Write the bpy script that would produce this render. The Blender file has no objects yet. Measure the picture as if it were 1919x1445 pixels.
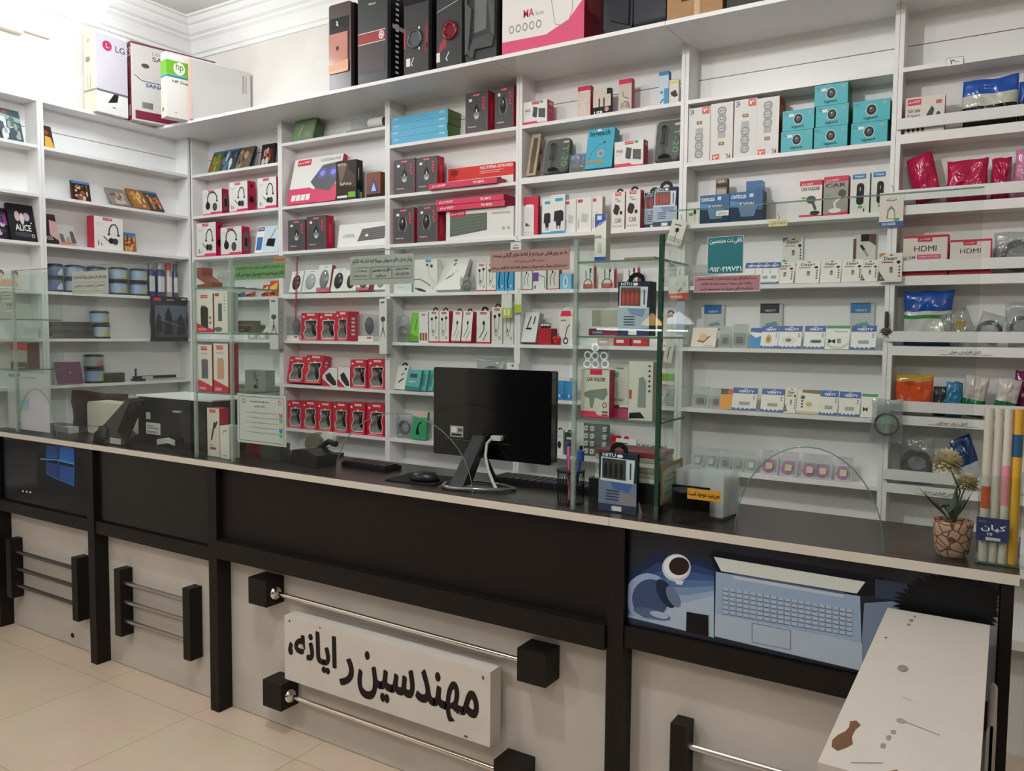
import bpy, math, random
from mathutils import Vector, Matrix
random.seed(7)
SC = bpy.context.scene
COL = SC.collection
# ---------------------------------------------------------------- camera
F, YAW, PITCH, ROLL = 1496.616, -0.555353, -0.064272, 0.009553
CAM = Vector((4.37887, -3.23028, 1.504))
_cy, _sy, _cp, _sp = math.cos(YAW), math.sin(YAW), math.cos(PITCH), math.sin(PITCH)
_f = Vector((_sy*_cp, _cy*_cp, _sp)); _r = Vector((_cy, -_sy, 0)); _u = _r.cross(_f)
RT = _r*math.cos(ROLL) + _u*math.sin(ROLL); UP = -_r*math.sin(ROLL) + _u*math.cos(ROLL)
cd = bpy.data.cameras.new('camera'); co = bpy.data.objects.new('camera', cd); COL.objects.link(co)
cd.sensor_fit = 'HORIZONTAL'; cd.sensor_width = 36; cd.lens = F/1919*36; cd.clip_start = 0.02
mw = Matrix((RT, UP, -_f)).transposed().to_4x4(); mw.translation = CAM
co.matrix_world = mw
SC.camera = co
SC.view_settings.view_transform = 'Standard'; SC.view_settings.look = 'None'
SC.view_settings.gamma = 1; SC.view_settings.exposure = 0.86
SC.cycles.max_bounces = 10; SC.cycles.transparent_max_bounces = 24; SC.cycles.diffuse_bounces = 4
SC.cycles.sample_clamp_indirect = 4
def un(x, y, ax, val):
    """the point of the plane (axis ax = val) seen at photo pixel x, y"""
    d = RT*((x-959.5)/F) - UP*((y-722.5)/F) + _f
    return CAM + d*((val-CAM[ax])/d[ax])
w = bpy.data.worlds.new('world'); SC.world = w; w.use_nodes = True
w.node_tree.nodes['Background'].inputs[0].default_value = (.75, .85, 1, 1)
w.node_tree.nodes['Background'].inputs[1].default_value = 0.15
def area(name, loc, rot, size, power, col):
    l = bpy.data.lights.new(name, 'AREA'); l.shape = 'DISK'; l.size = size; l.energy = power; l.color = col
    o = bpy.data.objects.new(name, l); COL.objects.link(o); o.location = loc; o.rotation_euler = rot
    return o
LAMPS = [((0.553, -1.0, 3.10), 30, (.93, .98, 1.0)), ((3.0, -2.35, 3.18), 36, (.99, .99, .98)),
         ((1.2, -3.9, 3.18), 26, (1.0, .95, .9)), ((4.6, -4.3, 3.18), 20, (1.0, .92, .84))]
# ---------------------------------------------------------------- materials
def hx(h):
    h = h.lstrip('#'); out = []
    for i in (0, 2, 4):
        c = int(h[i:i+2], 16)/255
        out.append(c/12.92 if c <= .04045 else ((c+.055)/1.055)**2.4)
    return out + [1]
_M = {}
def mat(c, rough=.45, metal=0, noise=0, em=0, coat=0):
    k = (c, rough, metal, noise, em, coat)
    if k in _M: return _M[k]
    m = bpy.data.materials.new('m_'+c.strip('#')); m.use_nodes = True; nt = m.node_tree
    b = nt.nodes['Principled BSDF']; b.inputs['Base Color'].default_value = hx(c)
    if sum(hx(c)[:3]) < .12: b.inputs['Specular IOR Level'].default_value = .28
    b.inputs['Roughness'].default_value = rough; b.inputs['Metallic'].default_value = metal
    if coat: b.inputs['Coat Weight'].default_value = coat; b.inputs['Coat Roughness'].default_value = .08
    if noise:
        tc = nt.nodes.new('ShaderNodeTexCoord'); n = nt.nodes.new('ShaderNodeTexNoise'); n.inputs['Scale'].default_value = 14
        n.inputs['Detail'].default_value = 6
        mx = nt.nodes.new('ShaderNodeMix'); mx.data_type = 'RGBA'; mx.inputs[6].default_value = hx(c)
        mx.inputs[7].default_value = [v*(1-noise) for v in hx(c)[:3]]+[1]
        r = nt.nodes.new('ShaderNodeMapRange'); r.inputs[1].default_value = .42; r.inputs[2].default_value = .68
        nt.links.new(tc.outputs['Object'], n.inputs['Vector']); nt.links.new(n.outputs[0], r.inputs[0])
        nt.links.new(r.outputs[0], mx.inputs[0]); nt.links.new(mx.outputs[2], b.inputs['Base Color'])
    if em: b.inputs['Emission Color'].default_value = hx(c); b.inputs['Emission Strength'].default_value = em
    _M[k] = m; return m
def glassy(name, tint, ior=1.45, haze=0, hc='#ffffff', rough=.0):
    if name in _M: return _M[name]
    m = bpy.data.materials.new(name); m.use_nodes = True; nt = m.node_tree; nt.nodes.clear()
    o = nt.nodes.new('ShaderNodeOutputMaterial'); t = nt.nodes.new('ShaderNodeBsdfTransparent'); t.inputs[0].default_value = hx(tint)
    g = nt.nodes.new('ShaderNodeBsdfGlossy'); g.inputs['Roughness'].default_value = rough
    # Schlick reflectance of a thin pane, the same from both sides
    ge = nt.nodes.new('ShaderNodeNewGeometry'); dt = nt.nodes.new('ShaderNodeVectorMath'); dt.operation = 'DOT_PRODUCT'
    nt.links.new(ge.outputs['Normal'], dt.inputs[0]); nt.links.new(ge.outputs['Incoming'], dt.inputs[1])
    def mth(op, a, b=None):
        n = nt.nodes.new('ShaderNodeMath'); n.operation = op
        for i, q in enumerate((a, b)):
            if q is None: continue
            if isinstance(q, (int, float)): n.inputs[i].default_value = q
            else: nt.links.new(q, n.inputs[i])
        return n.outputs[0]
    f0 = ((ior-1)/(ior+1))**2
    fc = mth('ADD', mth('MULTIPLY', mth('POWER', mth('SUBTRACT', 1.0, mth('ABSOLUTE', dt.outputs['Value'])), 5.0), 1-f0), f0)
    mx = nt.nodes.new('ShaderNodeMixShader'); nt.links.new(fc, mx.inputs[0])
    last = t
    if haze:
        d = nt.nodes.new('ShaderNodeBsdfDiffuse'); d.inputs[0].default_value = hx(hc)
        m2 = nt.nodes.new('ShaderNodeMixShader'); m2.inputs[0].default_value = haze
        nt.links.new(t.outputs[0], m2.inputs[1]); nt.links.new(d.outputs[0], m2.inputs[2]); last = m2
    nt.links.new(last.outputs[0], mx.inputs[1]); nt.links.new(g.outputs[0], mx.inputs[2]); nt.links.new(mx.outputs[0], o.inputs[0])
    _M[name] = m; return m
GLASS = glassy('clear_glass', '#f8fbf9', 1.24)
GEDGE = glassy('glass_edge', '#c4d8ce', 1.5, .45, '#8aa49a')
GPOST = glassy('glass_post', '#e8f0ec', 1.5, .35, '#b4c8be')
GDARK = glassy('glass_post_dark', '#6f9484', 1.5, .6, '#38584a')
CLEAR = glassy('clear_plastic', '#eef2f2', 1.5, .06, '#ffffff', .05)
FOIL = glassy('bag_plastic', '#e4e8e8', 1.6, .15, '#d8dcdc', .12)
# ---------------------------------------------------------------- farsi shaping (presentation forms)
_FORMS = {}
for ch, iso, n in [('ا',0xFE8D,2),('آ',0xFE81,2),('ب',0xFE8F,4),('ت',0xFE95,4),('ث',0xFE99,4),('ج',0xFE9D,4),('ح',0xFEA1,4),('خ',0xFEA5,4),
    ('د',0xFEA9,2),('ذ',0xFEAB,2),('ر',0xFEAD,2),('ز',0xFEAF,2),('س',0xFEB1,4),('ش',0xFEB5,4),('ص',0xFEB9,4),('ض',0xFEBD,4),('ط',0xFEC1,4),
    ('ع',0xFEC9,4),('غ',0xFECD,4),('ف',0xFED1,4),('ق',0xFED5,4),('ل',0xFEDD,4),('م',0xFEE1,4),('ن',0xFEE5,4),('ه',0xFEE9,4),('و',0xFEED,2),
    ('پ',0xFB56,4),('چ',0xFB7A,4),('ک',0xFB8E,4),('گ',0xFB92,4),('ی',0xFBFC,4),('لا',0xFEFB,2)]:
    _FORMS[ch] = (iso, n)
def fa(s):
    s = s.replace('لا', '\u0001'); L = list(s); out = []
    def f(c): return _FORMS.get('لا' if c == '\u0001' else c)
    for i, c in enumerate(L):
        q = f(c)
        if not q: out.append(c); continue
        pv = f(L[i-1]) if i else None; nx = f(L[i+1]) if i+1 < len(L) else None
        jp = bool(pv and pv[1] == 4); jn = bool(nx) and q[1] == 4
        k = 0
        if jp and jn: k = 3
        elif jp: k = 1
        elif jn: k = 2
        out.append(chr(q[0]+k))
    r = ''.join(out)[::-1]; res = ''; run = ''
    for c in r:
        if c in '۰۱۲۳۴۵۶۷۸۹0123456789': run = c + run
        else: res += run; run = ''; res += {'(': ')', ')': '('}.get(c, c)
    return res + run
def isfa(s): return any('\u0600' <= c <= '\u06ff' for c in s)
_T = {}
def text_mesh(s, bold=0):
    k = (s, bold)
    if k in _T: return _T[k]
    c = bpy.data.curves.new('glyphs', 'FONT'); c.body = fa(s) if isfa(s) else s; c.size = 1; c.offset = bold; c.resolution_u = 2 if len(s) > 24 else 3
    o = bpy.data.objects.new('glyphs', c); COL.objects.link(o)
    dg = bpy.context.evaluated_depsgraph_get(); me = o.evaluated_get(dg).to_mesh()
    vs = [v.co.copy() for v in me.vertices]; fs = [tuple(p.vertices) for p in me.polygons]
    o.evaluated_get(dg).to_mesh_clear(); COL.objects.unlink(o); bpy.data.objects.remove(o); bpy.data.curves.remove(c)
    if not vs: _T[k] = ([], []); return _T[k]
    x0 = min(v.x for v in vs); x1 = max(v.x for v in vs); y0 = min(v.y for v in vs); y1 = max(v.y for v in vs)
    vs = [((v.x-x0)/max(x1-x0, 1e-6), (v.y-y0)/max(y1-y0, 1e-6)) for v in vs]
    _T[k] = (vs, fs); return _T[k]
# ---------------------------------------------------------------- mesh builder
class MB:
    def __init__(s): s.v = []; s.f = []; s.mi = []; s.ms = []; s.sm = []; s.layer = 0
    def m(s, m):
        if isinstance(m, str): m = mat(m)
        if m not in s.ms: s.ms.append(m)
        return s.ms.index(m)
    def add(s, vs, fs, m, smooth=False):
        n = len(s.v); k = s.m(m); s.v += [tuple(v) for v in vs]
        for f in fs: s.f.append(tuple(i+n for i in f)); s.mi.append(k); s.sm.append(smooth)
        return s
    def box(s, x0, x1, y0, y1, z0, z1, m, side=None, top=None):
        vs = [(x0,y0,z0),(x1,y0,z0),(x1,y1,z0),(x0,y1,z0),(x0,y0,z1),(x1,y0,z1),(x1,y1,z1),(x0,y1,z1)]
        s.add(vs, [(0,1,5,4)], m); sd = side or m; tp = top or sd
        s.add(vs, [(1,2,6,5),(2,3,7,6),(3,0,4,7),(0,3,2,1)], sd); s.add(vs, [(4,5,6,7)], tp); return s
    def rbox(s, x0, x1, y0, y1, z0, z1, r, m, ax=1, seg=4, smooth=False):
        """box whose outline across axis ax has rounded corners"""
        a0, a1, b0, b1 = {0: (y0,y1,z0,z1), 1: (x0,x1,z0,z1), 2: (x0,x1,y0,y1)}[ax]
        c0, c1 = {0: (x0,x1), 1: (y0,y1), 2: (z0,z1)}[ax]; pts = []
        for (cx, cy, st) in ((a1-r,b1-r,0),(a0+r,b1-r,90),(a0+r,b0+r,180),(a1-r,b0+r,270)):
            for i in range(seg+1):
                t = math.radians(st+90*i/seg); pts.append((cx+r*math.cos(t), cy+r*math.sin(t)))
        return s.prism(pts, c0, c1, ax, m, smooth)
    def prism(s, pts, c0, c1, ax, m, smooth=False, side=None):
        def P(a, b, c): return {0: (c,a,b), 1: (a,c,b), 2: (a,b,c)}[ax]
        n = len(pts); vs = [P(a,b,c0) for a, b in pts] + [P(a,b,c1) for a, b in pts]
        s.add(vs, [tuple(range(n))[::-1], tuple(range(n, 2*n))], m)
        s.add(vs, [(i,(i+1)%n,n+(i+1)%n,n+i) for i in range(n)], side or m, smooth); return s
    def lathe(s, c, prof, m, n=20, ax=2, smooth=True):
        vs = []; 
        for (r, h) in prof:
            for i in range(n):
                t = 2*math.pi*i/n; a, b = r*math.cos(t), r*math.sin(t)
                vs.append({2: (c[0]+a,c[1]+b,c[2]+h), 1: (c[0]+a,c[1]+h,c[2]+b), 0: (c[0]+h,c[1]+a,c[2]+b)}[ax])
        fs = [(j*n+i, j*n+(i+1)%n, (j+1)*n+(i+1)%n, (j+1)*n+i) for j in range(len(prof)-1) for i in range(n)]
        s.add(vs, fs, m, smooth)
        s.add(vs, [tuple(range(n))[::-1], tuple(range((len(prof)-1)*n, len(prof)*n))], m); return s
    def tube(s, pts, r, m, n=8, smooth=True):
        P = [Vector(p) for p in pts]; vs = []; k = len(P); up = Vector((0,0,1))
        rr = r if isinstance(r, (list, tuple)) else [r]*k
        for i, p in enumerate(P):
            t = (P[min(i+1,k-1)]-P[max(i-1,0)]).normalized()
            a = t.cross(up); a = t.cross(Vector((1,0,0))) if a.length < 1e-3 else a; a.normalize(); b = t.cross(a)
            for j in range(n):
                q = 2*math.pi*j/n; vs.append(p + a*(rr[i]*math.cos(q)) + b*(rr[i]*math.sin(q)))
        fs = [(i*n+j, i*n+(j+1)%n, (i+1)*n+(j+1)%n, (i+1)*n+j) for i in range(k-1) for j in range(n)]
        s.add(vs, fs, m, smooth); s.add(vs, [tuple(range(n))[::-1], tuple(range((k-1)*n, k*n))], m); return s
    def ball(s, c, r, m, nu=14, nv=8):
        r = (r,r,r) if not isinstance(r, (tuple, list)) else r; vs = []
        for j in range(nv+1):
            p = -math.pi/2 + math.pi*j/nv
            for i in range(nu):
                t = 2*math.pi*i/nu; vs.append((c[0]+r[0]*math.cos(p)*math.cos(t), c[1]+r[1]*math.cos(p)*math.sin(t), c[2]+r[2]*math.sin(p)))
        s.add(vs, [(j*nu+i, j*nu+(i+1)%nu, (j+1)*nu+(i+1)%nu, (j+1)*nu+i) for j in range(nv) for i in range(nu)], m, True); return s
    def art(s, items, x0, z0, w, h, y=0, face='front', y1=0):
        """printed artwork: thin coloured layers lying on a face; u runs right, v runs up"""
        prev = None
        for it in items:
            if prev != (it[0], it[1]) or it[0] != 'q': s.layer += 1
            prev = (it[0], it[1]); e = .00025 + .00008*(s.layer % 90)
            def P(u, v):
                u, v = min(1, max(0, u)), min(1, max(0, v))
                if face == 'front': return (x0+u*w, y-e, z0+v*h)
                if face == 'right': return (x0+e, y+u*w, z0+v*h)
                if face == 'back': return (x0+(1-u)*w, y+e, z0+v*h)
                if face == 'top': return (x0+u*w, y+v*h, z0+e)
            k, c = it[0], it[1]
            if k == 'r': _, _, a, b, a2, b2 = it; s.add([P(a,b),P(a2,b),P(a2,b2),P(a,b2)], [(0,1,2,3)], c)
            elif k == 'e':
                _, _, a, b, ra, rb = it; s.add([P(a+ra*math.cos(i*math.pi/9), b+rb*math.sin(i*math.pi/9)) for i in range(18)], [tuple(range(18))], c)
            elif k == 'o':
                _, _, a, b, ra, rb, t = it; n = 20
                vs = [P(a+ra*math.cos(2*math.pi*i/n), b+rb*math.sin(2*math.pi*i/n)) for i in range(n)] + [P(a+ra*t*math.cos(2*math.pi*i/n), b+rb*t*math.sin(2*math.pi*i/n)) for i in range(n)]
                s.add(vs, [(i,(i+1)%n,n+(i+1)%n,n+i) for i in range(n)], c)
            elif k in 'pq': s.add([P(a,b) for a, b in it[2]], [tuple(range(len(it[2])))], c)
            elif k == 'l':
                pts = it[2]; t = it[3]/2; A = h/w
                for (a,b),(a2,b2) in zip(pts[:-1], pts[1:]):
                    e += .000012
                    dx, dy = (a2-a), (b2-b)*A; L = math.hypot(dx, dy) or 1; nx, ny = -dy/L*t, dx/L*t/A
                    ex, ey = dx/L*t*.5, dy/L*t*.5/A
                    s.add([P(a+nx-ex,b+ny-ey),P(a2+nx+ex,b2+ny+ey),P(a2-nx+ex,b2-ny+ey),P(a-nx-ex,b-ny-ey)], [(0,1,2,3)], c)
            elif k in 'tT':
                a, b, a2, b2, tx = it[2:7]; bold = it[7] if len(it) > 7 else .012
                n_ = 3 if bold >= .03 else 1; vs, fs = text_mesh(tx, .01 if n_ > 1 else bold)
                if k == 'T': vs = [(v, 1-u) for u, v in vs]
                sh = .30*bold*(b2-b)*h/w if k == 't' else 0
                for j in range(n_ if vs else 0):
                    e += .00002; s.add([P(a+(a2-a)*u+sh*(j-1 if n_ > 1 else 0), b+(b2-b)*v) for u, v in vs], fs, c)
        return s
    def build(s, name, parent=None, loc=None, rz=0, rx=0):
        me = bpy.data.meshes.new(name); me.from_pydata(s.v, [], s.f)
        for m in s.ms: me.materials.append(m)
        me.polygons.foreach_set('material_index', s.mi); me.polygons.foreach_set('use_smooth', s.sm); me.update()
        o = bpy.data.objects.new(name, me); COL.objects.link(o)
        if parent: o.parent = parent
        if loc is not None: o.location = loc
        if rz or rx: o.rotation_euler = (rx, 0, rz)
        return o
def tag(o, label=None, cat=None, group=None, kind=None):
    if label: o['label'] = label
    if cat: o['category'] = cat
    if group: o['group'] = group
    if kind: o['kind'] = kind
    return o
def empty(name, loc=(0,0,0), rz=0, rx=0, **k):
    o = bpy.data.objects.new(name, None); COL.objects.link(o); o.location = loc; o.rotation_euler = (rx, 0, rz); o.empty_display_size = .05
    return tag(o, **k)
def struct(name, mb): return tag(mb.build(name), kind='structure')
def copy_tree(o, parent=None):
    c = o.copy(); COL.objects.link(c)
    if parent: c.parent = parent
    for ch in list(o.children): copy_tree(ch, c)
    return c
# ---------------------------------------------------------------- shelf grid, metres
W = 0.8; TH = .016; DEP = .122
ZL = [2.456-.254*k for k in range(9)]              # underside of shelf k
ZT = [z+TH for z in ZL]                            # top of shelf k
# ================================================================ THE SETTING
def noise_mat(name, c1, c2, sc, rough, bump=0, detail=5):
    m = bpy.data.materials.new(name); m.use_nodes = True; nt = m.node_tree; b = nt.nodes['Principled BSDF']
    tc = nt.nodes.new('ShaderNodeTexCoord'); n = nt.nodes.new('ShaderNodeTexNoise'); n.inputs['Scale'].default_value = sc; n.inputs['Detail'].default_value = detail
    r = nt.nodes.new('ShaderNodeValToRGB'); r.color_ramp.elements[0].color = hx(c1); r.color_ramp.elements[1].color = hx(c2)
    r.color_ramp.elements[0].position = .35; r.color_ramp.elements[1].position = .65
    nt.links.new(tc.outputs['Object'], n.inputs[0]); nt.links.new(n.outputs[0], r.inputs[0]); nt.links.new(r.outputs[0], b.inputs['Base Color'])
    b.inputs['Roughness'].default_value = rough
    if bump:
        bp = nt.nodes.new('ShaderNodeBump'); bp.inputs['Strength'].default_value = bump; bp.inputs['Distance'].default_value = .01
        nt.links.new(n.outputs[0], bp.inputs['Height']); nt.links.new(bp.outputs[0], b.inputs['Normal'])
    return m
PLASTER = noise_mat('plaster', '#dcd6cf', '#e6e3de', 3, .8, .08)
CEILM = noise_mat('ceiling_paint', '#dcdad6', '#e2e0dc', 2, .9)
def floor_mat():
    m = bpy.data.materials.new('floor_tile'); m.use_nodes = True; nt = m.node_tree; b = nt.nodes['Principled BSDF']
    tc = nt.nodes.new('ShaderNodeTexCoord'); mp = nt.nodes.new('ShaderNodeMapping'); mp.inputs['Location'].default_value = (-1.14, 1.31, 0)
    br = nt.nodes.new('ShaderNodeTexBrick'); br.offset = 0; br.inputs['Scale'].default_value = 1
    br.inputs['Brick Width'].default_value = .58; br.inputs['Row Height'].default_value = .58; br.inputs['Mortar Size'].default_value = .0022
    br.inputs['Color1'].default_value = hx('#dccab5'); br.inputs['Color2'].default_value = hx('#d9c6b0'); br.inputs['Mortar'].default_value = hx('#b8a48c')
    n = nt.nodes.new('ShaderNodeTexNoise'); n.inputs['Scale'].default_value = 5; n.inputs['Detail'].default_value = 8
    mx = nt.nodes.new('ShaderNodeMix'); mx.data_type = 'RGBA'; mx.blend_type = 'MULTIPLY'; mx.inputs[0].default_value = .18
    nt.links.new(tc.outputs['Object'], mp.inputs[0]); nt.links.new(mp.outputs[0], br.inputs[0]); nt.links.new(tc.outputs['Object'], n.inputs[0])
    nt.links.new(br.outputs[0], mx.inputs[6]); nt.links.new(n.outputs[1], mx.inputs[7]); nt.links.new(mx.outputs[2], b.inputs['Base Color'])
    b.inputs['Roughness'].default_value = .3
    return m
XL, YB, XR, YF, ZC = -.127, .125, 5.7, -5.2, 3.43
struct('floor', MB().box(XL-.1, XR+.1, YF-.1, YB+.1, -.06, 0, floor_mat()))
struct('ceiling', MB().box(XL-.1, XR+.1, YF-.1, YB+.1, ZC, ZC+.06, CEILM))
struct('wall_left', MB().box(XL-.1, XL, YF, YB, 0, ZC, PLASTER))
struct('wall_back', MB().box(XL-.1, XR+.1, YB, YB+.1, 0, ZC, PLASTER))
struct('wall_right', MB().box(XR, XR+.1, YF, YB, 0, ZC, noise_mat('plaster_beige', '#a39a90', '#aea69c', 3, .8)))
struct('wall_front', MB().box(XL-.1, XR+.1, YF-.1, YF, 2.9, ZC, PLASTER).box(XL-.1, XL+.25, YF-.1, YF, 0, 2.9, PLASTER).box(XR-.25, XR+.1, YF-.1, YF, 0, 2.9, PLASTER).box(XL+.25, XR-.25, YF-.1, YF, 0, .12, PLASTER))
struct('window_1', MB().box(XL+.25, 2.7, YF-.06, YF-.05, .12, 2.9, mat('#050608', .06)).box(2.76, XR-.25, YF-.06, YF-.05, .12, 2.9, mat('#050608', .06)).box(2.7, 2.76, YF-.09, YF-.02, .12, 2.9, mat('#5a5a5c', .4)))
CORN = [(0,.20),(.010,.20),(.012,.178),(.022,.172),(.034,.135),(.046,.112),(.062,.098),(.066,.088),(.084,.078),(.104,.052),(.108,.042),(.124,.034),(.142,.012),(.160,.008),(.162,0),(0,0)]
def cornice(name, n):
    mb = MB(); m = mat('#eeedeb', .7)
    if n == 'b': mb.prism([(YB-a, ZC-b) for a, b in CORN], XL, XR, 0, m)
    else: mb.prism([(XL+a, ZC-b) for a, b in CORN], YF, YB, 1, m)
    return struct(name, mb)
cornice('trim_1', 'b'); cornice('trim_2', 'l')
# ================================================================ LAMPS
for i, (p, pw, c) in enumerate(LAMPS):
    t = empty('ceiling_lamp', p, label=['glaring white globe lamp hanging near the upper left cornice', 'bare white bulb hanging over the customer side of the counter',
        'bare bulb hanging at the far front left of the shop', 'bare bulb hanging at the front right of the shop'][i], cat='lamp', group='bare bulbs under the ceiling')
    (MB().ball((0,0,0), .125, mat('#f4fbff', .5, em=19), 24, 14) if i == 0 else MB()).build('glare_globe', t) if i == 0 else MB().lathe((0,0,0), [(.001,-.075),(.03,-.07),(.052,-.045),(.06,-.01),(.05,.03),(.03,.06),(.022,.075)], mat('#f4fbff', .5, em=9), 20).build('bulb', t)  # first lamp: globe enlarged to stand in for the bulb's blown-out glare
    MB().lathe((0,0,.075+.05*(i == 0)), [(.022,0),(.024,.05),(.018,.06)], mat('#efefea', .4), 16).build('socket', t)
    MB().tube([(0,0,.13+.05*(i == 0)),(0,0,ZC-p[2])], .004, '#e8e8e8').build('cord', t)
    if i == 0: continue
    l = bpy.data.lights.new('bulb_light', 'POINT'); l.energy = pw; l.color = c; l.shadow_soft_size = .06
    lo = bpy.data.objects.new('bulb_light', l); COL.objects.link(lo); lo.parent = t; lo.location = (0,0,-.14)
# fixtures by the street window; the panes on the counter mirror them
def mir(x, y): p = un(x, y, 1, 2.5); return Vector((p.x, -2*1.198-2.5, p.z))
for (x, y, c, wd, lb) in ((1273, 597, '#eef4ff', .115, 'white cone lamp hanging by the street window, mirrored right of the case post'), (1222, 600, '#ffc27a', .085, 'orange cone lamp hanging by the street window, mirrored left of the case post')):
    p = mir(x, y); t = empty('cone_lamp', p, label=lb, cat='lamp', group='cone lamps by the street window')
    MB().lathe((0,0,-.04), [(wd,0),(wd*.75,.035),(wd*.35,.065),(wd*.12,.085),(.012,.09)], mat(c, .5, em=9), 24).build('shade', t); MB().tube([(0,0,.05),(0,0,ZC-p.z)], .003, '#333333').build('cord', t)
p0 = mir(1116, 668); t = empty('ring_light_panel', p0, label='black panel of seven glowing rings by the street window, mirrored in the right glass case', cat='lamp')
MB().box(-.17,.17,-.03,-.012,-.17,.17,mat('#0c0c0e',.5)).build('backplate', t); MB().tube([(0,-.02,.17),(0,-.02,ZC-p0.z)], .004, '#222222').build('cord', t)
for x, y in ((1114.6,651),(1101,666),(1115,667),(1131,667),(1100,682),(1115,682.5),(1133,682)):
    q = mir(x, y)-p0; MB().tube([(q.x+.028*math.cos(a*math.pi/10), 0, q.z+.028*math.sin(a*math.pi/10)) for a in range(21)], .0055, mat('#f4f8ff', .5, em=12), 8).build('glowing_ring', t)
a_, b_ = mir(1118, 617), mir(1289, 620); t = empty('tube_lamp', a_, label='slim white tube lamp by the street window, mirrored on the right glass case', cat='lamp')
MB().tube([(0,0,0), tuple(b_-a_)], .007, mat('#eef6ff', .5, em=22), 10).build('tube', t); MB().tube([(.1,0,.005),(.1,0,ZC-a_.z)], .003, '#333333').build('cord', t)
t = empty('lamp_bracket', (XL, -1.06, 3.09), label='short beige tube fitting screwed to the plaster at upper left', cat='light fitting')
MB().rbox(0, .03, -.25, .27, -.014, .014, .008, mat('#d9cbbb', .5), 1).build('tube_housing', t)
MB().rbox(0, .05, -.25, .12, -.04, -.016, .008, mat('#cfc3b4', .5), 1).build('lower_housing', t)
# ================================================================ SHELVING
LAM = mat('#eeefef', .35, noise=.02); LAMD = mat('#dcdcda', .4)
def shelf_unit(label, shelves, x0=0, wid=W, deck=True, extra=None):
    t = empty('shelving_unit', (x0, 0, 0), label=label, cat='shelf unit', group='white shelving along the walls')
    MB().box(.0006, TH, 0, DEP, 0, 2.70, LAM).build('side_panel', t); MB().box(wid-TH, wid-.0006, 0, DEP, 0, 2.70, LAM).build('side_panel', t)
    b = MB().box(TH, wid-TH, DEP-.004, DEP, 0, 2.58, LAM)
    b.box(TH, wid-TH, DEP-.0015, DEP, 2.584, 2.70, LAM).box(TH, wid-TH, DEP-.001, DEP, 2.578, 2.586, mat('#5d564d')); b.build('back_panel', t)
    for z, th in shelves: MB().box(TH, wid-TH, .0, DEP-.004, z, z+th, LAM).build('shelf', t)
    if deck: MB().box(.0012, wid-.0012, -.234, DEP, 2.70, 2.716, LAM).build('top_panel', t)
    else: MB().box(0, wid, 0, DEP, 2.70, 2.716, LAM).build('top_panel', t)
    return t
al = list(range(0, 9))
shelf_unit('corner shelf unit of headset boxes at the left end of the back wall', [(ZL[k], TH) for k in al], 0)
shelf_unit('shelf unit on the back wall filled with mouse boxes', [(2.558, TH)]+[(ZL[k], TH if k not in (3,) else .026) for k in al[1:]], W)
shelf_unit('shelf unit on the back wall with keyboards and earphones', [(ZL[k], TH) for k in al], 2*W)
shelf_unit('shelf unit on the back wall with microphones and speaker boxes', [(ZL[k], .028 if k == 1 else TH) for k in al], 3*W)
shelf_unit('shelf unit on the back wall with teal webcam boxes and power strips', [(ZL[k], TH) for k in al], 4*W)
u6 = shelf_unit('rightmost shelf unit on the back wall with bags behind white lips', [(ZL[0], TH)]+[(ZL[k], .034) for k in al[1:]], 5*W, .95)
for k in range(1, 8): MB().box(.004, .95, -.012, -.002, ZL[k]+.05, ZL[k]+.088, mat('#e4e6e8', .4)).build('front_lip', u6)
for k, s in ((0, '۳۰۰'),):
    MB().box(.15, .205, -.004, -.0006, ZL[0]-.004, ZL[0]+.024, '#f2f2f0').art([('o','#333333',.5,.5,.5,.5,.9)][:0]+[('l','#444444',[(0,0),(1,0),(1,1),(0,1),(0,0)],.04),('t','#222222',.25,.2,.75,.8,s)], .15, ZL[0]-.004, .055, .028, -.004).build('price_label', u6)
for k, s, x in ((4,'کابل افزایش طول',.19),(5,'کابل برق موبایل',.16),(6,'کابل افزایش صدا',.13)):
    MB().box(x-.02, x+.14, -.0016, -.0002, ZL[k]+.006, ZL[k]+.022, '#efeeea').art([('l','#8a8a88',[(0,.05),(1,.05)],.006),('l','#8a8a88',[(0,.9),(.1,.9)],.006),('t','#222222',.2,.15,.8,.95,s)], x-.02, ZL[k]+.006, .16, .016, -.0016).build('shelf_label', u6)
for (x, y) in [(1512, 66), (1153, 136), (414, 265)]:
    p = un(x, y, 1, DEP-.003); 
    pass
def left_unit(label, y1, wid, shelves):
    t = shelf_unit(label, shelves, 0, wid, False)
    t.location = (0, y1-wid, 0); t.rotation_euler = (0, 0, math.pi/2)
    return t
# left wall units face +X: local x runs along +Y
left_unit('shelf unit on the left wall holding disc spindles and spray cans', -.004, .904, [(ZL[k], TH) for k in al])
left_unit('leftmost shelf unit on the left wall with large game cases', -.908, .904, [(ZL[k], TH) for k in al])
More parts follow.
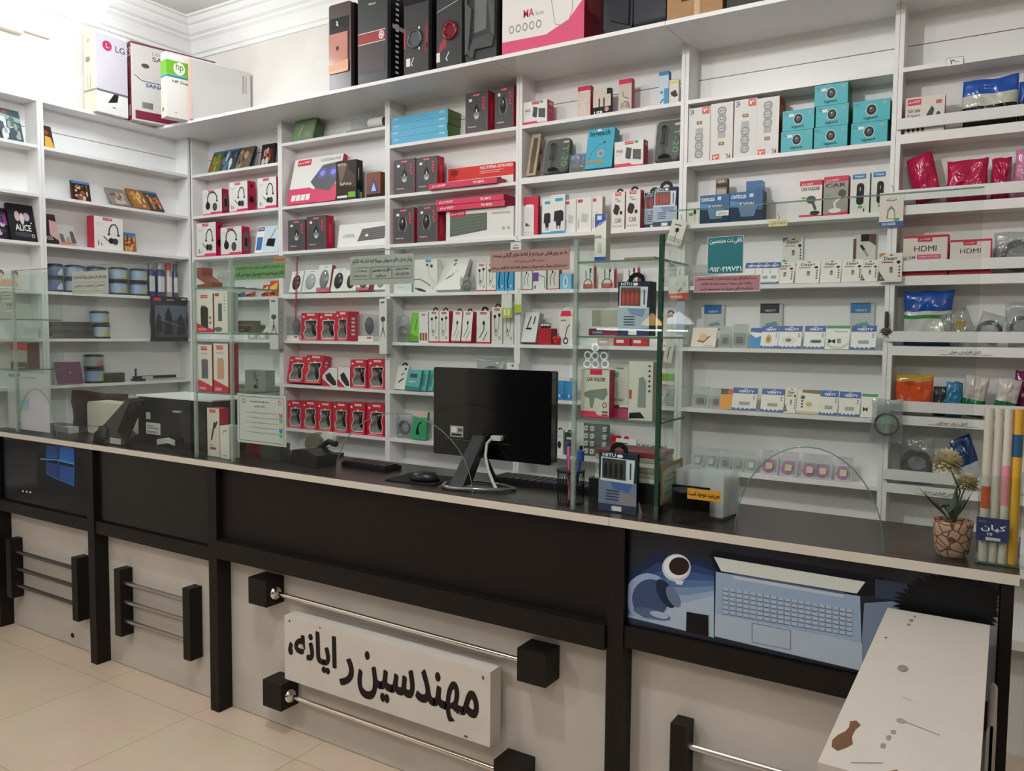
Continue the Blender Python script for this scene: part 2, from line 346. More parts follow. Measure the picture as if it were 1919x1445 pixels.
# ================================================================ COUNTER
def wood_mat():
    m = bpy.data.materials.new('dark_wood_laminate'); m.use_nodes = True; nt = m.node_tree; b = nt.nodes['Principled BSDF']
    tc = nt.nodes.new('ShaderNodeTexCoord'); mp = nt.nodes.new('ShaderNodeMapping'); mp.inputs['Scale'].default_value = (2, 30, 60)
    n = nt.nodes.new('ShaderNodeTexNoise'); n.inputs['Scale'].default_value = 3; n.inputs['Detail'].default_value = 8
    r = nt.nodes.new('ShaderNodeValToRGB'); r.color_ramp.elements[0].color = hx('#0a0605'); r.color_ramp.elements[1].color = hx('#150e0c')
    nt.links.new(tc.outputs['Object'], mp.inputs[0]); nt.links.new(mp.outputs[0], n.inputs[0]); nt.links.new(n.outputs[0], r.inputs[0]); nt.links.new(r.outputs[0], b.inputs['Base Color'])
    b.inputs['Roughness'].default_value = .5; b.inputs['Specular IOR Level'].default_value = .3; return m
WOOD = wood_mat(); WTOP = noise_mat('counter_top_laminate', '#2a2220', '#382e2b', 30, .28)
EDGE = mat('#cdc7bc', .4); PANEL = noise_mat('white_panel', '#c0bbb2', '#cac6be', 4, .5)
CF, CB, CZ = -1.236, -.84, 1.0
for x0, x1, lb in ((.003, .9035, 'dark counter top with white edge at the far left'), (.9045, 3.4595, 'long dark counter top with white edge carrying the monitor'), (3.4605, 4.42, 'dark counter top with white edge carrying the flower pot')):
    t = empty('worktop', (0,0,0), label=lb, cat='counter top', group='counter tops in a row')
    MB().box(x0, x1, CF+.003, CB, .9778, CZ, WTOP, WTOP).build('board', t)
    MB().box(x0, x1, CF, CF+.0028, .9775, CZ+.0003, EDGE).build('front_edging', t)
def module(x0, x1, lb, rec=-1.165):
    t = empty('counter_cabinet', (x0, 0, 0), label=lb, cat='counter', group='counter cabinets in a row'); w_ = x1-x0
    for a in (0, w_-.025): MB().box(a, a+.0245, CF+.006, CB, 0, .977, WOOD).build('side_panel', t)
    MB().box(.025, w_-.026, rec, rec+.012, .003, .64, PANEL).build('lower_panel', t)
    MB().box(.025, w_-.026, CB-.016, CB, .02, .977, WOOD).build('back_panel', t)
    MB().box(.025, w_-.026, rec+.012, CB-.017, .03, .05, WOOD).build('bottom_board', t)
    return t, w_
t1, w1 = module(.085, .931, 'counter cabinet with computer desktop picture at the far left')
t2, w2 = module(.931, 1.766, 'counter cabinet with plain dark upper panel and three-bar rail')
t3, w3 = module(1.766, 3.482, 'widest counter cabinet bearing the carved shop name board')
t4, w4 = module(3.482, 4.412, 'counter cabinet with laptop picture at the right end')
for t, w_, rail, zf in ((t1, w1, (.60,.655), .66), (t2, w2, (.60,.655), .66), (t3, w3, (.625,.695), .70), (t4, w4, (.64,.70), .70)):
    yr = CF+.012 if t is not t3 else CF-.006
    MB().box(.025, w_-.026, yr, -1.13, rail[0], rail[1], WOOD).build('rail', t)
    MB().box(.025, w_-.026, -1.205, -1.19, rail[1], .976, WOOD if t is not t2 else mat('#12110f', .3)).build('upper_panel', t)
# wallpaper picture on cabinet 1
pm = MB().box(.03, w1-.03, -1.2085, -1.2055, .662, .972, mat('#05070c', .25))
G = ['#0b2f6b', '#0f4a9a', '#1a66bd', '#2a86d8']
def quad(c, pts): return ('p', c, pts)
def WX(*pts): return [((un(x, y, 1, -1.2085).x-.085-.03)/(w1-.06), (un(x, y, 1, -1.2085).z-.662)/.31) for x, y in pts]
ar = [quad('#02060e', WX((70,850),(162,860),(162,930),(70,925))), quad('#0b3a80', WX((88,835),(108,838),(108,860),(88,858))), quad('#1558b0', WX((112,836),(139,840),(139,870),(112,862))), quad('#0a3070', WX((88,866),(108,870),(108,897),(88,888))), quad('#0f4490', WX((112,871),(139,876),(139,910),(112,899))),
       quad('#1763b0', WX((112,852),(139,866),(139,870),(112,862))), quad('#124d94', WX((88,850),(108,858),(108,860),(88,858)))]
ar += [('l', '#4aa4e8', WX((76,860),(108,862),(139,870)), .006), ('l', '#2a7cc8', WX((88,835),(112,837),(139,840),(139,910),(108,898),(88,888)), .004), ('l', '#2a7cc8', WX((110,836),(110,899)), .004), ('l', '#2a7cc8', WX((88,835),(88,888)), .003)]
ar += [('p', '#cfd8e0', WX((42+i*7,919+i),(45+i*7,919+i),(45+i*7,922+i),(42+i*7,922+i))) for i in range(3)]
pm.art(ar, .03, .662, w1-.06, .31, -1.2085); o = pm.build('desktop_picture', t1); o['label'] = 'dark picture with glowing blue four-pane emblem'
MB().lathe((.56, -1.1655, .05), [(.012,0),(.012,-.002)], '#1a1512', 14, 1).build('cable_hole', t1)
MB().box(.03, w2-.03, -1.2085, -1.2055, .662, .972, mat('#141311', .22)).build('inset_panel', t2)
def barset(t, xs, z0, z1, rods, dark, x_end=None):
    for x in xs: MB().box(x, x+.045, -1.225, -1.166, z0, z1, WOOD).build('rail_post', t)
    for z in rods:
        MB().tube([(xs[0]+.045, -1.2, z), (x_end or xs[1], -1.2, z)], .010, mat(dark, .25, .9), 12).build('rail_rod', t)
barset(t1, [.085, .672], .165, .462, [.40, .315, .23], '#6a6764')
barset(t2, [.16, .635], .165, .462, [.40, .315, .23], '#a5a29c')
barset(t4, [.165], .165, .462, [.40, .315, .23], '#cfccc8', .86); MB().box(.80, .845, -1.225, -1.166, .165, .462, WOOD).build('rail_post', t4)
# cabinet 3: blocks, rods, carved board
X3 = 1.766
for (a, zt), (b, zt2) in (((1.995, .587), (3.177, .575)), ((2.068, .211), (3.097, .207))):
    for x, z in ((a, zt), (b, zt2)):
        MB().box(x-X3, x-X3+.098, -1.25, -1.166, z-.1, z, WOOD).build('rail_block', t3)
    zc = zt-.055; x0 = a-X3+.098; x1 = b-X3
    rod = MB().tube([(x0, -1.208, zc), (x1, -1.208, zt2-.055)], .0085, mat('#e2ddd6', .14, 1), 14).build('chrome_rod', t3)
    for x, s in ((x0, 1), (x1, -1)): MB().lathe((x, -1.208, zc if s > 0 else zt2-.055), [(.026,0),(.026,s*.004),(.02,s*.012),(.01,s*.016)], mat('#e2ddd6', .14, 1), 18, 0).build('chrome_flange', rod)
bx0, bx1 = 2.187-X3, 3.083-X3
nb = MB().box(bx0, bx1, -1.25, -1.19, .242, .478, mat('#d2cec7', .4, noise=.05))
nb.box(bx0+.2, bx0+.26, -1.19, -1.166, .3, .42, WOOD).box(bx1-.26, bx1-.2, -1.19, -1.166, .3, .42, WOOD)
nb.art([('e','#6b4a33',.03,.93,.006,.02),('e','#6b4a33',.2,.96,.005,.012),('e','#6b4a33',.97,.9,.005,.03),('e','#6b4a33',.9,.04,.01,.015)], bx0, .242, bx1-bx0, .236, -1.25)
o = nb.build('name_board', t3); o['label'] = 'white board with carved shop name'
def carve(u0, v0, u1, v1, s, par):
    vs, fs = text_mesh(s, .008); mb = MB(); A, B = bx1-bx0, .236
    for j in range(7):
        dx, dz = (.0035*math.cos(j*1.047), .0035*math.sin(j*1.047)) if j else (0, 0)
        mb.add([(bx0+(u0+(u1-u0)*u)*A+dx, -1.2506-.00003*j, .242+(v0+(v1-v0)*v)*B+dz) for u, v in vs], fs, mat('#1d1411', .7))
    return mb.build('carved_lettering', par)
carve(.40, .12, .95, .80, 'مهندسین', o); carve(.305, .20, .375, .62, 'ر', o); carve(.06, .30, .285, .88, 'ایانه', o); carve(.025, .42, .045, .60, '،', o)
# laptop picture on cabinet 4
pa = (w4-.056)
def lap():
    m = MB().box(.028, w4-.028, -1.2085, -1.2055, .702, .974, noise_mat('picture_ground', '#070b17', '#152138', 2.2, .3))
    def PX(*pts):
        o = []
        for x, y in pts: q = un(x, y, 1, -1.2085); o.append(((q.x-3.482-.028)/pa, min(1, max(0, (q.z-.702)/.272))))
        return [(min(1, max(0, u)), v) for u, v in o]
    def el(cx, cy, rx, ry, n=24, a0=0, tilt=0):
        return PX(*[(cx+rx*math.cos(2*math.pi*i/n)*math.cos(tilt)-ry*math.sin(2*math.pi*i/n)*math.sin(tilt), cy+rx*math.cos(2*math.pi*i/n)*math.sin(tilt)+ry*math.sin(2*math.pi*i/n)*math.cos(tilt)) for i in range(n)])
    A = []
    for i, c in enumerate(['#14264a', '#1f3866', '#2f4f82', '#4a6c9c', '#6c8ab2', '#8aa3c4', '#a2b5cc']):
        A.append(('p', c, PX((1163+i*7, 1075+i*13), (1225+i*6, 1040+i*15), (1310-i*4, 1045+i*14), (1338, 1062+i*9), (1338, 1195), (1163+i*2, 1155))))
    A += [('p', '#0b1120', PX((1335,1030),(1660,1082),(1650,1118),(1335,1062))), ('p', '#27344f', PX((1640,1085),(1900,1122),(1900,1150),(1640,1120))), ('p', '#6f7f9a', PX((1620,1130),(1700,1125),(1660,1250),(1612,1240))), ('p', '#8b8a92', PX((1852,1110),(1895,1118),(1885,1330),(1845,1322)))]
    A += [('p', '#b9c6d8', el(1268, 1064, 27, 26)), ('p', '#dfe5ec', el(1268, 1062, 24, 22)), ('p', '#2c1a16', el(1273, 1061, 19, 17)), ('p', '#c9d2de', PX((1264,1086),(1282,1089),(1278,1096),(1268,1095)))]
    A += [('p', '#8da4c8', el(1214, 1118, 42, 44)), ('p', '#2f466e', el(1219, 1122, 34, 37)), ('p', '#1a2742', el(1248, 1112, 14, 30, tilt=-.5)), ('p', '#5d6f90', el(1262, 1118, 10, 22, tilt=-.5)), ('p', '#4a5d80', el(1222, 1150, 36, 9, tilt=.25)), ('p', '#9fb0c8', el(1236, 1152, 18, 6, tilt=.25)), ('p', '#08090e', PX((1287,1146),(1328,1153),(1328,1192),(1286,1184)))]
    A += [('p', '#090c16', PX((1328,1037),(1641,1088),(1630,1118),(1345,1072))), ('p', '#cdd5d0', PX((1338,1043),(1622,1090),(1606,1112),(1352,1070)))]
    A += [('p', '#8fa8c4', PX((1342,1071),(1612,1117),(1616,1257),(1340,1192))), ('p', '#a5b6c8', PX((1341,1150),(1616,1205),(1616,1257),(1340,1192))), ('l', '#46536c', PX((1373,1075),(1582,1111)), .006), ('p', '#b4c2d2', PX((1374,1078),(1581,1114),(1581,1120),(1374,1084)))]
    K = [(r, c) for r in range(6) for c in range(19)]
    def key(r, c): x = 1354+c*12.9; y = 1100+r*8.6+(c*12.9)*.175; return x, y
    for r, c in K: x, y = key(r, c); A.append(('q', '#5b6d88', PX((x,y),(x+11.6,y+2),(x+11.6,y+9),(x,y+7))))
    for r, c in K: x, y = key(r, c); A.append(('q', '#a2b4ca', PX((x+.8,y-.4),(x+11,y+1.4),(x+11,y+7.2),(x+.8,y+5.4))))
    A += [('l', '#6c7f9a', PX((1410,1167),(1482,1181),(1482,1217),(1410,1203),(1410,1167)), .0022)]
    rr = random.Random(4)
    A += [('p', '#080b0f', PX(*[(1778+(88+(14 if i % 2 else 0)+rr.random()*8)*math.cos(i*math.pi/45), 1135+(50+(11 if i % 2 else 0)+rr.random()*6)*math.sin(i*math.pi/45)) for i in range(90)]))]
    m.art(A, .028, .702, pa, .272, -1.2085); o = m.build('laptop_picture', t4); o['label'] = 'printed picture of a laptop, coffee cup, headphones and plant'
lap()
# long white box standing in front of the counter at lower right
t = empty('divider_cabinet', (4.168, -2.03, 0), label='narrow white laminated cabinet with chipped edges butting the counter', cat='cabinet')
CH = mat('#8a6f55', .8, noise=.3)
b = MB().box(0, .2, .002, .792, 0, .868, mat('#b0aaa2', .4, noise=.05)); b.build('body', t)
b = MB().box(-.001, .202, 0, .793, .869, .883, mat('#cdc7c0', .35, noise=.03), CH, mat('#cdc7c0', .35, noise=.03))
b.art([('p','#6e4b34',[(.04,.072),(.09,.062),(.14,.085),(.17,.105),(.145,.135),(.15,.17),(.175,.195),(.13,.212),(.09,.2),(.1,.172),(.085,.15),(.05,.13),(.025,.10)]), ('e','#9a8c80',.37,.13,.02,.012), ('e','#9a8c80',.39,.17,.018,.012), ('e','#9a8c80',.41,.2,.02,.01),
       ('e','#a09488',.44,.26,.035,.012), ('e','#8f8478',.335,.55,.045,.022), ('l','#8d8175',[(.47,.26),(.72,.235)],.008), ('e','#6e655c',.29,.96,.012,.006), ('e','#8f8478',.27,.92,.02,.012), ('e','#8f8478',.26,.88,.015,.01),
       ('p','#7a563c',[(.42,.005),(.55,.008),(.5,.05),(.44,.03)]), ('l','#8d7a6a',[(.2,.03),(.4,.06)],.008), ('e','#3c342e',.1,.74,.01,.004), ('l','#a2988d',[(.4,.38),(.48,.37)],.006)], 0, .883, .2, .792, 0, 'top')
b.build('top_board', t)
qa, qb, qc = un(1838,1400,1,-1.62), un(1866,1400,1,-1.62), un(1855,1358,1,-1.62); cw = qb.x-max(qa.x, 4.374)
t = empty('carton', (max(qa.x, 4.374), -1.62, 0), label='worn carton wrapped in white plastic beside the narrow white cabinet', cat='box')
MB().box(.002, cw-.002, 0, .2, 0, qc.z-.17, mat('#9a8672', .8, noise=.2)).build('box', t)
MB().rbox(0, cw, -.004, .204, qc.z-.18, qc.z, .01, mat('#aaa5a0', .3, noise=.1), 1).build('plastic_wrap', t)
# ================================================================ ITEM BUILDERS
WH, RED, DRED, PNK, TEAL, DK = '#e9eae6', '#cf1d45', '#8e1232', '#d93a68', '#3fb4c0', '#3b3a3c'
WARN = []; CLAMP = [True]
def spot(wall, k, x0, x1, yt, yb, Yf, dy=0, d=.02):
    """where a thing stands: its width, height and foot, read off the photo at the depth it really has"""
    z0 = ZT[k] if isinstance(k, int) else k
    xm = (x0+x1)/2
    if wall == 'L': a, b, c, e, fx = un(x0,yb,0,-Yf), un(x1,yb,0,-Yf), un(xm,yt,0,-Yf-dy), un(xm,yb,0,-Yf), 1
    else: a, b, c, e, fx = un(x0,yb,1,Yf), un(x1,yb,1,Yf), un(xm,yt,1,Yf+dy), un(xm,yb,1,Yf), 0
    if abs(e.z-z0) > .035: WARN.append((wall, k, x0, x1, yb, round(e.z-z0, 3)))
    wd, h = b[fx]-a[fx], c.z-e.z; lo = a[fx]
    if CLAMP[0]:
        if wall == 'B': n = int((lo+wd/2)//W) if lo+wd/2 < 5*W else 5; L0, L1 = n*W+.0172, (n+1)*W-.0172 if n < 5 else 99
        else: L0, L1 = (-.8905, -.0215) if lo+wd/2 > -.91 else (-1.79, -.9265)
        wd = min(wd, L1-L0); s_ = max(L0-lo, 0) or min(L1-lo-wd, 0); lo += s_
    ang = math.atan2(dy, h) if dy else 0
    L = math.hypot(h, dy); lift = d*math.sin(ang)
    if CLAMP[0] and wall == 'B' and k == 1 and 3*W < lo < 4*W: lift += .0125
    loc = Vector((lo, Yf, z0+lift+.0006)) if wall != 'L' else Vector((-Yf, lo, z0+lift+.0006))
    return loc, wd, L, (math.pi/2 if wall == 'L' else 0), -ang
def pk(name, label, cat, x0, x1, yt, yb, k, d=.05, col=WH, art=(), side=None, top=None, Yf=.012, dy=0, wall='B', group=None, sart=None, tab=None, par=None, cap=.117):
    CLAMP[0] = bool(cap)
    if cap and Yf+d > cap: d = cap-Yf
    if cap and Yf+d+dy > cap: dy = cap-Yf-d
    loc, w_, h, rz, rx = spot(wall, k, x0, x1, yt, yb, Yf, max(dy, 0), d)
    mb = MB().box(0, w_, 0, d, 0, h, col, side, top); mb.art(art, 0, 0, w_, h)
    if sart: mb.art(sart, w_, 0, d, h, 0, 'right')
    o = mb.build(name, None, loc, rz, rx); tag(o, label, cat, group)
    if tab:
        t = MB(); c = w_/2; q = min(w_*.28, .03); q0 = .5*q
        t.prism([(c-q,h),(c-q*.8,h+q0*1.3),(c-q*.3,h+q0*2),(c+q*.3,h+q0*2),(c+q*.8,h+q0*1.3),(c+q,h),(c+q*.45,h+.001),(c+q*.45,h+q0*.6),(c,h+q0*1.1),(c-q*.45,h+q0*.6),(c-q*.45,h+.001)], d*.4, d*.4+.0015, 1, tab); t.build('hang_tab', o)
    return o
def T(c, a, b, a2, b2, s, bold=.012): return ('t', c, a, b, a2, b2, s, bold)
def logo(u0, v0, u1, v1, c=RED): return [('r', c, u0, v0, u1, v1), T('#ffffff', u0+(u1-u0)*.08, v0+(v1-v0)*.25, u1-(u1-u0)*.08, v0+(v1-v0)*.75, 'TSCO تسکو')]
def a_headset(kind):
    A = [('p', PNK, [(0,0),(1,0),(1,.10),(.45,.10),(.38,.045),(0,.045)]), ('r', '#b9bcbc', .08, .80, .34, .81), ('r', '#b9bcbc', .08, .76, .3, .77)] + logo(.3, .9, .62, .975)
    if kind == 0:
        A += [('l', '#2a2b2d', [(.27,.52),(.27,.70),(.34,.84),(.5,.90),(.66,.84),(.75,.70),(.74,.55)], .045), ('e', '#1f2022', .28, .36, .12, .15), ('e', '#4d4e50', .64, .30, .12, .16), ('e', '#2a2b2d', .26, .52, .05, .03), ('e', '#2a2b2d', .75, .53, .05, .03)]
        A += [('e', '#8b8f90', .88, .42-.09*i, .02, .012) for i in range(4)]
    else:
        A += [('l', '#2a2b2d', [(.50,.50),(.52,.66),(.60,.78),(.72,.80),(.80,.70),(.83,.48)], .04), ('e', '#1f2022', .58, .28, .10, .09), ('e', '#3c3d40', .72, .27, .10, .10), ('l', '#2a2b2d', [(.32,.40),(.46,.28)], .03),
              ('e', '#2a2b2d', .5, .48, .05, .03), ('e', '#2a2b2d', .83, .47, .05, .03), ('l', '#333333', [(.14,.12),(.14,.24)], .03), ('l', '#333333', [(.24,.12),(.24,.19)], .02)]
    return A
def a_mouse(v=0, num='TM 8021GA'):
    A = [('l', '#7c7f80', [(.06,.05),(.94,.05),(.94,.93)], .008)] + logo(.34, .90, .64, .955, '#d8304f') + [('r', '#f2f2f0', .16, .78, .29, .85)]
    if v == 0: A += [('e', '#8b8e90', .5, .44, .13, .11), ('p', '#c9ccce', [(.40,.42),(.60,.42),(.56,.34),(.44,.34)]), ('p', '#2b2c2e', [(.36,.55),(.5,.72),(.64,.55),(.6,.50),(.4,.50)]), ('e', '#e8e9ea', .5, .54, .03, .04), ('l', '#1f2022', [(.5,.88),(.5,.68)], .012)]
    else: A += [('e', '#1d1e20', .44, .56, .15, .19), ('e', '#4a4c4e', .42, .62, .07, .10), ('l', '#9fa3a4', [(.30,.72),(.26,.5),(.34,.34)], .015), ('l', '#c9cccd', [(.60,.72),(.66,.5),(.56,.34)], .015), ('e', '#e8e9ea', .45, .63, .025, .035)]
    A += [('e', '#dd3558', .80+.03*(i%2), .83-.085*i, .055, .035) for i in range(4)] + [T('#f0f0ee', .12, .135, .5, .17, num, .03), ('r', '#9c3a4a', .12, .085, .8, .10)]
    return A
SA_M = [('r', '#d8304f', .3, .2, .7, .75)]
def a_speaker(): return [('r','#2b2b2e',0,0,0,0)][:0]+[('p', PNK, [(0,0),(1,0),(1,.05),(.62,.05),(.55,.13),(0,.13)]), T('#555555', .06,.56,.3,.68,'SPEAKER'), ('r','#c0c2c2',.06,.46,.26,.49), ('p','#45464a',[(.38,.34),(.56,.26),(.60,.70),(.42,.76)]), ('p','#55565a',[(.64,.28),(.92,.22),(.92,.62),(.64,.66)]), ('l','#e8e8e8',[(.38,.34),(.46,.28),(.56,.27)],.02)] + logo(.36,.86,.66,.98) + [('r','#49b060',.70,.88,.82,.98)]
def a_cam(st=0):
    A = [('e', '#cfe4e4', .5, .55, .155, .28), ('e', '#17181a', .5, .55, .135, .245), ('e', '#3a3c44', .5, .57, .08, .14), ('e', '#dfe6ea', .49, .62, .02, .03), ('e', '#8fb6b4', .86, .82, .055, .09), T('#0e2e34', .3, .08, .68, .25, 'logitech', .015), T('#1d6168', .05, .84, .15, .90, 'HD'), ('r', '#2b8890', .05, .76, .22, .785)]
    return A + ([('r', '#f0f2ee', .2, .68, .36, .82)] if st else [])
def a_strip(fl=0, n=4):
    f = (lambda v: 1-v) if fl else (lambda v: v)
    A = [('p', '#b4b5b4', [(.33,f(.08)),(.67,f(.08)),(.67,f(.62)),(.33,f(.62))])] + [('e', '#8f9192', .5, f(.14+.155*i), .2, .075) for i in range(n-1)]
    A += [('e', '#c4c5c5', .5, f(.14+.155*i), .14, .052) for i in range(n-1)] + [('e', '#3c3d3e', .44, f(.14+.155*i), .025, .01) for i in range(n-1)] + [('e', '#3c3d3e', .56, f(.14+.155*i), .025, .01) for i in range(n-1)]
    a, b = sorted((f(.90), f(.99))); c, e = sorted((f(.69), f(.745)))
    A += [('r', '#e0583c', .62 if not fl else .1, a-.03, .95 if not fl else .42, b), T('#ffffff', .66 if not fl else .14, a, .91 if not fl else .38, b-.03, '۴'), ('r', '#6a5236', .38, c, .62, e), ('r', '#d9a860', .42, c+.012, .58, e-.012), T('#666666', .08 if not fl else .72, a-.02, .24 if not fl else .92, b-.01, '24')]
    return A
def a_verity(item=0):
    A = [('p','#2b56a2',[(0,.74),(1,.74),(1,1),(0,1)]), ('r','#2b56a2',0,0,1,.10), T('#ffffff',.22,.79,.86,.89,'VERITY',.02), ('r','#e9e9e9',.42,.93,.6,.955)] + [('e','#dfeae0',.2+.18*i,.08,.05,.03) for i in range(4)] + [('r','#55565a',.84,.5+.07*i,.92,.53+.07*i) for i in range(3)]
    A += [[('r','#9a9c9c',.3,.24,.72,.38)], [('e','#c9a23a',.45,.40,.17,.2),('e','#8a6a1c',.45,.38,.08,.09)], [('e','#d8d8d4',.45,.38,.3,.16),('e','#6f5a50',.44,.36,.13,.08)], [('r','#2f3f3c',.38,.26,.82,.38),('e','#7b8a88',.34,.32,.05,.06)]][item]
    return A
def a_data(c='#b4652c', pic=1):
    A = [('e','#222222',.52,.93,.09,.02), T('#2e2a26',.2,.76,.78,.88,'Data+',.015), ('r',c,.12,.66,.6,.71), ('e','#1c1c1c',.84,.68,.08,.055), ('r','#8a8a88',.46,.32,.60,.52), ('r','#4a4a4a',.49,.44,.57,.52)] + [('r','#3a3a3a',.85,.50-.11*i,.92,.56-.11*i) for i in range(4)]
    if pic: A += [('p','#4a4c4e',[(0,.05),(.28,.05),(0,.38)]), ('e','#a8aaac',.1,.14,.05,.04)]
    return A
def a_tab(c=RED, pic='cable', bg=None):
    A = [('r', c, 0, 0, 1, .05)] + logo(.25, .90, .75, .965)
    if pic == 'cable': A += [('l','#3c3d3f',[(.25,.2),(.25,.5),(.45,.72)],.05),('l','#55565a',[(.62,.16),(.55,.45),(.70,.70)],.05),('r','#2a2a2c',.38,.66,.52,.76)]
    if pic == 'ear': A += [('l','#333436',[(.3,.72),(.3,.3),(.42,.2)],.035),('l','#333436',[(.72,.76),(.66,.4),(.5,.25),(.42,.2)],.03),('e','#2a2b2d',.3,.74,.12,.05),('e','#2a2b2d',.72,.78,.12,.05),('e','#aeb0b0',.75,.16,.1,.05),('e','#3a3b3d',.42,.36,.05,.06)]
    if pic == 'jack': A += [('l','#2c2d2f',[(.22,.18),(.55,.42),(.55,.60)],.05),('l','#5a5b5d',[(.5,.1),(.8,.36)],.05),('r','#1f2022',.45,.58,.62,.68),('r','#c8c9ca',.49,.68,.58,.73)]
    return A
def a_game(cols, seed, t=None):
    r = random.Random(seed); A = []
    for i in range(16):
        cu, cv = r.uniform(.15,.85), r.uniform(.12,.8); A.append(('e', r.choice(cols), cu, cv, r.uniform(.05,.14), r.uniform(.05,.2)))
    if t: A.append(T('#e8e6e0', .2, .22, .85, .36, t, .02))
    return A
def mesh_thing(name, label, cat, mb, loc=(0,0,0), rz=0, rx=0, group=None):
    return tag(mb.build(name, None, loc, rz, rx), label, cat, group)
# windowed mouse box: red carton with a shaped opening, a mouse inside
def mouse_pack(label, x0, x1, yt, yb, k, d=.06, Yf=.014, dy=0, group='red windowed mouse cartons', col='#d01c3c', rzx=0, big=0):
    CLAMP[0] = True
    if Yf+d+dy > .117: dy = max(0, .117-Yf-d)
    loc, w_, h, rz, rx = spot('B', k, x0, x1, yt, yb, Yf, dy, d)
    t = empty('mouse_carton', loc, rz+rzx, rx, label=label, cat='mouse box', group=group)
    mb = MB(); H = [(.18,.06+.04),(.32,.03+.05),(.86,.05+.04),(.9,.3),(.84,.55),(.93,.8),(.86,.86),(.55,.86),(.25,.84),(.2,.7),(.27,.5),(.12,.3)]
    inn = [(u*w_, v*h*.84+.02*h) for u, v in H]; cx, cz = w_/2, h/2; out = []
    for a, b in inn:
        dx, dz = a-cx, b-cz; s = 1/max(abs(dx)/(w_/2), abs(dz)/(h/2), 1e-5); out.append((cx+dx*s, cz+dz*s))
    for C_ in ((0,0),(w_,0),(w_,h),(0,h)):
        j = min(range(len(out)), key=lambda i: (out[i][0]-C_[0])**2+(out[i][1]-C_[1])**2); out[j] = C_
    n = len(inn); vs = [(a,0,b) for a, b in out]+[(a,0,b) for a, b in inn]+[(a,d*.75,b) for a, b in inn]
    mb.add(vs, [(i,(i+1)%n,n+(i+1)%n,n+i) for i in range(n)], col); mb.add(vs, [(n+i,n+(i+1)%n,2*n+(i+1)%n,2*n+i) for i in range(n)], '#b9b9b4'); mb.add(vs, [tuple(range(2*n,3*n))], '#9fa19c')
    V = [(0,0,0),(w_,0,0),(w_,d,0),(0,d,0),(0,0,h),(w_,0,h),(w_,d,h),(0,d,h)]
    mb.add(V, [(1,2,6,5),(2,3,7,6),(3,0,4,7),(4,5,6,7),(0,3,2,1)], col)
    mb.art([('l','#f6e8ea',[(a/w_,b/h) for a, b in inn+inn[:1]],.03), ('r','#efe9e9',.34,.90,.78,.965), T('#b02040',.38,.915,.74,.95,'TSCO تسکو'), ('r','#f3eeee',.08,.83,.2,.885), ('r','#f0d7dc',.1,.03,.86,.045), ('e','#f4f0f0',.55,.755,.06,.035)], 0, 0, w_, h)
    mb.art([('r','#f0dde0',.3,.2+.13*i,.6,.27+.13*i) for i in range(5)], w_, 0, d, h, 0, 'right')
    mb.build('carton', t)
    m = MB().ball((w_*.62, d*.42, h*.46), (w_*.19, d*.30, h*.30), mat('#1d1e20', .18, coat=.5)); m.add([(w_*.62, d*.11, h*.55),(w_*.65, d*.11, h*.55),(w_*.65,d*.13,h*.72),(w_*.62,d*.13,h*.72)], [(0,1,2,3)], '#8f9294'); m.build('mouse', t)
    return t
def clear_pack(name, label, cat, x0, x1, yt, yb, k, core, base='#efe6e6', d=.05, Yf=.014, dy=0, wall='B', group=None):
    """clear clamshell with a product inside, over a printed base"""
    CLAMP[0] = True
    if Yf+d+dy > .117: dy = max(0, .117-Yf-d)
    loc, w_, h, rz, rx = spot(wall, k, x0, x1, yt, yb, Yf, dy, d)
    t = empty(name, loc, rz, rx, label=label, cat=cat, group=group)
    mb = MB().box(0, w_, 0, d, 0, h*.2, base); mb.art([('r','#c05068',.6,.55,.9,.85),('r','#9a9a98',.08,.6,.4,.66)], 0, 0, w_, h*.2); mb.build('base_card', t)
    MB().box(0, w_, 0, d, h*.2, h, CLEAR).build('clear_case', t)
    core(t, w_, d, h); return t
def core_mouse(col='#5c6468'):
    def f(t, w_, d, h): MB().ball((w_*.55, d*.5, h*.58), (w_*.27, d*.38, h*.33), mat(col, .2, coat=.4)).build('mouse', t)
    return f
def spindle(label, x0, x1, yt, yb, k, c1, c2, wall='L', Yf=.06, z=None, lid='#2a2f36'):
    CLAMP[0] = True
    loc, w_, h, rz, rx = spot(wall, k, x0, x1, yt, yb, Yf, 0, 0)
    r = min(w_/2, .0545); p = Vector((-Yf, loc.y+w_/2, loc.z)) if wall == 'L' else Vector((loc.x+w_/2, Yf, loc.z))
    if z is not None: p.z = z
    t = empty('disc_spindle', p, math.pi/2, label=label, cat='disc spindle', group='disc spindles on the left wall shelves')
    MB().lathe((0,0,0), [(r*.96,0),(r*.96,h*.12),(r*.9,h*.13)], mat('#20242a', .4), 24).build('base', t)
    mb = MB().lathe((0,0,h*.13), [(r*.9,0),(r*.9,h*.68)], mat(c1, .35), 24)
    n = 8; R = r*.905; vs = []
    for i in range(n+1):
        a = math.radians(-100+95*i/n); vs += [(R*math.cos(a), R*math.sin(a), h*.16), (R*math.cos(a), R*math.sin(a), h*(.3+.35*abs(math.sin(i*.5))))]
    mb.add(vs, [(2*i,2*i+2,2*i+3,2*i+1) for i in range(n)], c2); mb.build('label_sleeve', t)
    MB().lathe((0,0,h*.14), [(r*.94,0),(r*.94,h*.66),(r*.9,h*.76)], glassy('case_plastic', '#eef4f8', 1.5, .08), 24).build('clear_cover', t)
    MB().lathe((0,0,h*.8), [(r*.95,0),(r*.95,h*.1),(r*.7,h*.16)], mat(lid, .35), 24).build('lid', t)
    return t, h
from mathutils import noise as MN
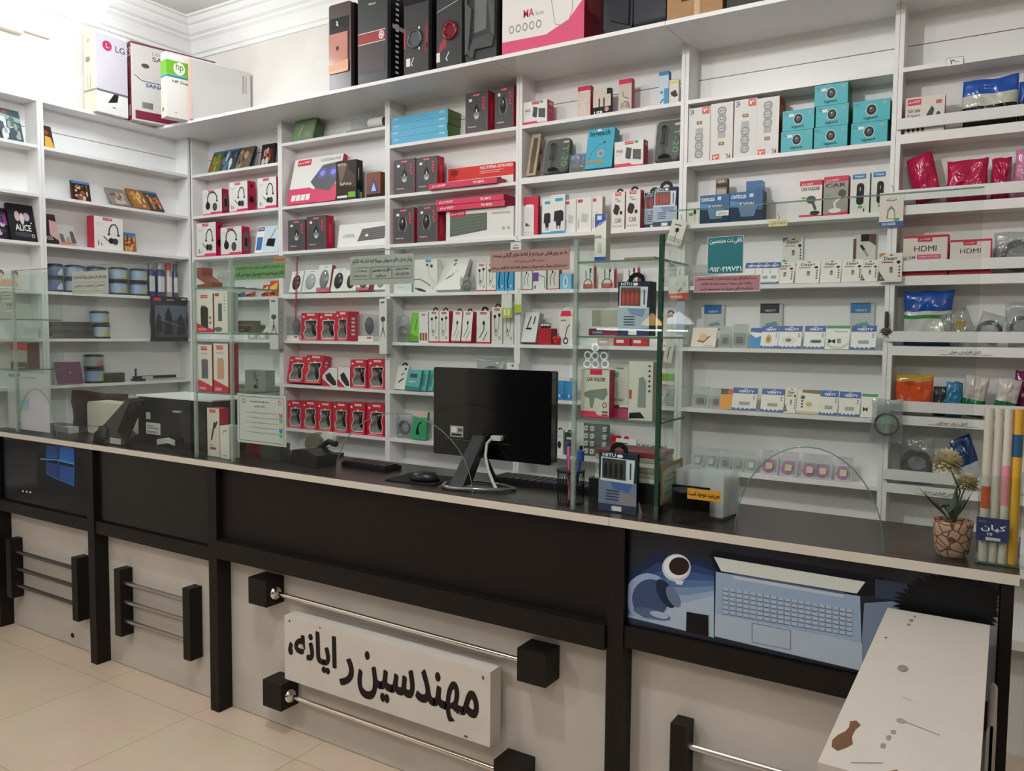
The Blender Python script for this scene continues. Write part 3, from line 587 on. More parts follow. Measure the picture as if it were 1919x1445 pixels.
def crinkle(w_, h, th, seed, m, nx=30, nz=30, bands=None, pinch=.25):
    mb = MB(); vs = []
    def rg(p): return 1-abs(MN.noise(p))*2.2
    for s in (-1, 1):
        for j in range(nz+1):
            for i in range(nx+1):
                u, v = i/nx, j/nz; e = (max(0, 1-(2*u-1)**4)*max(0, 1-(2*v-1)**4))**.6
                p = Vector((u*2.4*max(1, w_/h)+seed*3.1, v*2.4+s*1.7, seed*.77)); f = .6*rg(p)+.28*rg(p*2.3)+.5*MN.noise(p*.9)
                wob = .05*w_*MN.noise(Vector((seed, v*2.2, 1.3))); vs.append((u*w_+wob*(2*u-1), th/2+s*(th/2*e*min(1, .52+.46*f)+.0004), v*h + .05*h*MN.noise(Vector((u*2.5, seed*1.9, 0)))*v))
    N = (nx+1)*(nz+1); fs = {}; bands = bands or [(1.01, m)]
    for s in (0, 1):
        for j in range(nz):
            for i in range(nx):
                a = s*N+j*(nx+1)+i; q = (a, a+1, a+nx+2, a+nx+1); v = (j+.5)/nz
                for lim, mm in bands:
                    if v < lim: fs.setdefault(mm, []).append(q); break
                else: fs.setdefault(bands[-1][1], []).append(q)
    for mm, L in fs.items():
        ids = sorted({a for q in L for a in q}); ix = {a: k for k, a in enumerate(ids)}
        mb.add([vs[a] for a in ids], [tuple(ix[a] for a in q) for q in L], mm, True)
    return mb
def bag(label, x0, x1, yt, yb, k, th=.05, Yf=.012, col='#b01850', bands=None, seed=1, wall='B', dy=0, name='plastic_bag', group=None, tilt=0, z0=None, core=None, cat='bag', cap=.117):
    if cap and Yf+th > cap: th = cap-Yf
    CLAMP[0] = bool(cap)
    loc, w_, h, rz, rx = spot(wall, k, x0, x1, yt, yb, Yf, dy, 0)
    bands = [(l, mat(c, .16, coat=.3) if isinstance(c, str) else c) for l, c in bands] if bands else None
    mb = crinkle(w_, h, th, seed, mat(col, .16, coat=.3) if isinstance(col, str) else col, bands=bands)
    if tilt:
        c, s = math.cos(tilt), math.sin(tilt); zz = []
        for (a, b, e) in mb.v: a -= w_/2; zz.append((a*c-e*s+w_/2, b, a*s+e*c))
        m0 = min(v[2] for v in zz); mb.v = [(a, b, e-m0) for a, b, e in zz]
    if cap:
        X = [v[0] for v in mb.v]; Z = [v[2] for v in mb.v]; sx, sz = w_/(max(X)-min(X)), h/(max(Z)-min(Z)); xm = min(X); zm = min(Z)
        mb.v = [((a-xm)*sx, b, (e-zm)*sz) for a, b, e in mb.v]
    else:
        zm = min(v[2] for v in mb.v); mb.v = [(a, b, e-zm) for a, b, e in mb.v]
    if core:
        t = empty(name, loc, rz, rx, label=label, cat=cat, group=group); mb.build('bag', t); core(t, w_, th, h); return t
    o = mb.build(name, None, loc, rz, rx); return tag(o, label, cat, group)
def core_coil(col='#1f2022', f=.36, n=3, name='cable_coil', cu=.5, cv=.42, rr=.0045):
    def g(t, w_, d, h):
        mb = MB(); R = min(w_, h)*f
        for i in range(n):
            q = R*(1-.07*i); mb.tube([(w_*cu+q*math.cos(a*math.pi/12), d*.5+.004*(i-1), h*cv+q*math.sin(a*math.pi/12)*(1-.04*i)) for a in range(25)], rr, mat(col, .4), 6)
        mb.build(name, t)
    return g
# ================================================================ BACK WALL: unit 1
def row(fn, specs): return [fn(*s) for s in specs]
GC = 'small video game cases on the shelves'
for i, (x0, x1, yt, yb, c, cols, lb) in enumerate([(388,409,286,323,'#5a7a3a',['#d9873c','#e8c79a','#7fb04a','#c04a2a'],'green and orange game case at the left end of the top shelf'),
        (409,438,282,320,'#31474f',['#8fb0c4','#dfe8ec','#5e7f8f','#20323a'],'blue-grey game case second from left on the top corner shelf'),
        (439,466,278,316,'#6e6454',['#c9a890','#8a7868','#e0d6c8','#4a4238'],'tan game case third from left on the top corner shelf'),
        (487,512,272,311,'#2a1712',['#7a1f1a','#c9b8a8','#4a2a20','#a83a2a'],'dark red game case rightmost on the top corner shelf')]):
    pk('game_case', lb, 'game case', x0, x1, yt, yb, 0, .014, c, [('r','#3f86c0',.0,.92,1,1)]*(i < 2)+a_game(cols, i+3), '#1d1d20', Yf=.03, dy=.055 if i < 3 else .02, group=GC)
HS = 'headset cartons'
SAH = [('p','#7a6a70',[(.2,.15),(.8,.15),(.8,.75),(.6,.85),(.2,.75)]), ('r','#2f2a2c',.35,.3,.7,.6)]
for x0,x1,yt,yb,k,kd,d,lb in [(380,416,351,398,1,0,.05,'headset carton leftmost on the second corner shelf'),(430,464,335,392,1,1,.06,'tall headset carton in the middle of the second corner shelf'),(483,518,328,387,1,1,.03,'headset carton against the right side of the second corner shelf'),
        (369,405,417,481,2,1,.05,'headset carton leftmost on the third corner shelf'),(414,453,424,477,2,0,.06,'wide headset carton with side window on the third corner shelf')]:
    pk('headset_carton', lb, 'headset box', x0, x1, yt, yb, k, d, WH, a_headset(kd), '#c2164a', Yf=.015 if kd else .008, group=HS, sart=SAH if kd == 0 else [('e','#1d1416',.5,.4,.3,.11),('e','#1d1416',.5,.85,.14,.05)])
pk('modem_carton', 'pale blue modem carton beside the headsets on the third corner shelf', 'modem box', 477, 521, 427, 476, 2, .03, '#cfe3ee', [('r','#f2f5f6',.0,.0,.32,1),('r','#3d7cb8',.04,.1,.28,.6),('r','#2a4f86',.02,.82,.3,.97),T('#ffffff',.05,.85,.27,.94,'ZyXEL'),('p','#15171a',[(.45,.25),(.8,.2),(.82,.5),(.5,.52)]),('l','#2a2c30',[(.6,.5),(.78,.88)],.02),('r','#d9cf3c',.82,.86,.98,.97)], '#9cc4da', Yf=.03, dy=.03)
for i,(x0,x1,yt,c,e) in enumerate([(441,453,531,'#3d6a8c','#c8d8e4'),(456,474,533,'#a2453a','#d8b8a8'),(489,500,528,'#c23a24','#e8e0d0'),(502,518,520,'#d8492a','#f0c83a')]):
    pk('battery_card', ['blue and white battery card behind the left glass case','reddish battery card second from left behind the left glass case','red battery card third from left behind the left glass case','red and yellow battery card rightmost behind the left glass case'][i], 'battery card', x0, x1, yt, 549, 3, .012, c, [('p',e,[(.1,.2),(.9,.5),(.9,.9),(.1,.6)]),('r','#222222',.2,.1,.8,.25)], Yf=.03, dy=.02)
for i in range(3):
    x = 465+i*19; pk('blister_card', ['silver blister card left in the row below the battery cards','silver blister card in the middle below the battery cards','silver blister card right in the row below the battery cards'][i], 'blister card', x, x+15, 618, 633, 4, .012, '#b8bcbc', [('e','#e8ecec',.5,.5,.3,.3)], Yf=.02)
# ================================================================ unit 2
Z2 = 2.558+TH
for i in range(5):
    pk('disc_case', ['front','second','third','fourth','hindmost'][i]+' green disc case of the leaning bunch on the highest small shelf', 'disc case', 545+i*3, 586+i*3, 229+i, 264-i*.5, Z2, .010, '#6f8f68', [('r','#8aa680',.06,.05,.94,.95),('l','#dfe8d8',[(.3,.2),(.42,.8)],.03),('r','#9fb694',.55,.15,.85,.4)], '#4a6644', Yf=.008+.0112*i, dy=.035, group='green disc cases')
t = empty('plastic_tray', un(650, 246, 1, .02), label='clear plastic tray with a white cylinder inside on the highest small shelf', cat='tray'); t.location.z = Z2+.001
MB().box(0, .27, 0, .09, 0, .012, glassy('tan_plastic', '#d8d0bc', 1.5, .5, '#b8b09c')).build('tray_base', t); MB().box(.02, .13, .01, .08, .012, .07, CLEAR).build('clear_cover', t)
MB().lathe((.13,.045,.042), [(.028,0),(.03,.01),(.03,.09),(.026,.10)], mat('#eef0f0', .4), 18, 0).build('white_cylinder', t); MB().lathe((.232,.045,.042), [(.028,0),(.028,.012)], mat('#3c3e3c', .4), 18, 0).build('dark_cap', t)
pk('cooling_pad_carton', 'large white and pink laptop cooling pad carton leaning on the shelf', 'cooling pad box', 537, 628, 302, 386, 1, .03, WH,
   [('p',PNK,[(0,0),(1,0),(1,.42),(.86,.30),(.5,.30),(.42,.34),(0,.34)]), ('p','#55575c',[(.42,.46),(.62,.80),(1.0,.84),(1.0,.50),(.85,.22),(.55,.30)]), ('e','#5b5fb0',.64,.62,.1,.12), ('e','#5b5fb0',.86,.62,.1,.12), ('e','#8f94e0',.64,.62,.05,.06), ('e','#8f94e0',.86,.62,.05,.06), T('#8a8a90',.56,.88,.96,.94,'COOLING PAD')] + logo(.08,.84,.36,.97) + [('r','#f0f0f0',.08+.1*i,.07,.165+.1*i,.2) for i in range(4)], '#b8204c', Yf=.012, dy=.07)
pk('graphics_card_carton', 'black and brown graphics card carton in front of the cooling pad carton', 'graphics card box', 630, 668, 305, 379, 1, .05, '#3a2f28', [('p','#7a6656',[(.1,.9),(.6,.9),(.2,.35)]),('p','#4a3c34',[(.5,.85),(.95,.6),(.95,.3),(.3,.4)]),T('#e8e6e2',.18,.38,.75,.46,'GeForce'),T('#e8e6e2',.1,.88,.5,.94,'BIOSTAR'),('r','#7ac12a',.6,.06,.95,.2),('r','#e8e8e4',.05,.06,.55,.12)], '#141516', Yf=.005, sart=[('r','#2f6fb0',.15,.05,.5,.25),('r','#e0a050',.55,.05,.85,.2),('r','#d8d8d6',.3,.5,.4,.8)])
pk('small_cooler_carton', 'small orange and blue carton beside the graphics card carton', 'cooler box', 687, 713, 325, 372, 1, .05, '#8c4a2c', [('p','#2f4f9c',[(.2,.2),(.5,.8),(.9,.2)]),('p','#c8d4ea',[(.35,.25),(.5,.6),(.7,.25)]),('r','#1c1c1e',0,0,1,.14)], '#5a2f1c', Yf=.012)
MG = 'grey gaming mouse cartons'
def mg(lb, x0, x1, yt, yb, k, v, side=True, Yf=.008, z=None, num='TM 8021GA'): return pk('gaming_mouse_carton', lb, 'mouse box', x0, x1, yt, yb, k, .06, '#4c4d50', a_mouse(v, num), '#b01838', '#3a3a3c', Yf=Yf, group=MG, sart=SA_M)
mg('dark gaming mouse carton left on the headset-level shelf beside the white keyboard box', 540, 572, 409, 467, 2, 0); mg('dark gaming mouse carton touching the white keyboard box shadow', 575, 611, 403, 466, 2, 0)
pk('keyboard_carton', 'plain white keyboard carton with dark keyboard picture near the divider', 'keyboard box', 632, 721, 423, 466, 2, .03, '#eceeec', [('p','#5a5b5c',[(.42,.22),(.98,.28),(1.0,.82),(.5,.74)])]+[('l','#a8a9a8',[(.44+.012*i,.30+.09*i),(.99,.36+.09*i)],.004) for i in range(5)]+[T('#9a9c9a',.14,.5,.34,.56,'WIRED'),T('#9a9c9a',.1,.42,.36,.49,'KEYBOARD'),('r','#f4f4f0',.58,.4,.64,.52)], Yf=.03, dy=.02)
# mice on k3
MW = 'mice in white cards and clear packs'
def wm(lb, x0, x1, yt, yb, col, red=0, dy=.03, Yf=.02):
    loc, w_, h, rz, rx = spot('B', 3, x0, x1, yt, yb, Yf, dy, .035); t = empty('mouse_pack', (loc.x, loc.y, ZT[3]+.0126+loc.z-ZT[3]), rz, rx, label=lb, cat='mouse pack', group=MW)
    mb = MB().box(0, w_, 0, .03, 0, h, '#eceeec', '#dfe0de' if not red else '#b04058'); mb.art([('r','#b8babA',.4,.9,.7,.94)]+([('r','#c8687c',0,.0,1,.16)] if red else []), 0, 0, w_, h); mb.build('card_box', t)
    MB().ball((w_*.52, 0, h*.46), (w_*.34, .014, h*.36), mat(col, .15, coat=.5)).build('mouse', t); return t
for a in [('black mouse pack leftmost in the mouse row',541,563,512,551,'#202224'),('silver mouse pack second in the mouse row',565,592,510,551,'#a9b4b8'),('bagged grey mouse over a pink-edged box',592,616,500,550,'#7c8688',1),('round black mouse pack in the middle of the mouse row',619,643,508,550,'#26282a'),
          ('black and red mouse pack left of the grey sign corner',643,666,512,551,'#4a2a2c'),('grey mouse pack below the grey sign',667,690,518,550,'#5a6062',1),('pale mouse pack at the right end of the mouse row',700,721,518,549,'#aab0b0')]: wm(*a)
clear_pack('clear_mouse_pack', 'clear boxed grey mouse leftmost on the shelf with red cartons', 'mouse pack', 537, 560, 586, 632, 4, core_mouse(), group=MW)
mouse_pack('red mouse carton left of the pair on the upper red shelf', 565, 597, 582, 634, 4, Yf=.012)
mouse_pack('red mouse carton in the middle of the upper red shelf', 598, 630, 582, 634, 4, Yf=.02)
mouse_pack('tall red mouse carton turned to show its side on the upper red shelf', 630, 652, 577, 633, 4, d=.09, Yf=.004)
clear_pack('clear_mouse_pack', 'clear boxed dark mouse at the right of the upper red shelf', 'mouse pack', 671, 699, 583, 634, 4, core_mouse('#3c4446'), group=MW)
for i,(x0,x1,yt,yb) in enumerate([(537,567,666,714),(568,600,664,717)]): mouse_pack(['leftmost leaning red mouse carton on the middle red shelf','second leaning red mouse carton on the middle red shelf'][i], x0, x1, yt, yb, 5, dy=.03, Yf=.02)
for i,(x0,x1,yt,yb) in enumerate([(657,687,668,721),(690,721,668,724)]): mouse_pack(['red mouse carton right of the two white packs','rightmost red mouse carton on the middle red shelf'][i], x0, x1, yt, yb, 5, dy=.0, Yf=.02)
for i,(x0,x1,yt,yb) in enumerate([(604,632,684,719),(633,656,682,720)]):
    o = pk('white_mouse_box', ['white box with long black mouse picture, left of its pair','white and red box with dark mouse picture, right of its pair'][i], 'mouse box', x0, x1, yt, yb, 5, .04, '#eceae6', [('p','#c22040',[(0,1),(.5,1),(0,.55)]),('p','#c22040',[(0,.4),(.6,0),(0,0)])][i:]+[('p','#2a2c2c',[(.2,.6),(.5,.75),(.9,.3),(.95,.08),(.7,.05),(.3,.35)])], '#b81c3c', Yf=.02, group='white boxes between the red mouse cartons')
xs = [(539,566,747,798),(567,594,748,801),(595,622,750,804),(624,652,751,807),(655,684,753,812),(688,720,756,817)]
for i,(x0,x1,yt,yb) in enumerate(xs): mouse_pack(['first','second','third','fourth','fifth','sixth'][i]+' red mouse carton from the left on the lowest red shelf', x0, x1, yt, yb, 6, Yf=.014)
for i,(x0,x1) in enumerate([(648,683),(686,718)]): pk('ink_pack', ['blue and red blister pack left behind the small keyboard','blue and red blister pack right behind the small keyboard'][i], 'blister pack', x0, x1, 832, 866, .745, .05, '#4a5a60', [('p','#3a8fa8',[(.0,.2),(.5,.9),(.5,.1)]),('p','#c8342c',[(.5,.1),(.6,.8),(.95,.6),(1,.1)]),('e','#eef0ee',.35,.22,.25,.12)], Yf=.02, dy=.03, group='blister packs behind the small keyboard') if 0 else None
# ================================================================ unit 3
for i in range(4):
    L0 = [272,260,247,235][i]; p0 = un(731,L0,1,.0); p1 = un(848,L0-16,1,.0); z = ZT[0]+.0008+i*.0345
    mb = MB().box(0, .36, 0, .11, 0, .0335, '#5bb6de', '#4d6f34'); mb.art([T('#d6eef8',.04,.55,.13,.8,'6000D'),T('#d6eef8',.85,.5,.95,.85,'6000D'),('l','#8fd4f0',[(0,.03),(1,.03)],.004)], 0, 0, .36, .0335)
    mesh_thing('keyboard_carton', ['lowest','second lowest','second highest','topmost'][i]+' flat light-blue keyboard carton in the blue stack', 'keyboard box', mb, (1.625-.004*(i==1), .004, z), 0, 0, 'stacked light-blue keyboard cartons')
mg('dark gaming mouse carton right of the light-blue stack', 872, 914, 178, 254, 0, 0, num='TM 8021GA'); mg('dark gaming mouse carton at the right end of the top shelf near the divider', 927, 962, 168, 247, 0, 1)
mg('dark gaming mouse carton leftmost on the shelf of the red keyboard box', 738, 778, 297, 362, 1, 0); mg('dark gaming mouse carton second on the shelf of the red keyboard box', 780, 819, 293, 358, 1, 0)
mg('dark gaming mouse carton leftmost below the pink flat cartons', 737, 776, 392, 459, 2, 1); mg('dark gaming mouse carton beside the large white keyboard carton', 782, 820, 388, 457, 2, 1)
pk('multimedia_keyboard_carton', 'red multimedia keyboard carton standing behind a pink flat carton', 'keyboard box', 840, 962, 309, 352, 1, .03, '#e4e6e4', [('r','#d92a24',0,.45,1,1),('e','#8a1c18',.1,.78,.06,.14),T('#ffffff',.5,.82,.99,.95,'MULTIMEDIA KEYBOARD',.03),('r','#f0b0a8',.5,.72,.85,.75),('r','#f0b0a8',.5,.64,.8,.67),('p','#55565e',[(.32,.1),(.82,.16),(.82,.42),(.36,.32)])], '#b81c1c', Yf=.07)
def flat(lb, x0, x1, z, Yf=-.02, dd=.125):
    p = un(x0, 350, 1, Yf); q = un(x1, 350, 1, Yf)
    mb = MB().box(0, q.x-p.x, 0, dd, 0, .027, '#d93a5e', '#a8163c', '#c22a50'); mb.art([T('#ffffff',.05,.25,.26,.75,'TSCO تسکو',.02),T('#ffffff',.66,.3,.82,.7,'TK 8012',.02)], 0, 0, q.x-p.x, .027)
    return mesh_thing('flat_keyboard_carton', lb, 'keyboard box', mb, (p.x, Yf, z+.0006), 0, 0, 'flat pink keyboard cartons')
flat('flat pink keyboard carton lying alone on the shelf before the red carton', 803, 931, ZT[1], -.02, .085)
kb = pk('keyboard_carton', 'large white keyboard carton under two pink flat cartons', 'keyboard box', 836, 962, 396, 452, 2, .10, '#e9ebe8', [('p','#5c6a5e',[(.06,.12),(.62,.28),(.62,.86),(.06,.86)])]+[('l','#8a968a',[(.08,.26+.12*i),(.6,.38+.1*i)],.003) for i in range(5)]+logo(.06,.8,.3,.98)+[T('#8d908d',.68,.78,.95,.84,'WIRED KEYBOARD'),('o','#a05a64',.86,.3,.018,.05,.6),('o','#a05a64',.93,.3,.018,.05,.6)], Yf=.01)
hk = .16
from mathutils import Vector as _V
ht = ZT[2]+max(v[2] for v in [tuple(v.co) for v in kb.data.vertices])+.001
flat('lower flat pink keyboard carton of the pair on the white carton', 819, 946, ht, -.01); flat('upper flat pink keyboard carton of the pair on the white carton', 817, 944, ht+.028, -.014)
# k3
pk('neckband_carton', 'white neckband earphone carton right of the grey sign', 'earphone box', 776, 819, 489, 551, 3, .04, WH, [('l','#4a4c4a',[(.0,.4),(.25,.42),(.55,.3),(.72,.2)],.03),('p','#3c3e3c',[(0,.16),(.3,.14),(.52,.06),(.5,.02),(.2,.06)]),('l','#8a8c8a',[(.6,.86),(.66,.5),(.9,.3),(.8,.08)],.012),('e','#3c3e3c',.58,.84,.05,.04),('e','#3c3e3c',.76,.8,.06,.05),('r','#3a9cc8',.5,.92,.74,1)], Yf=.02)
pk('leaning_earphone_carton', 'white earphone carton leaning far back beside the neckband carton', 'earphone box', 816, 862, 494, 551, 3, .025, WH, [('r','#8a3030',.38,.93,.52,.98),('l','#3c3e3c',[(.45,.78),(.5,.86)],.05),('l','#8a8c8a',[(.2,.3),(.5,.55),(.75,.6)],.01),('l','#3c3e3c',[(.42,.4),(.56,.52)],.03),('l','#3c3e3c',[(.3,.34),(.42,.44)],.03)], '#c9cbc8', Yf=.008, dy=.085)
pk('small_white_carton', 'low white carton with blue end beneath the grey sign', 'box', 738, 774, 533, 551, 3, .05, '#e6ecea', [('r','#2f9cc0',.93,.05,1,.95),('r','#b0b8b6',.2,.6,.5,.65)], Yf=.01)
bag('small clear bag with a dark earphone wire on the shelf', 858, 888, 522, 551, 3, .03, .01, FOIL, seed=5, core=core_coil('#3a3c3c', .3, 1, 'wire', rr=.003))
EP = 'earphone packs in rows'
for i,(x0,x1,yt,yb,k,c,pic,side,lb) in enumerate([(893,911,497,550,3,WH,'ear','#c03050','white and red earphone pack left of its twin beside the pink sign'),(912,929,497,550,3,WH,'ear','#c03050','white and red earphone pack right of its twin beside the pink sign')]):
    pk('earphone_pack', lb, 'earphone pack', x0, x1, yt, yb, k, .03, c, a_tab(RED, pic), side, Yf=.02, group=EP)
for i,(x0,x1) in enumerate([(930,945),(946,962)]): pk('neckband_pack', ['bright blue pack with dark curved earpiece, left of two','bright blue pack with dark curved earpiece, right of two'][i], 'earpiece pack', x0, x1, 500, 549, 3, .03, '#3f9fd0', [('l','#15181c',[(.55,.85),(.4,.6),(.3,.3),(.4,.1)],.12),('e','#15181c',.6,.85,.2,.08),('e','#c8ccd0',.7,.18,.12,.05)], '#2f7fae', Yf=.02)
# k4
pk('green_pack', 'lime green earphone pack leaning behind clear bags', 'earphone pack', 765, 787, 588, 642, 4, .02, '#7cc440', [('l','#2c4a1c',[(.5,.8),(.5,.4)],.05),('r','#e8f0e0',.3,.1,.7,.18),('p','#5a9a2c',[(0,0),(1,0),(1,.12),(0,.3)])], '#5c9c2c', Yf=.03, dy=.03)
bag('crinkled clear bag leftmost on the earphone shelf', 738, 762, 594, 645, 4, .05, .01, FOIL, seed=9, core=core_coil('#8a6a4a', .28, 2, 'wire'))
pk('picture_pack', 'white pack with wooden floor picture next to the lime green pack', 'pack', 785, 802, 588, 645, 4, .03, WH, [('r','#8a5a34',.1,.06,.9,.32),('r','#e8d8c0',.3,.06,.4,.32),('r','#e8d8c0',.6,.06,.7,.32),('r','#8a8a88',.3,.88,.7,.94)], Yf=.014)
for i,(x0,x1,yt,yb,dy,Y,lb) in enumerate([(804,822,586,646,0,.014,'white earphone pack left of the pair in the middle of the earphone shelf'),(823,841,586,646,0,.014,'white earphone pack right of the pair in the middle of the earphone shelf'),(845,862,590,648,.02,.012,'leaning white cable pack left of two on the earphone shelf'),(864,882,590,648,.02,.012,'leaning white cable pack right of two on the earphone shelf'),
        (893,918,588,649,0,.012,'white cable pack with red foot between red and tan packs')]):
    pk('cable_pack', lb, 'cable pack', x0, x1, yt, yb, 4, .035, WH, a_tab(RED, 'ear' if i < 2 else 'jack'), '#c81e40', Yf=Y, dy=dy, group='white and red packs on the earphone shelf', tab='#1d1d1f')
for i,(x0,x1) in enumerate([(921,941),(943,962)]): pk('earphone_pack', ['white in-ear earphone pack left of the green-tagged card','white in-ear earphone pack beneath the green-tagged card'][i], 'earphone pack', x0, x1, 580, 649, 4, .02, '#dfe2da', a_tab('#dfe2da', 'ear'), '#c9ccc4', Yf=.012, group=EP, tab='#1d1d1f')
# k5, k6
pk('music_player_carton', 'white music player carton leaning left of the teal boxes', 'box', 737, 757, 690, 734, 5, .02, WH, [('l','#2f3133',[(.35,.3),(.7,.45)],.12),('l','#2f3133',[(.45,.6),(.65,.68)],.08),('e','#1d1d1f',.75,.86,.1,.06)], Yf=.03, dy=.04, tab='#1c1c1e')
for i in range(3): pk('teal_carton', ['front','middle','hindmost'][i]+' teal radio carton left of the monitor', 'radio box', 758+i*13, 784+i*13, 696, 735, 5, .016, '#58b4b0', [('p','#3c4446',[(.2,.62),(.75,.6),(.75,.8),(.25,.82)]),('r','#bfe0dc',.2,.4,.7,.45),('p','#3a7c7a',[(0,0),(1,0),(1,.15),(0,.22)])] if i == 0 else [('r','#3f8f8c',.1,.2,.9,.8)], '#3f8f8c', Yf=.012+i*.018, dy=.03, group='teal radio cartons')
pk('green_earpiece_pack', 'green pack with black ear hook left of the monitor', 'earpiece pack', 770, 797, 774, 827, 6, .02, '#35a06c', [('r','#e8c8b8',0,.80,1,1),('l','#14221c',[(.62,.62),(.45,.55),(.38,.35),(.55,.2)],.09),('e','#14221c',.4,.3,.1,.14)], '#2a7c54', Yf=.02, dy=.02)
bag('rumpled clear bag of cables left of the green pack', 736, 768, 780, 828, 6, .06, .01, FOIL, seed=14, core=core_coil('#50585a', .3, 3))
# ================================================================ unit 4
SB = 'white and pink speaker cartons'
pk('speaker_carton', 'white and pink speaker carton alone at the left of the top shelf', 'speaker box', 977, 1021, 192, 235, 0, .06, WH, a_speaker(), '#b81c48', Yf=.01, group=SB, sart=[('r','#e8b8c4',.3,.8,.85,.92),T('#e890a4',.2,.5,.8,.6,'SPEAKER')])
pk('speaker_carton', 'white and pink speaker carton between the teal microphone carton and a microphone pack', 'speaker box', 1151, 1205, 268, 316, 1, .05, WH, a_speaker(), '#b81c48', Yf=.004, group=SB, sart=[('r','#e8b8c4',.3,.8,.85,.92)])
CB = 'cable cartons on the top shelf'
pk('cable_carton', 'slim red-topped cable carton left of the USB carton', 'cable box', 1082, 1106, 163, 221, 0, .03, '#d8c8bc', [('r',RED,0,.85,1,1),T('#ffffff',.2,.8,.8,.86,'TSCO'),('l','#f4f2f0',[(.3,.1),(.4,.45),(.7,.6)],.05),('l','#f4f2f0',[(.6,.1),(.5,.4)],.05)], '#c01838', Yf=.02, group=CB)
pk('usb_cable_carton', 'black and cream USB cable carton with two plugs', 'cable box', 1111, 1144, 168, 217, 0, .02, '#d9cdbc', [('r','#17181a',0,0,1,.33),T('#ffffff',.08,.02,.55,.18,'USB',.03),('e','#c89a8c',.78,.22,.12,.09),('l','#3a2f2c',[(.36,.33),(.36,.66)],.08),('l','#3a2f2c',[(.62,.36),(.62,.64)],.08),('r','#cfcac0',.3,.66,.42,.8),('r','#cfcac0',.56,.66,.68,.8),('r','#17181a',.78,.78,1,1)], '#2a2a2c', Yf=.03, group=CB)
pk('data_cable_carton', 'pink data cable carton standing alone in the middle of the top shelf', 'cable box', 1159, 1183, 152, 212, 0, .03, '#cfc2b8', [('r',RED,0,.85,1,1),T('#55504c',.15,.1,.85,.26,'DATA CABLE'),('l','#55585a',[(.3,.62),(.4,.45),(.8,.38)],.05),('l','#55585a',[(.4,.3),(.7,.28),(.9,.08)],.05)], '#b0183a', Yf=.02, group=CB)
pk('blue_adapter_carton', 'slim blue-topped adapter carton at the right of the top shelf', 'adapter box', 1234, 1252, 134, 199, 0, .03, '#c8dcec', [('r','#2b86b4',0,.88,1,1),('r','#3f96c8',.55,0,1,.5),('l','#20303c',[(.2,.1),(.5,.2)],.1),('e','#50606c',.3,.4,.12,.04)], '#2b78a4', Yf=.03, group=CB)
pk('cream_adapter_carton', 'cream adapter card against the divider at the right of the top shelf', 'adapter box', 1252, 1271, 151, 198, 0, .02, '#e4e0d4', [('r','#e0d070',.2,.86,1,.95),('p','#3a3230',[(.2,.5),(.7,.6),(.95,.35),(.6,.3),(.3,.4)])], Yf=.035, group=CB)
pk('kraft_window_carton', 'narrow brown cardboard carton with a dark window leaning by the divider', 'cardboard box', 986, 1003, 258, 334, 1, .035, '#b9a48c', [('p','#5c5348',[(.28,.05),(.72,.05),(.72,.3),(.78,.4),(.78,.9),(.3,.9),(.22,.4),(.28,.3)])], '#a08b72', Yf=.006, dy=.05, sart=[('p','#2c2620',[(.3,.1),(.8,.2),(.6,.45)]),('p','#2c2620',[(.3,.5),(.8,.6),(.6,.8)])])
def mic(lb, x0, x1, yt, yb):
    loc, w_, h, rz, rx = spot('B', 1, x0, x1, yt, yb, .008, .035, .04); t = empty('microphone_pack', loc, rz, rx, label=lb, cat='microphone', group='black microphone packs')
    mb = MB().rbox(0, w_, .02, .035, 0, h, .02, '#33372f'); mb.art([('r','#26302a',.64,.18,.98,.86)]+[('T','#4fd868',.68,.22,.92,.80,'T-20',.0),('r','#f0f0ec',.70,.87,.92,.93)], 0, 0, w_, h, .02); mb.build('card', t)
    MB().rbox(.002, w_-.002, .0, .0195, .004, h-.004, .02, CLEAR).build('clear_blister', t)
    m = MB(); m.ball((w_*.35,.008,h*.78), (w_*.13,.012,h*.10), mat('#2c2f30',.35)); m.tube([(w_*.35,.008,h*.72),(w_*.34,.008,h*.42)], [w_*.09,w_*.11], mat('#3a3e40',.3), 10); m.tube([(w_*.34,.008,h*.42),(w_*.34,.008,h*.2)], .004, '#222222'); m.build('microphone', t)
    MB().lathe((w_*.45,.010,h*.08), [(.03,0),(.026,h*.05),(.008,h*.10)], mat('#2c302e',.35), 14).build('stand_base', t)
mic('black and green microphone pack leaning near the left divider', 1014, 1060, 262, 328); mic('black and green microphone pack squeezed against the right divider', 1222, 1270, 230, 308)
bag('clear bag with blue card and grey parts beside the teal microphone carton', 1062, 1096, 288, 325, 1, .04, .01, FOIL, seed=22, core=lambda t, w_, d, h: MB().box(w_*.15,w_*.9,d*.6,d*.65,h*.35,h*.95,'#5a86b8').ball((w_*.5,d*.4,h*.35),(w_*.25,d*.2,h*.2),'#8a8478').build('parts', t))
pk('desk_microphone_carton', 'large teal desk microphone carton in the middle of the second shelf', 'microphone box', 1096, 1146, 247, 320, 1, .05, '#45b0cc', [T('#15343e',.1,.78,.84,.95,'logitech',.02),('r','#d8ecef',.36,.93,.5,.99),('l','#1d3f4c',[(.08,.15),(.2,.4),(.45,.58),(.62,.62)],.012),('e','#1d2a30',.66,.64,.05,.02),('e','#c8c2b0',.55,.36,.12,.09),('e','#7a8a90',.55,.36,.08,.06),('p','#a89a6c',[(.0,.14),(.7,.12),(.7,.2),(.0,.2)])], '#2f93ac', Yf=.006, dy=.03)
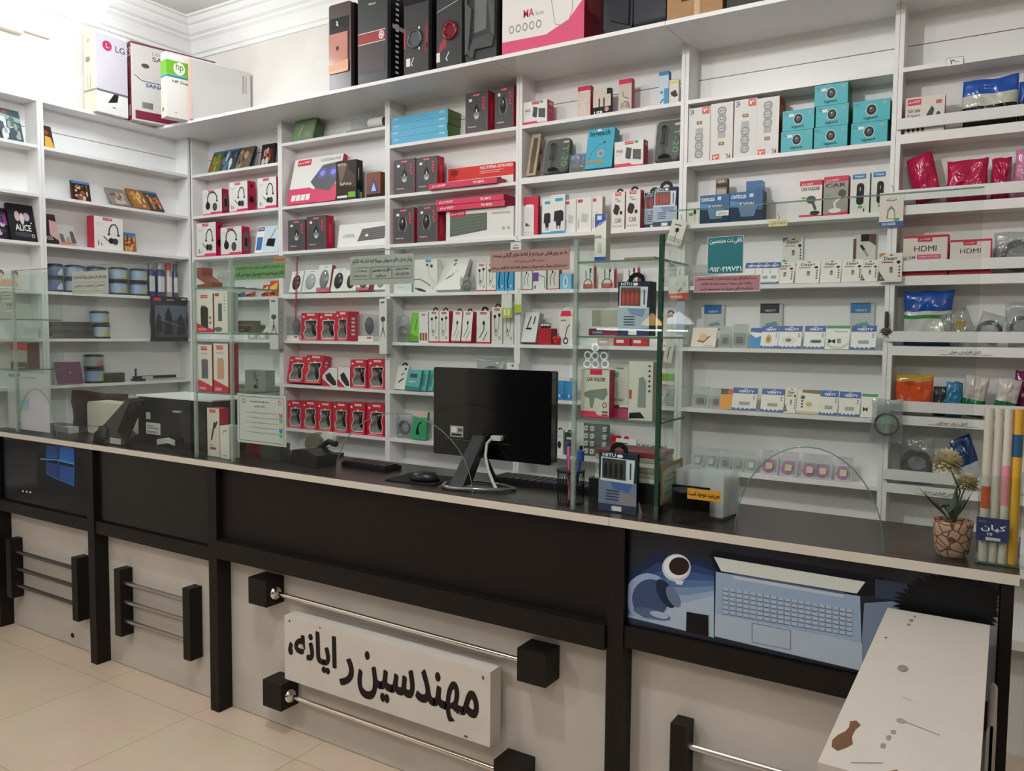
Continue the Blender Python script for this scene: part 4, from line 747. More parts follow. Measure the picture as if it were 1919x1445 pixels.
# k2
CH_ = 'charger packs on the shelf above the right glass case'
pk('red_back_pack', 'white card with red frame at the left of the charger shelf', 'charger pack', 979, 1006, 370, 443, 2, .02, RED, [('r','#e8e6e2',.0,.02,.72,.78),('r','#f4f2f0',.15,.70,.6,.8),('p','#9a9c9c',[(.12,.35),(.45,.28),(.45,.22),(.15,.28)]),('e','#3c3e3e',.22,.28,.09,.04)]+[('o','#6a6c6c',.14+.22*i,.08,.04,.018,.6) for i in range(3)], '#a81838', Yf=.02, group=CH_)
for a in [(1015,1033,372,441,0,'white and blue charger carton partly behind the tall one','#2f9fd0'),(1032,1058,367,440,1,'tall white and blue charger carton with black plug','#2f9fd0')]:
    pk('charger_carton', a[5], 'charger box', a[0], a[1], a[2], a[3], 2, .04, WH, [('r',a[6],0,0,1,.07),('r',a[6],.3,.83,.85,.91),('p','#26292c',[(.2,.32),(.9,.32),(.9,.55),(.75,.6),(.25,.58)]),('p','#26292c',[(.35,.32),(.75,.32),(.7,.2),(.4,.2)]),('r','#26292c',.42,.12,.48,.2),('r','#26292c',.62,.12,.68,.2)], '#c4d4dc', Yf=.03-.02*a[4], group=CH_)
for i,a in enumerate([(1058,1079,376,439,'white charger carton with small red logo right of the tall one'),(1080,1108,373,438,'white plug carton leaning beside the wrapped stick'),(1109,1128,372,437,'white carton with red ring half hidden by the blue box')]):
    pk('charger_carton', a[4], 'charger box', a[0], a[1], a[2], a[3], 2, .03, WH, [('r','#c83a48',.08,.86,.4,.95),('p','#c4c8c6',[(.3,.3),(.7,.28),(.8,.5),(.35,.56)]),('l','#4a4c4c',[(.1,.1),(.15,.4)],.03)], '#cfd0cc', Yf=.02, group=CH_)
for i,a in enumerate([(1146,1170,362,432),(1172,1199,358,430)]):
    pk('car_charger_carton', ['white and red car charger carton left of its twin','white and red car charger carton right of its twin'][i], 'car charger', a[0], a[1], a[2], a[3], 2, .04, '#e9e6e2', [('r','#cf2a3c',.25,.90,.72,.99),T('#ffffff',.3,.92,.68,.97,'TSCO'),T('#55504e',.25,.8,.5,.85,'Power'),T('#55504e',.38,.73,.7,.78,'Delivery'),('p','#3a2f2c',[(.1,.5),(.25,.68),(.55,.64),(.62,.55),(.45,.38),(.18,.42)]),('e','#1c1a1a',.72,.44,.1,.05),T('#55504e',.25,.18,.75,.30,'CAR')]+[('o','#55504e',.16+.2*j,.08,.05,.022,.6) for j in range(4)], '#b81c34', Yf=.006, group='car charger cartons', tab='#1b1b1d')
def a_nitu(red=1):
    return [('p','#22304c',[(0,.70-.2),(1,.70-.2),(1,1),(0,1)]), ('p','#a9bccd' if red else '#76849f',[(0,.12),(1,.12),(1,.52),(0,.56)]), ('p','#a9bccd' if red else '#8f8a98',[(.45,.12),(1,.12),(1,.3),(.6,.34)]), ('r','#2b3a58',0,0,1,.13), ('p','#7f92bc' if red else '#4a62a8',[(.3,.52),(.9,.5),(.8,.35),(.4,.4)]), ('p','#d4dde6',[(.05,.66-.14),(.92,.64-.14),(.95,.90),(.06,.92)]),
            ('p','#6a4a46' if red else '#3a3c40',[(.09,.56),(.72,.545),(.72,.89),(.09,.90)])]+[('e','#c24038' if red else '#1c1d20',.18+.14*i,.70,.045,.13) for i in range(4)]+[('l','#3a4a64',[(.84,.84),(.84,.58)],.04),T('#f2f4f8',.1,.93,.45,.985,'NITU',.02),('e','#e8eaec',.56,.95,.08,.03),('r','#e8eaec',.36,.02,.62,.10)]+[('r','#2c3a54',.2+.0*i,.20+.05*i,.55,.215+.05*i) for i in range(4)]+[('r','#22252c',.38,.02+.0,.385+.0,.1)]
NG = 'blue carded cable cartons'
pk('cable_set_carton', 'blue cable set carton half hidden behind its twin at the divider', 'cable box', 1207, 1240, 361, 429, 2, .03, '#8fa4b8', a_nitu(), '#1d2438', Yf=.05, group=NG, tab='#121214')
pk('cable_set_carton', 'blue cable set carton with red plugs in front of its twin at the divider', 'cable box', 1223, 1268, 354, 427, 2, .03, '#8fa4b8', a_nitu(), '#1d2438', Yf=.01, group=NG, tab='#121214')
# k3
T3 = 'packs on the shelf behind the pink sign'
for i,a in enumerate([(977,995,500,546,'#dfe8e4','cable','white triple cable pack at the left behind the pink sign'),(999,1023,500,547,'#dfe4e2','','white pack with purple gadget behind the pink sign'),(1026,1047,500,547,'#d8d8d0','cable','grey-white data cable pack behind the pink sign')]):
    art = a_tab('#c8706c', 'cable') if a[5] else [('r','#6a4a9c',.0,.35,.42,.7),('l','#3c3d40',[(.42,.6),(.9,.5),(.9,.05)],.04),('r','#3a3c3c',.1,.05,.2,.18)]
    pk('cable_pack', a[6], 'cable pack', a[0], a[1], a[2], a[3], 3, .03, a[4], art, '#b03048' if i == 2 else '#cfd4d0', Yf=.014, group=T3)
pk('blue_blister', 'light blue rounded blister with a white stick behind the pink sign corner', 'blister pack', 1049, 1070, 518, 547, 3, .03, '#7fc0e4', [('e','#e8f4fa',.5,.5,.2,.4),('e','#5aa4d0',.5,.5,.1,.3)], '#5aa4d0', Yf=.02)
for i,a in enumerate([(1088,1112,500,545,'white cable pack with grey coil inside view of the right case'),(1121,1150,498,545,'white and red cable pack with black coil left of the hanging blue carton'),(1168,1194,500,545,'white and red cable pack just behind the hanging blue carton')]):
    pk('cable_pack', a[4], 'cable pack', a[0], a[1], a[2], a[3], 3, .03, WH, [('p','#c84a48',[(.2,0),(.95,0),(.95,.2),(.2,.2)]),('o','#5a4a44',.56,.2,.34,.2,.8),('l','#2a2b2d',[(.42,.4),(.4,.75)],.06),('l','#2a2b2d',[(.72,.4),(.74,.75)],.06),('r','#1f2022',.68,.66,.82,.85)], '#c03048', Yf=.014, group=T3)
bag('shiny clear bag standing beside the dark case post', 1240, 1268, 492, 541, 3, .04, .01, FOIL, seed=31)
# k4
K4 = 'packs on the shelf left of the right glass case'
pk('grey_phone_carton', 'grey and white carton with plug drawings leaning beside the divider', 'box', 976, 1003, 592, 648, 4, .04, '#e0e4e2', [('l','#2c2e30',[(.3,.5),(.45,.85)],.08),('l','#2c2e30',[(.7,.6),(.75,.85)],.08),('r','#1f2123',.2,.42,.6,.48)], '#b0a4a0', Yf=.004, dy=.04, group=K4)
t = empty('keychain_display', (un(1022,648,1,.03).x, .02, ZT[4]+.0006), label='red box of shiny round keychains right of the grey carton', cat='display box')
MB().box(-.035,.035,0,.06,0,.075,'#b81c2c','#8c1420').build('box', t); [MB().ball((-.02+.016*i,.02,.088),.013,mat('#c8ccd0',.12,1)).build('keychain', t) for i in range(3)]
pk('red_top_pack', 'white cable pack with bright pink top left of the case post', 'cable pack', 1048, 1072, 583, 647, 4, .02, '#e8e4e0', [('p','#e03058',[(.05,.84),(.95,.84),(.85,1),(.15,1)]),('l','#26282a',[(.45,.2),(.6,.5),(.8,.6)],.06),('o','#26282a',.5,.12,.2,.1,.6),('r','#888888',.1,.7,.5,.74)], Yf=.02, group=K4, tab='#d8d8d8')
bag('small red plastic bag at the foot of the keychain box', 1034, 1048, 634, 650, 4, .02, .0, '#c01c2c', seed=33)
for i,a in enumerate([(1120,1150,636,651,'#c8a8a4'),(1152,1180,632,651,'#b82c38'),(1184,1212,632,651,'#c03040')]): pk('red_white_pack', ['low pale red pack seen below the case shelf','low red pack seen below the case shelf','low crimson pack seen below the case shelf, rightmost'][i], 'pack', *a[:4], 4, .03, a[4], [('r','#e8e4e0',.1,.3,.6,.6)], Yf=.02)
pk('white_red_tag_pack', 'white pack with black hook at the end of the shelf by the divider', 'pack', 1243, 1266, 586, 648, 4, .02, '#e0e0dc', a_tab(RED,''), Yf=.02, tab='#1c1c1e')
# k5
for i,a in enumerate([(1040,1057),(1058,1074)]): pk('blue_box', ['bright blue carton left of its twin right of the monitor','bright blue carton right of its twin near the case post'][i], 'box', a[0], a[1], 716, 752, 5, .04, '#3f93d0', [('r','#2f78b4',.1,.1,.9,.3),('r','#d8eaf6',.4,.15,.6,.3)], '#2f78b4', Yf=.01, group='twin blue cartons')
pk('white_box', 'pale box pile above the twin blue cartons', 'box', 1044, 1068, 700, 712, ZT[5]+.072, .05, '#dfe2e0', (), Yf=.03)
# k6
for i,a in enumerate([(1041,1055,800,845,'#e0e2de'),(1058,1074,803,845,'#3c4440')]): pk('hanging_pack', ['white gadget card right of the monitor on the lowest shelf','dark gadget pack right of the monitor on the lowest shelf'][i], 'pack', a[0], a[1], a[2], a[3], 6, .02, a[4], [('e','#2a2c2e',.5,.4,.25,.15),('r','#c8ccca',.2,.7,.8,.8)], Yf=.02, tab='#1c1c1e')
t = empty('adapter_rack', (un(1088,848,1,.03).x, .03, ZT[6]+.0006), label='dark card rack hung with rows of small white adapters in the right case view', cat='adapter rack')
MB().box(0,.13,.03,.034,0,.15,'#5d6462').build('backing', t)
for r in range(4):
    for c in range(4):
        if c == 2: continue
        MB().rbox(.008+c*.031,.026+c*.031,.016,.03,.012+r*.035,.034+r*.035,.004,mat('#d8dcda',.4)).art([('e','#444444',.5,.5,.2,.15)],.008+c*.031,.012+r*.035,.018,.022,.016).build('adapter', t)
pk('red_heart_pack', 'red rounded pack behind the white and green card', 'pack', 1145, 1176, 799, 842, 6, .02, '#b8202c', [('e','#d83a40',.5,.6,.4,.3)], Yf=.05)
pk('green_stick_card', 'white card with green stick leaning over the red pack', 'card', 1152, 1190, 812, 856, 6, .01, '#e8ecea', [('p','#3aa864',[(.1,.2),(.8,.3),(.85,.22),(.2,.12)]),('p','#50c078',[(.1,.3),(.8,.4),(.85,.34),(.2,.24)]),('r','#3c4040',.3,.78,.6,.82)], Yf=-.03, dy=.01, cap=None, tab='#d8d8d8')
for i in range(8):
    c, r = i%4, i//4; x = 1184+c*17+(r*0); 
    pk('wall_adapter', 'small grey-white plug adapter in the double row behind the right case', 'adapter', x, x+12, 812+r*20, 828+r*20, ZT[6]+.038*(1-r)+.0, .02, mat('#c4c8c6',.4), [('e','#7a7e7c',.5,.5,.2,.2),('r','#5a5e5c',.3,.8,.7,.9)], Yf=.05-.03*r, group='plug adapters behind the right case') if x < 1250 else None
# ================================================================ unit 5
PS = 'four-socket power strip cartons'
for i,(x0,x1,yt,yb,fl) in enumerate([(1288,1328,204,306,0),(1330,1372,195,301,1),(1374,1416,187,295,0),(1416,1458,181,288,1)]):
    pk('power_strip_carton', ['first','second','third','fourth'][i]+' white power strip carton from the left on the webcam shelf', 'power strip box', x0, x1, yt, yb, 1, .10, '#e4e5e3', a_strip(fl, 4), '#b8431f', '#d9d4cf', Yf=.008, group=PS)
for i,(x0,x1,yt,yb,lv,Y,d,lb) in enumerate([(1463,1522,246,285,0,.0,.09,'bottom left'),(1466,1525,208,247,1,.0,.09,'upper left'),(1525,1587,243,279,0,-.002,.09,'bottom middle'),(1528,1589,204,242,1,-.002,.09,'centre middle'),(1526,1588,165,204,2,-.002,.09,'topmost'),(1594,1662,231,270,0,.004,.09,'bottom right'),(1598,1667,192,232,1,.004,.09,'upper right')]):
    pk('webcam_carton', 'teal webcam carton, '+lb+' of the seven-carton pile', 'webcam box', x0, x1, yt, yb, ZT[1]+.0775*lv+.0008*lv, d, '#3fb6c4', a_cam(i in (0,1,3,4,5)), '#1f7f6c', '#2f9c98', Yf=Y, group='teal webcam cartons')
for o in [o for o in COL.objects if o.name.startswith('webcam_carton')]:
    h = max(v.co.z for v in o.data.vertices); o.scale.z = .0772/h
pk('lapel_microphone_box', 'small white lapel microphone box left of the blue controller cartons', 'microphone box', 1284, 1310, 381, 423, 2, .05, '#d9dcd4', [('e','#2a2c2e',.58,.56,.1,.12),('l','#2a2c2e',[(.58,.45),(.58,.1)],.02),('p','#4fa05c',[(.1,.5),(.45,.55),(.45,.4),(.2,.38)])], '#c4c8c0', Yf=.01)
for i,(x0,x1,yt,yb) in enumerate([(1311,1366,367,420),(1367,1428,361,416)]):
    pk('game_controller_carton', ['blue game controller carton left of its twin, with price sticker','blue game controller carton right of its twin'][i], 'controller box', x0, x1, yt, yb, 2, .06, '#1f5f96', [('p','#12304e',[(0,0),(1,0),(1,.35),(0,.5)]),('p','#3f8cc8',[(0,.5),(.5,.62),(0,.72)]),T('#ffffff',.03,.78,.5,.9,'CONTROLLER',.03),('p','#5a7fa4',[(.35,.15),(.75,.15),(.85,.55),(.25,.55)]),T('#dfe8f0',.3,.5,.75,.64,'S.VVV',.02),('r','#cfe0ee',.6,.8,.72,.92)]+([('r','#f2f2ee',.56,.24,.98,.42),T('#222222',.62,.27,.92,.39,'دسته بازی')] if i == 0 else []), '#152a44', Yf=.004, group='blue game controller cartons')
pk('capsule_box', 'small brown and black box standing on the blue controller cartons', 'box', 1341, 1362, 332, 367, ZT[2]+.106, .03, '#7a6450', [('r','#3a2c24',0,.55,1,.75),T('#f0e8d8',.2,.78,.8,.92,'GX'),('r','#b8a898',.1,.1,.9,.45)], '#1c1614', Yf=.03)
pk('blue_plastic_case', 'translucent blue plastic case lying on the right controller carton', 'case', 1398, 1427, 340, 363, ZT[2]+.112, .05, glassy('blue_plastic', '#9fc0e4', 1.5, .4, '#6f9cd0'), (), Yf=.03)
for a in [(1497,1539,341,409,'car holder carton with white face and black holder, left of four','#e6e4df',0),(1542,1588,332,405,'car holder carton with grey face and white holder, second of four','#9d968f',1)]:
    pk('car_holder_carton', a[4], 'car holder box', a[0], a[1], a[2], a[3], 2, .05, a[5], [('r',RED,0,.86,1,1),T('#ffffff',.1,.87,.6,.93,'TSCO تسکو'),T('#3a3634',.08,.72,.9,.82,'CAR HOLDER' if not a[6] else 'CAR',.02),('p',RED,[(0,0),(1,0),(1,.03),(.5,.06),(0,.06)] if not a[6] else [(0,0),(1,0),(1,.08),(0,.04)])]+([('e','#3c3f40',.52,.47,.22,.11),('l','#3c3f40',[(.6,.4),(.72,.2)],.12),('e','#2c2f30',.7,.1,.22,.06)] if not a[6] else [('e','#4a3c38',.76,.55,.16,.10),('l','#e8e8e6',[(.7,.45),(.45,.32),(.5,.15)],.08),('e','#e8e8e6',.48,.12,.26,.06)])+[('r','#3fae58',.1,.5,.28,.55)], '#b0203c', Yf=.008, group='car accessory cartons on the middle right shelf')
for a in [(1592,1628,326,402,'white carton with black remote and blue logo, third of four'),(1631,1664,320,398,'white carton with black remote and blue logo, nearest the divider')]:
    pk('remote_carton', a[4], 'remote box', a[0], a[1], a[2], a[3], 2, .05, '#dcdfd8', [('r','#2f78b8',.1,.85,.8,.97),T('#ffffff',.2,.88,.7,.94,'Tranyoo'),('p','#17181a',[(.38+.2*math.cos(i*math.pi/8)+.14,.48+(.18 if i < 8 else -.18)+.09*math.sin(i*math.pi/8)) for i in range(16)]),('r','#e8e8e8',.50,.56,.53,.64),('r','#3fae58',.42,.13,.66,.19),('r','#222222',.70,.04,.76,.12)], '#b8bcb6', Yf=.008, group='car accessory cartons on the middle right shelf')
# k3 cards
DC = 'flash drive and memory cards'
for i,x in enumerate([1393,1407,1421,1437]): pk('flash_drive_card', 'blue and white flash drive card, number-less stack member '[0:31]+['hindmost left','second','third','rightmost'][i]+' of four leaning beside the teal poster', 'memory card', x, x+22, 494, 534, 3, .006, WH, a_verity(0), Yf=.012, dy=.03, group=DC)
for i,(x0,x1,yt,yb,c,p,lb) in enumerate([(1449,1486,494,534,'#b4652c',1,'memory card with orange bar leaning left of five'),(1489,1534,491,533,'#8a8a88',0,'memory card with grey bar second of five'),(1536,1574,490,532,'#8a8a88',0,'memory card with grey bar in the middle of five'),(1576,1614,489,531,'#6aa08c',0,'memory card with green bar fourth of five'),(1612,1643,491,531,'#a85a2c',1,'memory card with brown bar near the divider')]):
    pk('memory_card_pack', lb, 'memory card', x0, x1, yt, yb, 3, .006, '#e6e3dc', a_data(c, p), Yf=.014, dy=.03, group=DC)
pk('memory_card_pack', 'memory card taped over the divider with an orange corner', 'memory card', 1646, 1689, 484, 538, ZT[3]-.004, .006, '#e8e4dd', a_data('#a8522c', 1)+[('p','#c8893a',[(0,.86),(0,1),(.3,1)])], Yf=-.02, cap=None, group=DC)
pk('memory_card_pack', 'memory card with green corner standing upright against the back', 'memory card', 1466, 1504, 444, 494, ZT[3]+.085, .006, '#e2e2dc', a_data('#a8aaa8', 0)+[('p','#4f8c84',[(0,.84),(0,1),(.3,1)]),('p','#58a8a8',[(0,0),(.4,0),(.1,.2),(0,.14)])], Yf=.108, cap=None, group=DC)
pk('energy_pack', 'black and brown flash drive carton standing upright at the back near the divider', 'memory card', 1598, 1640, 434, 489, ZT[3]+.076, .01, '#d8d4cc', [('r','#151515',0,0,1,.10),T('#ffffff',.15,.015,.85,.08,'ENERGY',.02),('r','#5a4438',.0,.12,.14,.86),('r','#151515',.34,.76,.7,1),('p','#5a3a30',[(.7,.76),(1,.6),(1,1),(.7,1)]),('p','#2a2826',[(.28,.62),(.4,.66),(.55,.48),(.45,.44)]),('p','#a8a498',[(.45,.44),(.55,.48),(.72,.28),(.62,.22)])], Yf=.104, cap=None, group=DC)
# k4
def blister(lb, x0, x1, yt, yb, k, col='#cfd4d2', prod='#4a4c4c', dy=.02, Yf=.02, group=DC, art=()):
    loc, w_, h, rz, rx = spot('B', k, x0, x1, yt, yb, Yf, dy, .012); t = empty('blister_pack', loc, rz, rx, label=lb, cat='blister pack', group=group)
    MB().box(0,w_,.010,.012,0,h,glassy('blister_'+col.strip('#'), '#eef2f0', 1.5, .55, col)).art(list(art)+[('e','#8a8e8c',.5,.93,.15,.02)],0,0,w_,h,.01).build('card', t)
    MB().rbox(w_*.12,w_*.88,0,.0098,h*.1,h*.6,w_*.08,CLEAR).build('clear_bubble', t); MB().rbox(w_*.3,w_*.7,.002,.008,h*.2,h*.45,.003,mat(prod,.35)).build('product', t); return t
t4 = [('v',1294,1340,616,652,'cream memory card with brown splash beside the right case'),('b',1345,1367,612,652,'clear blister with small black drive left'),('b',1369,1398,608,653,'clear blister with two black drives'),('p',1403,1424,616,653,'blue wave card between clear blister and gold drive'),
      ('2',1424,1456,613,654,'flash drive card with round gold drive'),('3',1457,1500,612,654,'flash drive card with oval brown drive'),('4',1505,1544,612,655,'flash drive card with long dark drive'),('m',1545,1590,612,656,'green and white memory card between two blue ones'),('1',1593,1640,610,655,'flash drive card with grey drive nearest the divider')]
for kk,x0,x1,yt,yb,lb in t4:
    if kk == 'b': blister(lb+' in the row under the pink notice', x0,x1,yt,yb,4)
    else:
        art = {'v':[('p','#8a4a2c',[(.2,.3),(.8,.6),(.5,.2)]),('e','#e0b890',.45,.5,.15,.2),('r','#5a86b8',.5,.05,.9,.08)],'p':[('p','#2f86c8',[(0,0),(1,0),(1,.6),(.5,.5),(0,.7)]),('p','#2f5aa0',[(0,.8),(1,.75),(1,1),(0,1)])],'m':[('r','#2f8c5c',0,.88,1,1),T('#4a6a5c',.35,.72,.9,.79,'Viccoman'),T('#1d2420',.12,.25,.42,.42,'M',.03),('r','#8a8e8c',.5,.25,.66,.45),('l','#1f5a44',[(0,.25),(.3,.1),(.7,.08),(1,.3)],.02),('l','#3a9c74',[(0,.18),(.3,.04),(.7,.03),(1,.22)],.02)]}.get(kk) or a_verity(int(kk)-1)
        pk('flash_drive_card', lb, 'memory card', x0,x1,yt,yb,4,.006,WH if kk != 'v' else '#e4dccc',art,Yf=.014,dy=.03,group=DC)
for x0,x1,yt,yb,c,lb in [(1319,1357,566,611,'#2f70b0','blue-topped card standing at the back below the pink notice'),(1424,1466,561,609,'#33383e','black-topped memory card standing at the back'),(1593,1638,557,607,'#3f7fb4','blue-topped pale card standing at the back near the divider')]:
    pk('flash_drive_card', lb, 'memory card', x0,x1,yt,yb,ZT[4]+.078,.006,'#c4c8c6',[('r',c,0,.62,.85,1),T('#d8e4ee',.2,.68,.7,.76,'VERITY'),('p','#6aa4a4',[(.2,.2),(.7,.3),(.85,.15),(.3,.1)])],Yf=.108,cap=None,group=DC)
t5 = [('b',1294,1326,725,765,'clear blister with square drive at the left of the lower card row'),('b',1328,1350,727,766,'clear blister with small dark drive in the lower card row'),('o',1347,1370,728,766,'orange flash drive card in the lower card row'),('1',1370,1416,727,769,'flash drive card right of the orange card'),('1',1424,1467,730,773,'flash drive card in the middle of the lower card row'),('d',1469,1490,728,775,'memory card with orange bar half covered by the gold card'),
      ('g',1491,1534,731,776,'cream and gold adapter card in the lower card row'),('1',1534,1568,733,779,'flash drive card left of its twin in the lower card row'),('1',1570,1610,735,781,'flash drive card right of its twin in the lower card row'),('m',1612,1642,739,783,'green and white card behind the hanging cable bag')]
for kk,x0,x1,yt,yb,lb in t5:
    if kk == 'b': blister(lb, x0,x1,yt,yb,5)
    else:
        art = {'o':[('r','#e09a2c',0,0,1,.72),('r','#4a3a2c',0,.72,.6,1),('r','#d84a2c',.6,.72,1,1)],'d':a_data(),'g':[('r','#c8b890',0,0,1,.1),('p','#7a5c34',[(.2,.88),(1,.84),(1,1),(.2,1)]),('e','#4a4034',.25,.68,.1,.08),('e','#c8a860',.55,.4,.14,.1)]+[('r','#3a342c',.2,.25+.12*i,.28,.32+.12*i) for i in range(3)],'m':[('r','#2f8c5c',0,.88,1,1),T('#1d2420',.12,.25,.42,.42,'M',.03)]}.get(kk) or a_verity(0)
        pk('flash_drive_card', lb, 'memory card', x0,x1,yt,yb,5,.006,'#e6e2d6',art,Yf=.014,dy=.03,group=DC)
for i in range(5): x = 1294+i*25; blister(['leftmost','second','third','fourth','rightmost'][i]+' clear adapter blister of the pale five in the lowest row', x, x+22, 845+i*2.5, 884+i*2.8, 6, '#d4d8d8', ['#c8ccca','#c0c4c4','#4f5c5c','#9c8c84','#d0d2ce'][i], group='clear adapter blisters', dy=.035)
for i,x in enumerate([1423,1459,1499,1524,1562]): blister(['leftmost','second','middle','fourth','rightmost'][i]+' blister printed with a pink pattern in the lowest row', x, x+32, 853+i*3.5, 900+i*3.6, 6, '#d8d8dc', '#d8cca0', group='pink patterned blisters', art=[('o','#c040a8',.45,.32,.34,.26,.72),('r','#c040a8',.0,.26,.85,.32),('r','#c040a8',.42,.08,.5,.5),('r','#9a9c9c',.3,.72,.6,.78)], dy=.035)
for a in [(1488,1548,941,962,'#b8a880','low gold and black lettered carton behind the counter',[T('#4a3c20',.1,.2,.7,.7,'BATTERY'),('p','#2a2418',[(.8,.2),(1,.5),(.8,.8)])]),(1556,1572,944,968,'#cfc8c0','small white card with brown fan picture behind the counter',[('p','#6a4034',[(.1,.1),(.9,.2),(.6,.8)])]),(1575,1596,946,970,'#dfe4dc','white card with green arc picture behind the counter',[('o','#3a8c5c',.5,.4,.35,.35,.7)])]:
    pk('small_card', a[5], 'card', *a[:4], 7, .02, a[4], a[6], Yf=.02)
# ================================================================ unit 6
pk('vga_cable_carton', 'cream and red VGA cable carton behind the top white lip', 'cable box', 1695, 1768, 188, 256, ZT[1]+.018, .05, '#ddd7cf', logo(.05,.78,.40,.95)+[T('#3a3634',.05,.58,.38,.68,'VGA Cable'),T('#3a3634',.05,.42,.38,.52,'TC 561VGA'),('p','#2c3348',[(.5,.3),(.55,.5),(.68,.72),(.74,.62),(.68,.34)]),('p','#2c3348',[(.7,.36),(.84,.56),(.9,.5),(.84,.32)]),('r','#c8506a',.78,.76,.92,.86)]+[('e','#3a2a26',.1+.12*i,.1,.04,.06) for i in range(4)], '#b03040', Yf=.01)
ZB = [z+.0345 for z in ZL]
bag('blue and black cable bag with a white band behind the top lip', 1800, 1906, 143, 238, ZB[1], .06, .012, bands=[(.42,'#1d1d20'),(.66,'#c9cdc4'),(1.01,'#1f55b4')], seed=41, group='bags behind the lips')
bag('blue bag cut off by the right picture edge behind the top lip', 1905, 1975, 146, 226, ZB[1], .05, .02, bands=[(.5,'#1d1d20'),(1.01,'#1f4fa8')], seed=42, group='bags behind the lips')
for i,a in enumerate([(1694,1764,268,372,.03,1,'leftmost shiny pink accessory bag standing on its corner behind the second lip'),(1772,1850,279,362,.02,2,'pink accessory bag with faint printing in the middle behind the second lip'),(1856,1894,276,360,.05,3,'crumpled pink and silver bag behind the second lip'),(1900,1960,262,356,.01,4,'pale pink bag at the right picture edge behind the second lip')]):
    bag(a[6], a[0], a[1], a[2], a[3], ZB[2], .06, a[4], '#b8174f' if i != 3 else '#c87fa4', seed=50+i, group='bags behind the lips', tilt=.0 if i else .30)
for a in [(1690,1775,449,524,'HDMI carton with pink length strip behind the third lip',1),(1778,1856,455,520,'HDMI carton with plain face behind the third lip',0)]:
    pk('hdmi_cable_carton', a[4], 'cable box', a[0],a[1],a[2],a[3],ZB[3],.06,'#dcd5cf',[('r','#c01c3c',0,.94,1,1),('r','#c01c3c',.97,0,1,1),('r','#c01c3c',.32,.84,.64,1),T('#ffffff',.36,.87,.6,.92,'TSCO تسکو'),T('#3a3634',.25,.60,.74,.74,'HDMI',.0)]+([T('#8a7f78',.14,.42,.28,.50,'5M'),('r','#d8507c',.32,.41,.84,.52),T('#f4d0dc',.36,.44,.8,.49,'Length of Cable'),('r','#b82848',0,0,1,.2)] if a[5] else [('r','#b82848',0,0,1,.2)]), '#b02038', Yf=.01, group='HDMI cable cartons')
bag('crumpled red-topped clear bag of black cable at the right behind the third lip', 1858, 1960, 440, 520, ZB[3], .07, .01, FOIL, seed=60, core=core_coil('#2a1e1c', .36, 4), group='bags behind the lips')
bag('blue-topped cable bag with green stripe behind the fourth lip', 1688, 1784, 544, 650, ZB[4], .05, .02, bands=[(.28,'#3f4f86'),(.5,'#c4c9c4'),(.56,'#3f8a4c'),(.62,'#d0d3ca'),(1.01,'#1c4fa8')], seed=61, group='bags behind the lips')
for i,a in enumerate([(1758,1830,578,652,.35,'tilted clear bag with yellow mark behind the fourth lip','#c8a830'),(1820,1885,585,654,-.3,'tilted clear bag of black cable behind the fourth lip','#2a3a2c'),(1880,1950,565,656,.1,'red-edged clear bag at the right behind the fourth lip','#b04030')]):
    bag(a[5], a[0],a[1],a[2],a[3], ZB[4], .04, .004+.02*i, FOIL, seed=70+i, tilt=a[4], group='bags behind the lips', core=core_coil('#1c1d1f', .34, 3) if i else (lambda t, w_, d, h: MB().rbox(w_*.4,w_*.7,d*.3,d*.5,h*.45,h*.7,.004,'#c8a830').build('yellow_card', t)))
bag('orange and gold crinkled accessory bag behind the fifth lip', 1673, 1746, 696, 775, ZB[5], .05, .01, bands=[(.3,'#c9c4b8'),(.82,'#d8552a'),(1.01,'#b8963c')], seed=80, group='bags behind the lips')
for i,a in enumerate([(1746,1776,722,778,.03,'#3c3a3a','dark grey pouch behind the fifth lip'),(1770,1802,712,780,.01,'#2f78a8','blue foil snack-like bag behind the fifth lip'),(1796,1852,702,784,.005,'#146a3c','green bag with white label left of its twin behind the fifth lip'),(1858,1912,708,788,.005,'#146a3c','green bag with white label right of its twin behind the fifth lip'),(1898,1960,690,785,.05,'#7a2050','dark pink bag at the right edge behind the fifth lip')]):
    bag(a[6], a[0],a[1],a[2],a[3], ZB[5], .05, a[4], bands=[(.42,a[5]),(1.01,'#c4c2bc')] if 'green' in a[6] else [(1.01,a[5])], seed=90+i, tilt=-.15 if i in (2,3) else 0, group='bags behind the lips')
bag('clear bag with thick black cable coil behind the sixth lip', 1682, 1748, 812, 905, ZB[6], .05, .004, FOIL, seed=100, core=core_coil('#1b1b1d', .42, 5, rr=.005), group='bags behind the lips')
bag('dark blue bag behind the cream flower', 1775, 1842, 812, 915, ZB[6], .05, .03, bands=[(.4,'#b8c4c8'),(1.01,'#1d3f74')], seed=101, tilt=.4, group='bags behind the lips')
bag('white and green pack behind the cream flower stem', 1745, 1790, 868, 912, ZB[6], .04, .0, bands=[(1.01,'#cfd8d2')], seed=102, group='bags behind the lips')
pk('window_carton', 'white carton with brown window on the lowest right shelf', 'box', 1672, 1724, 962, 1000, ZB[7], .05, '#d8d0c6', [('p','#6a5a50',[(.2,.0),(.8,.0),(.8,.4),(.7,.62),(.3,.62),(.2,.4)]),('r','#2a2624',.05,.78,.5,.86)], Yf=.01, tab='#d8d0c6')
pk('black_carton', 'black carton with two white emblems on the lowest right shelf', 'box', 1726, 1772, 962, 1008, ZB[7], .05, '#17171a', [('r','#d8d8d4',.08,.45,.36,.65),('e','#c8c8c8',.6,.55,.14,.14),('r','#6a1c24',.3,.85,.9,1)], '#2a1418', Yf=.01)
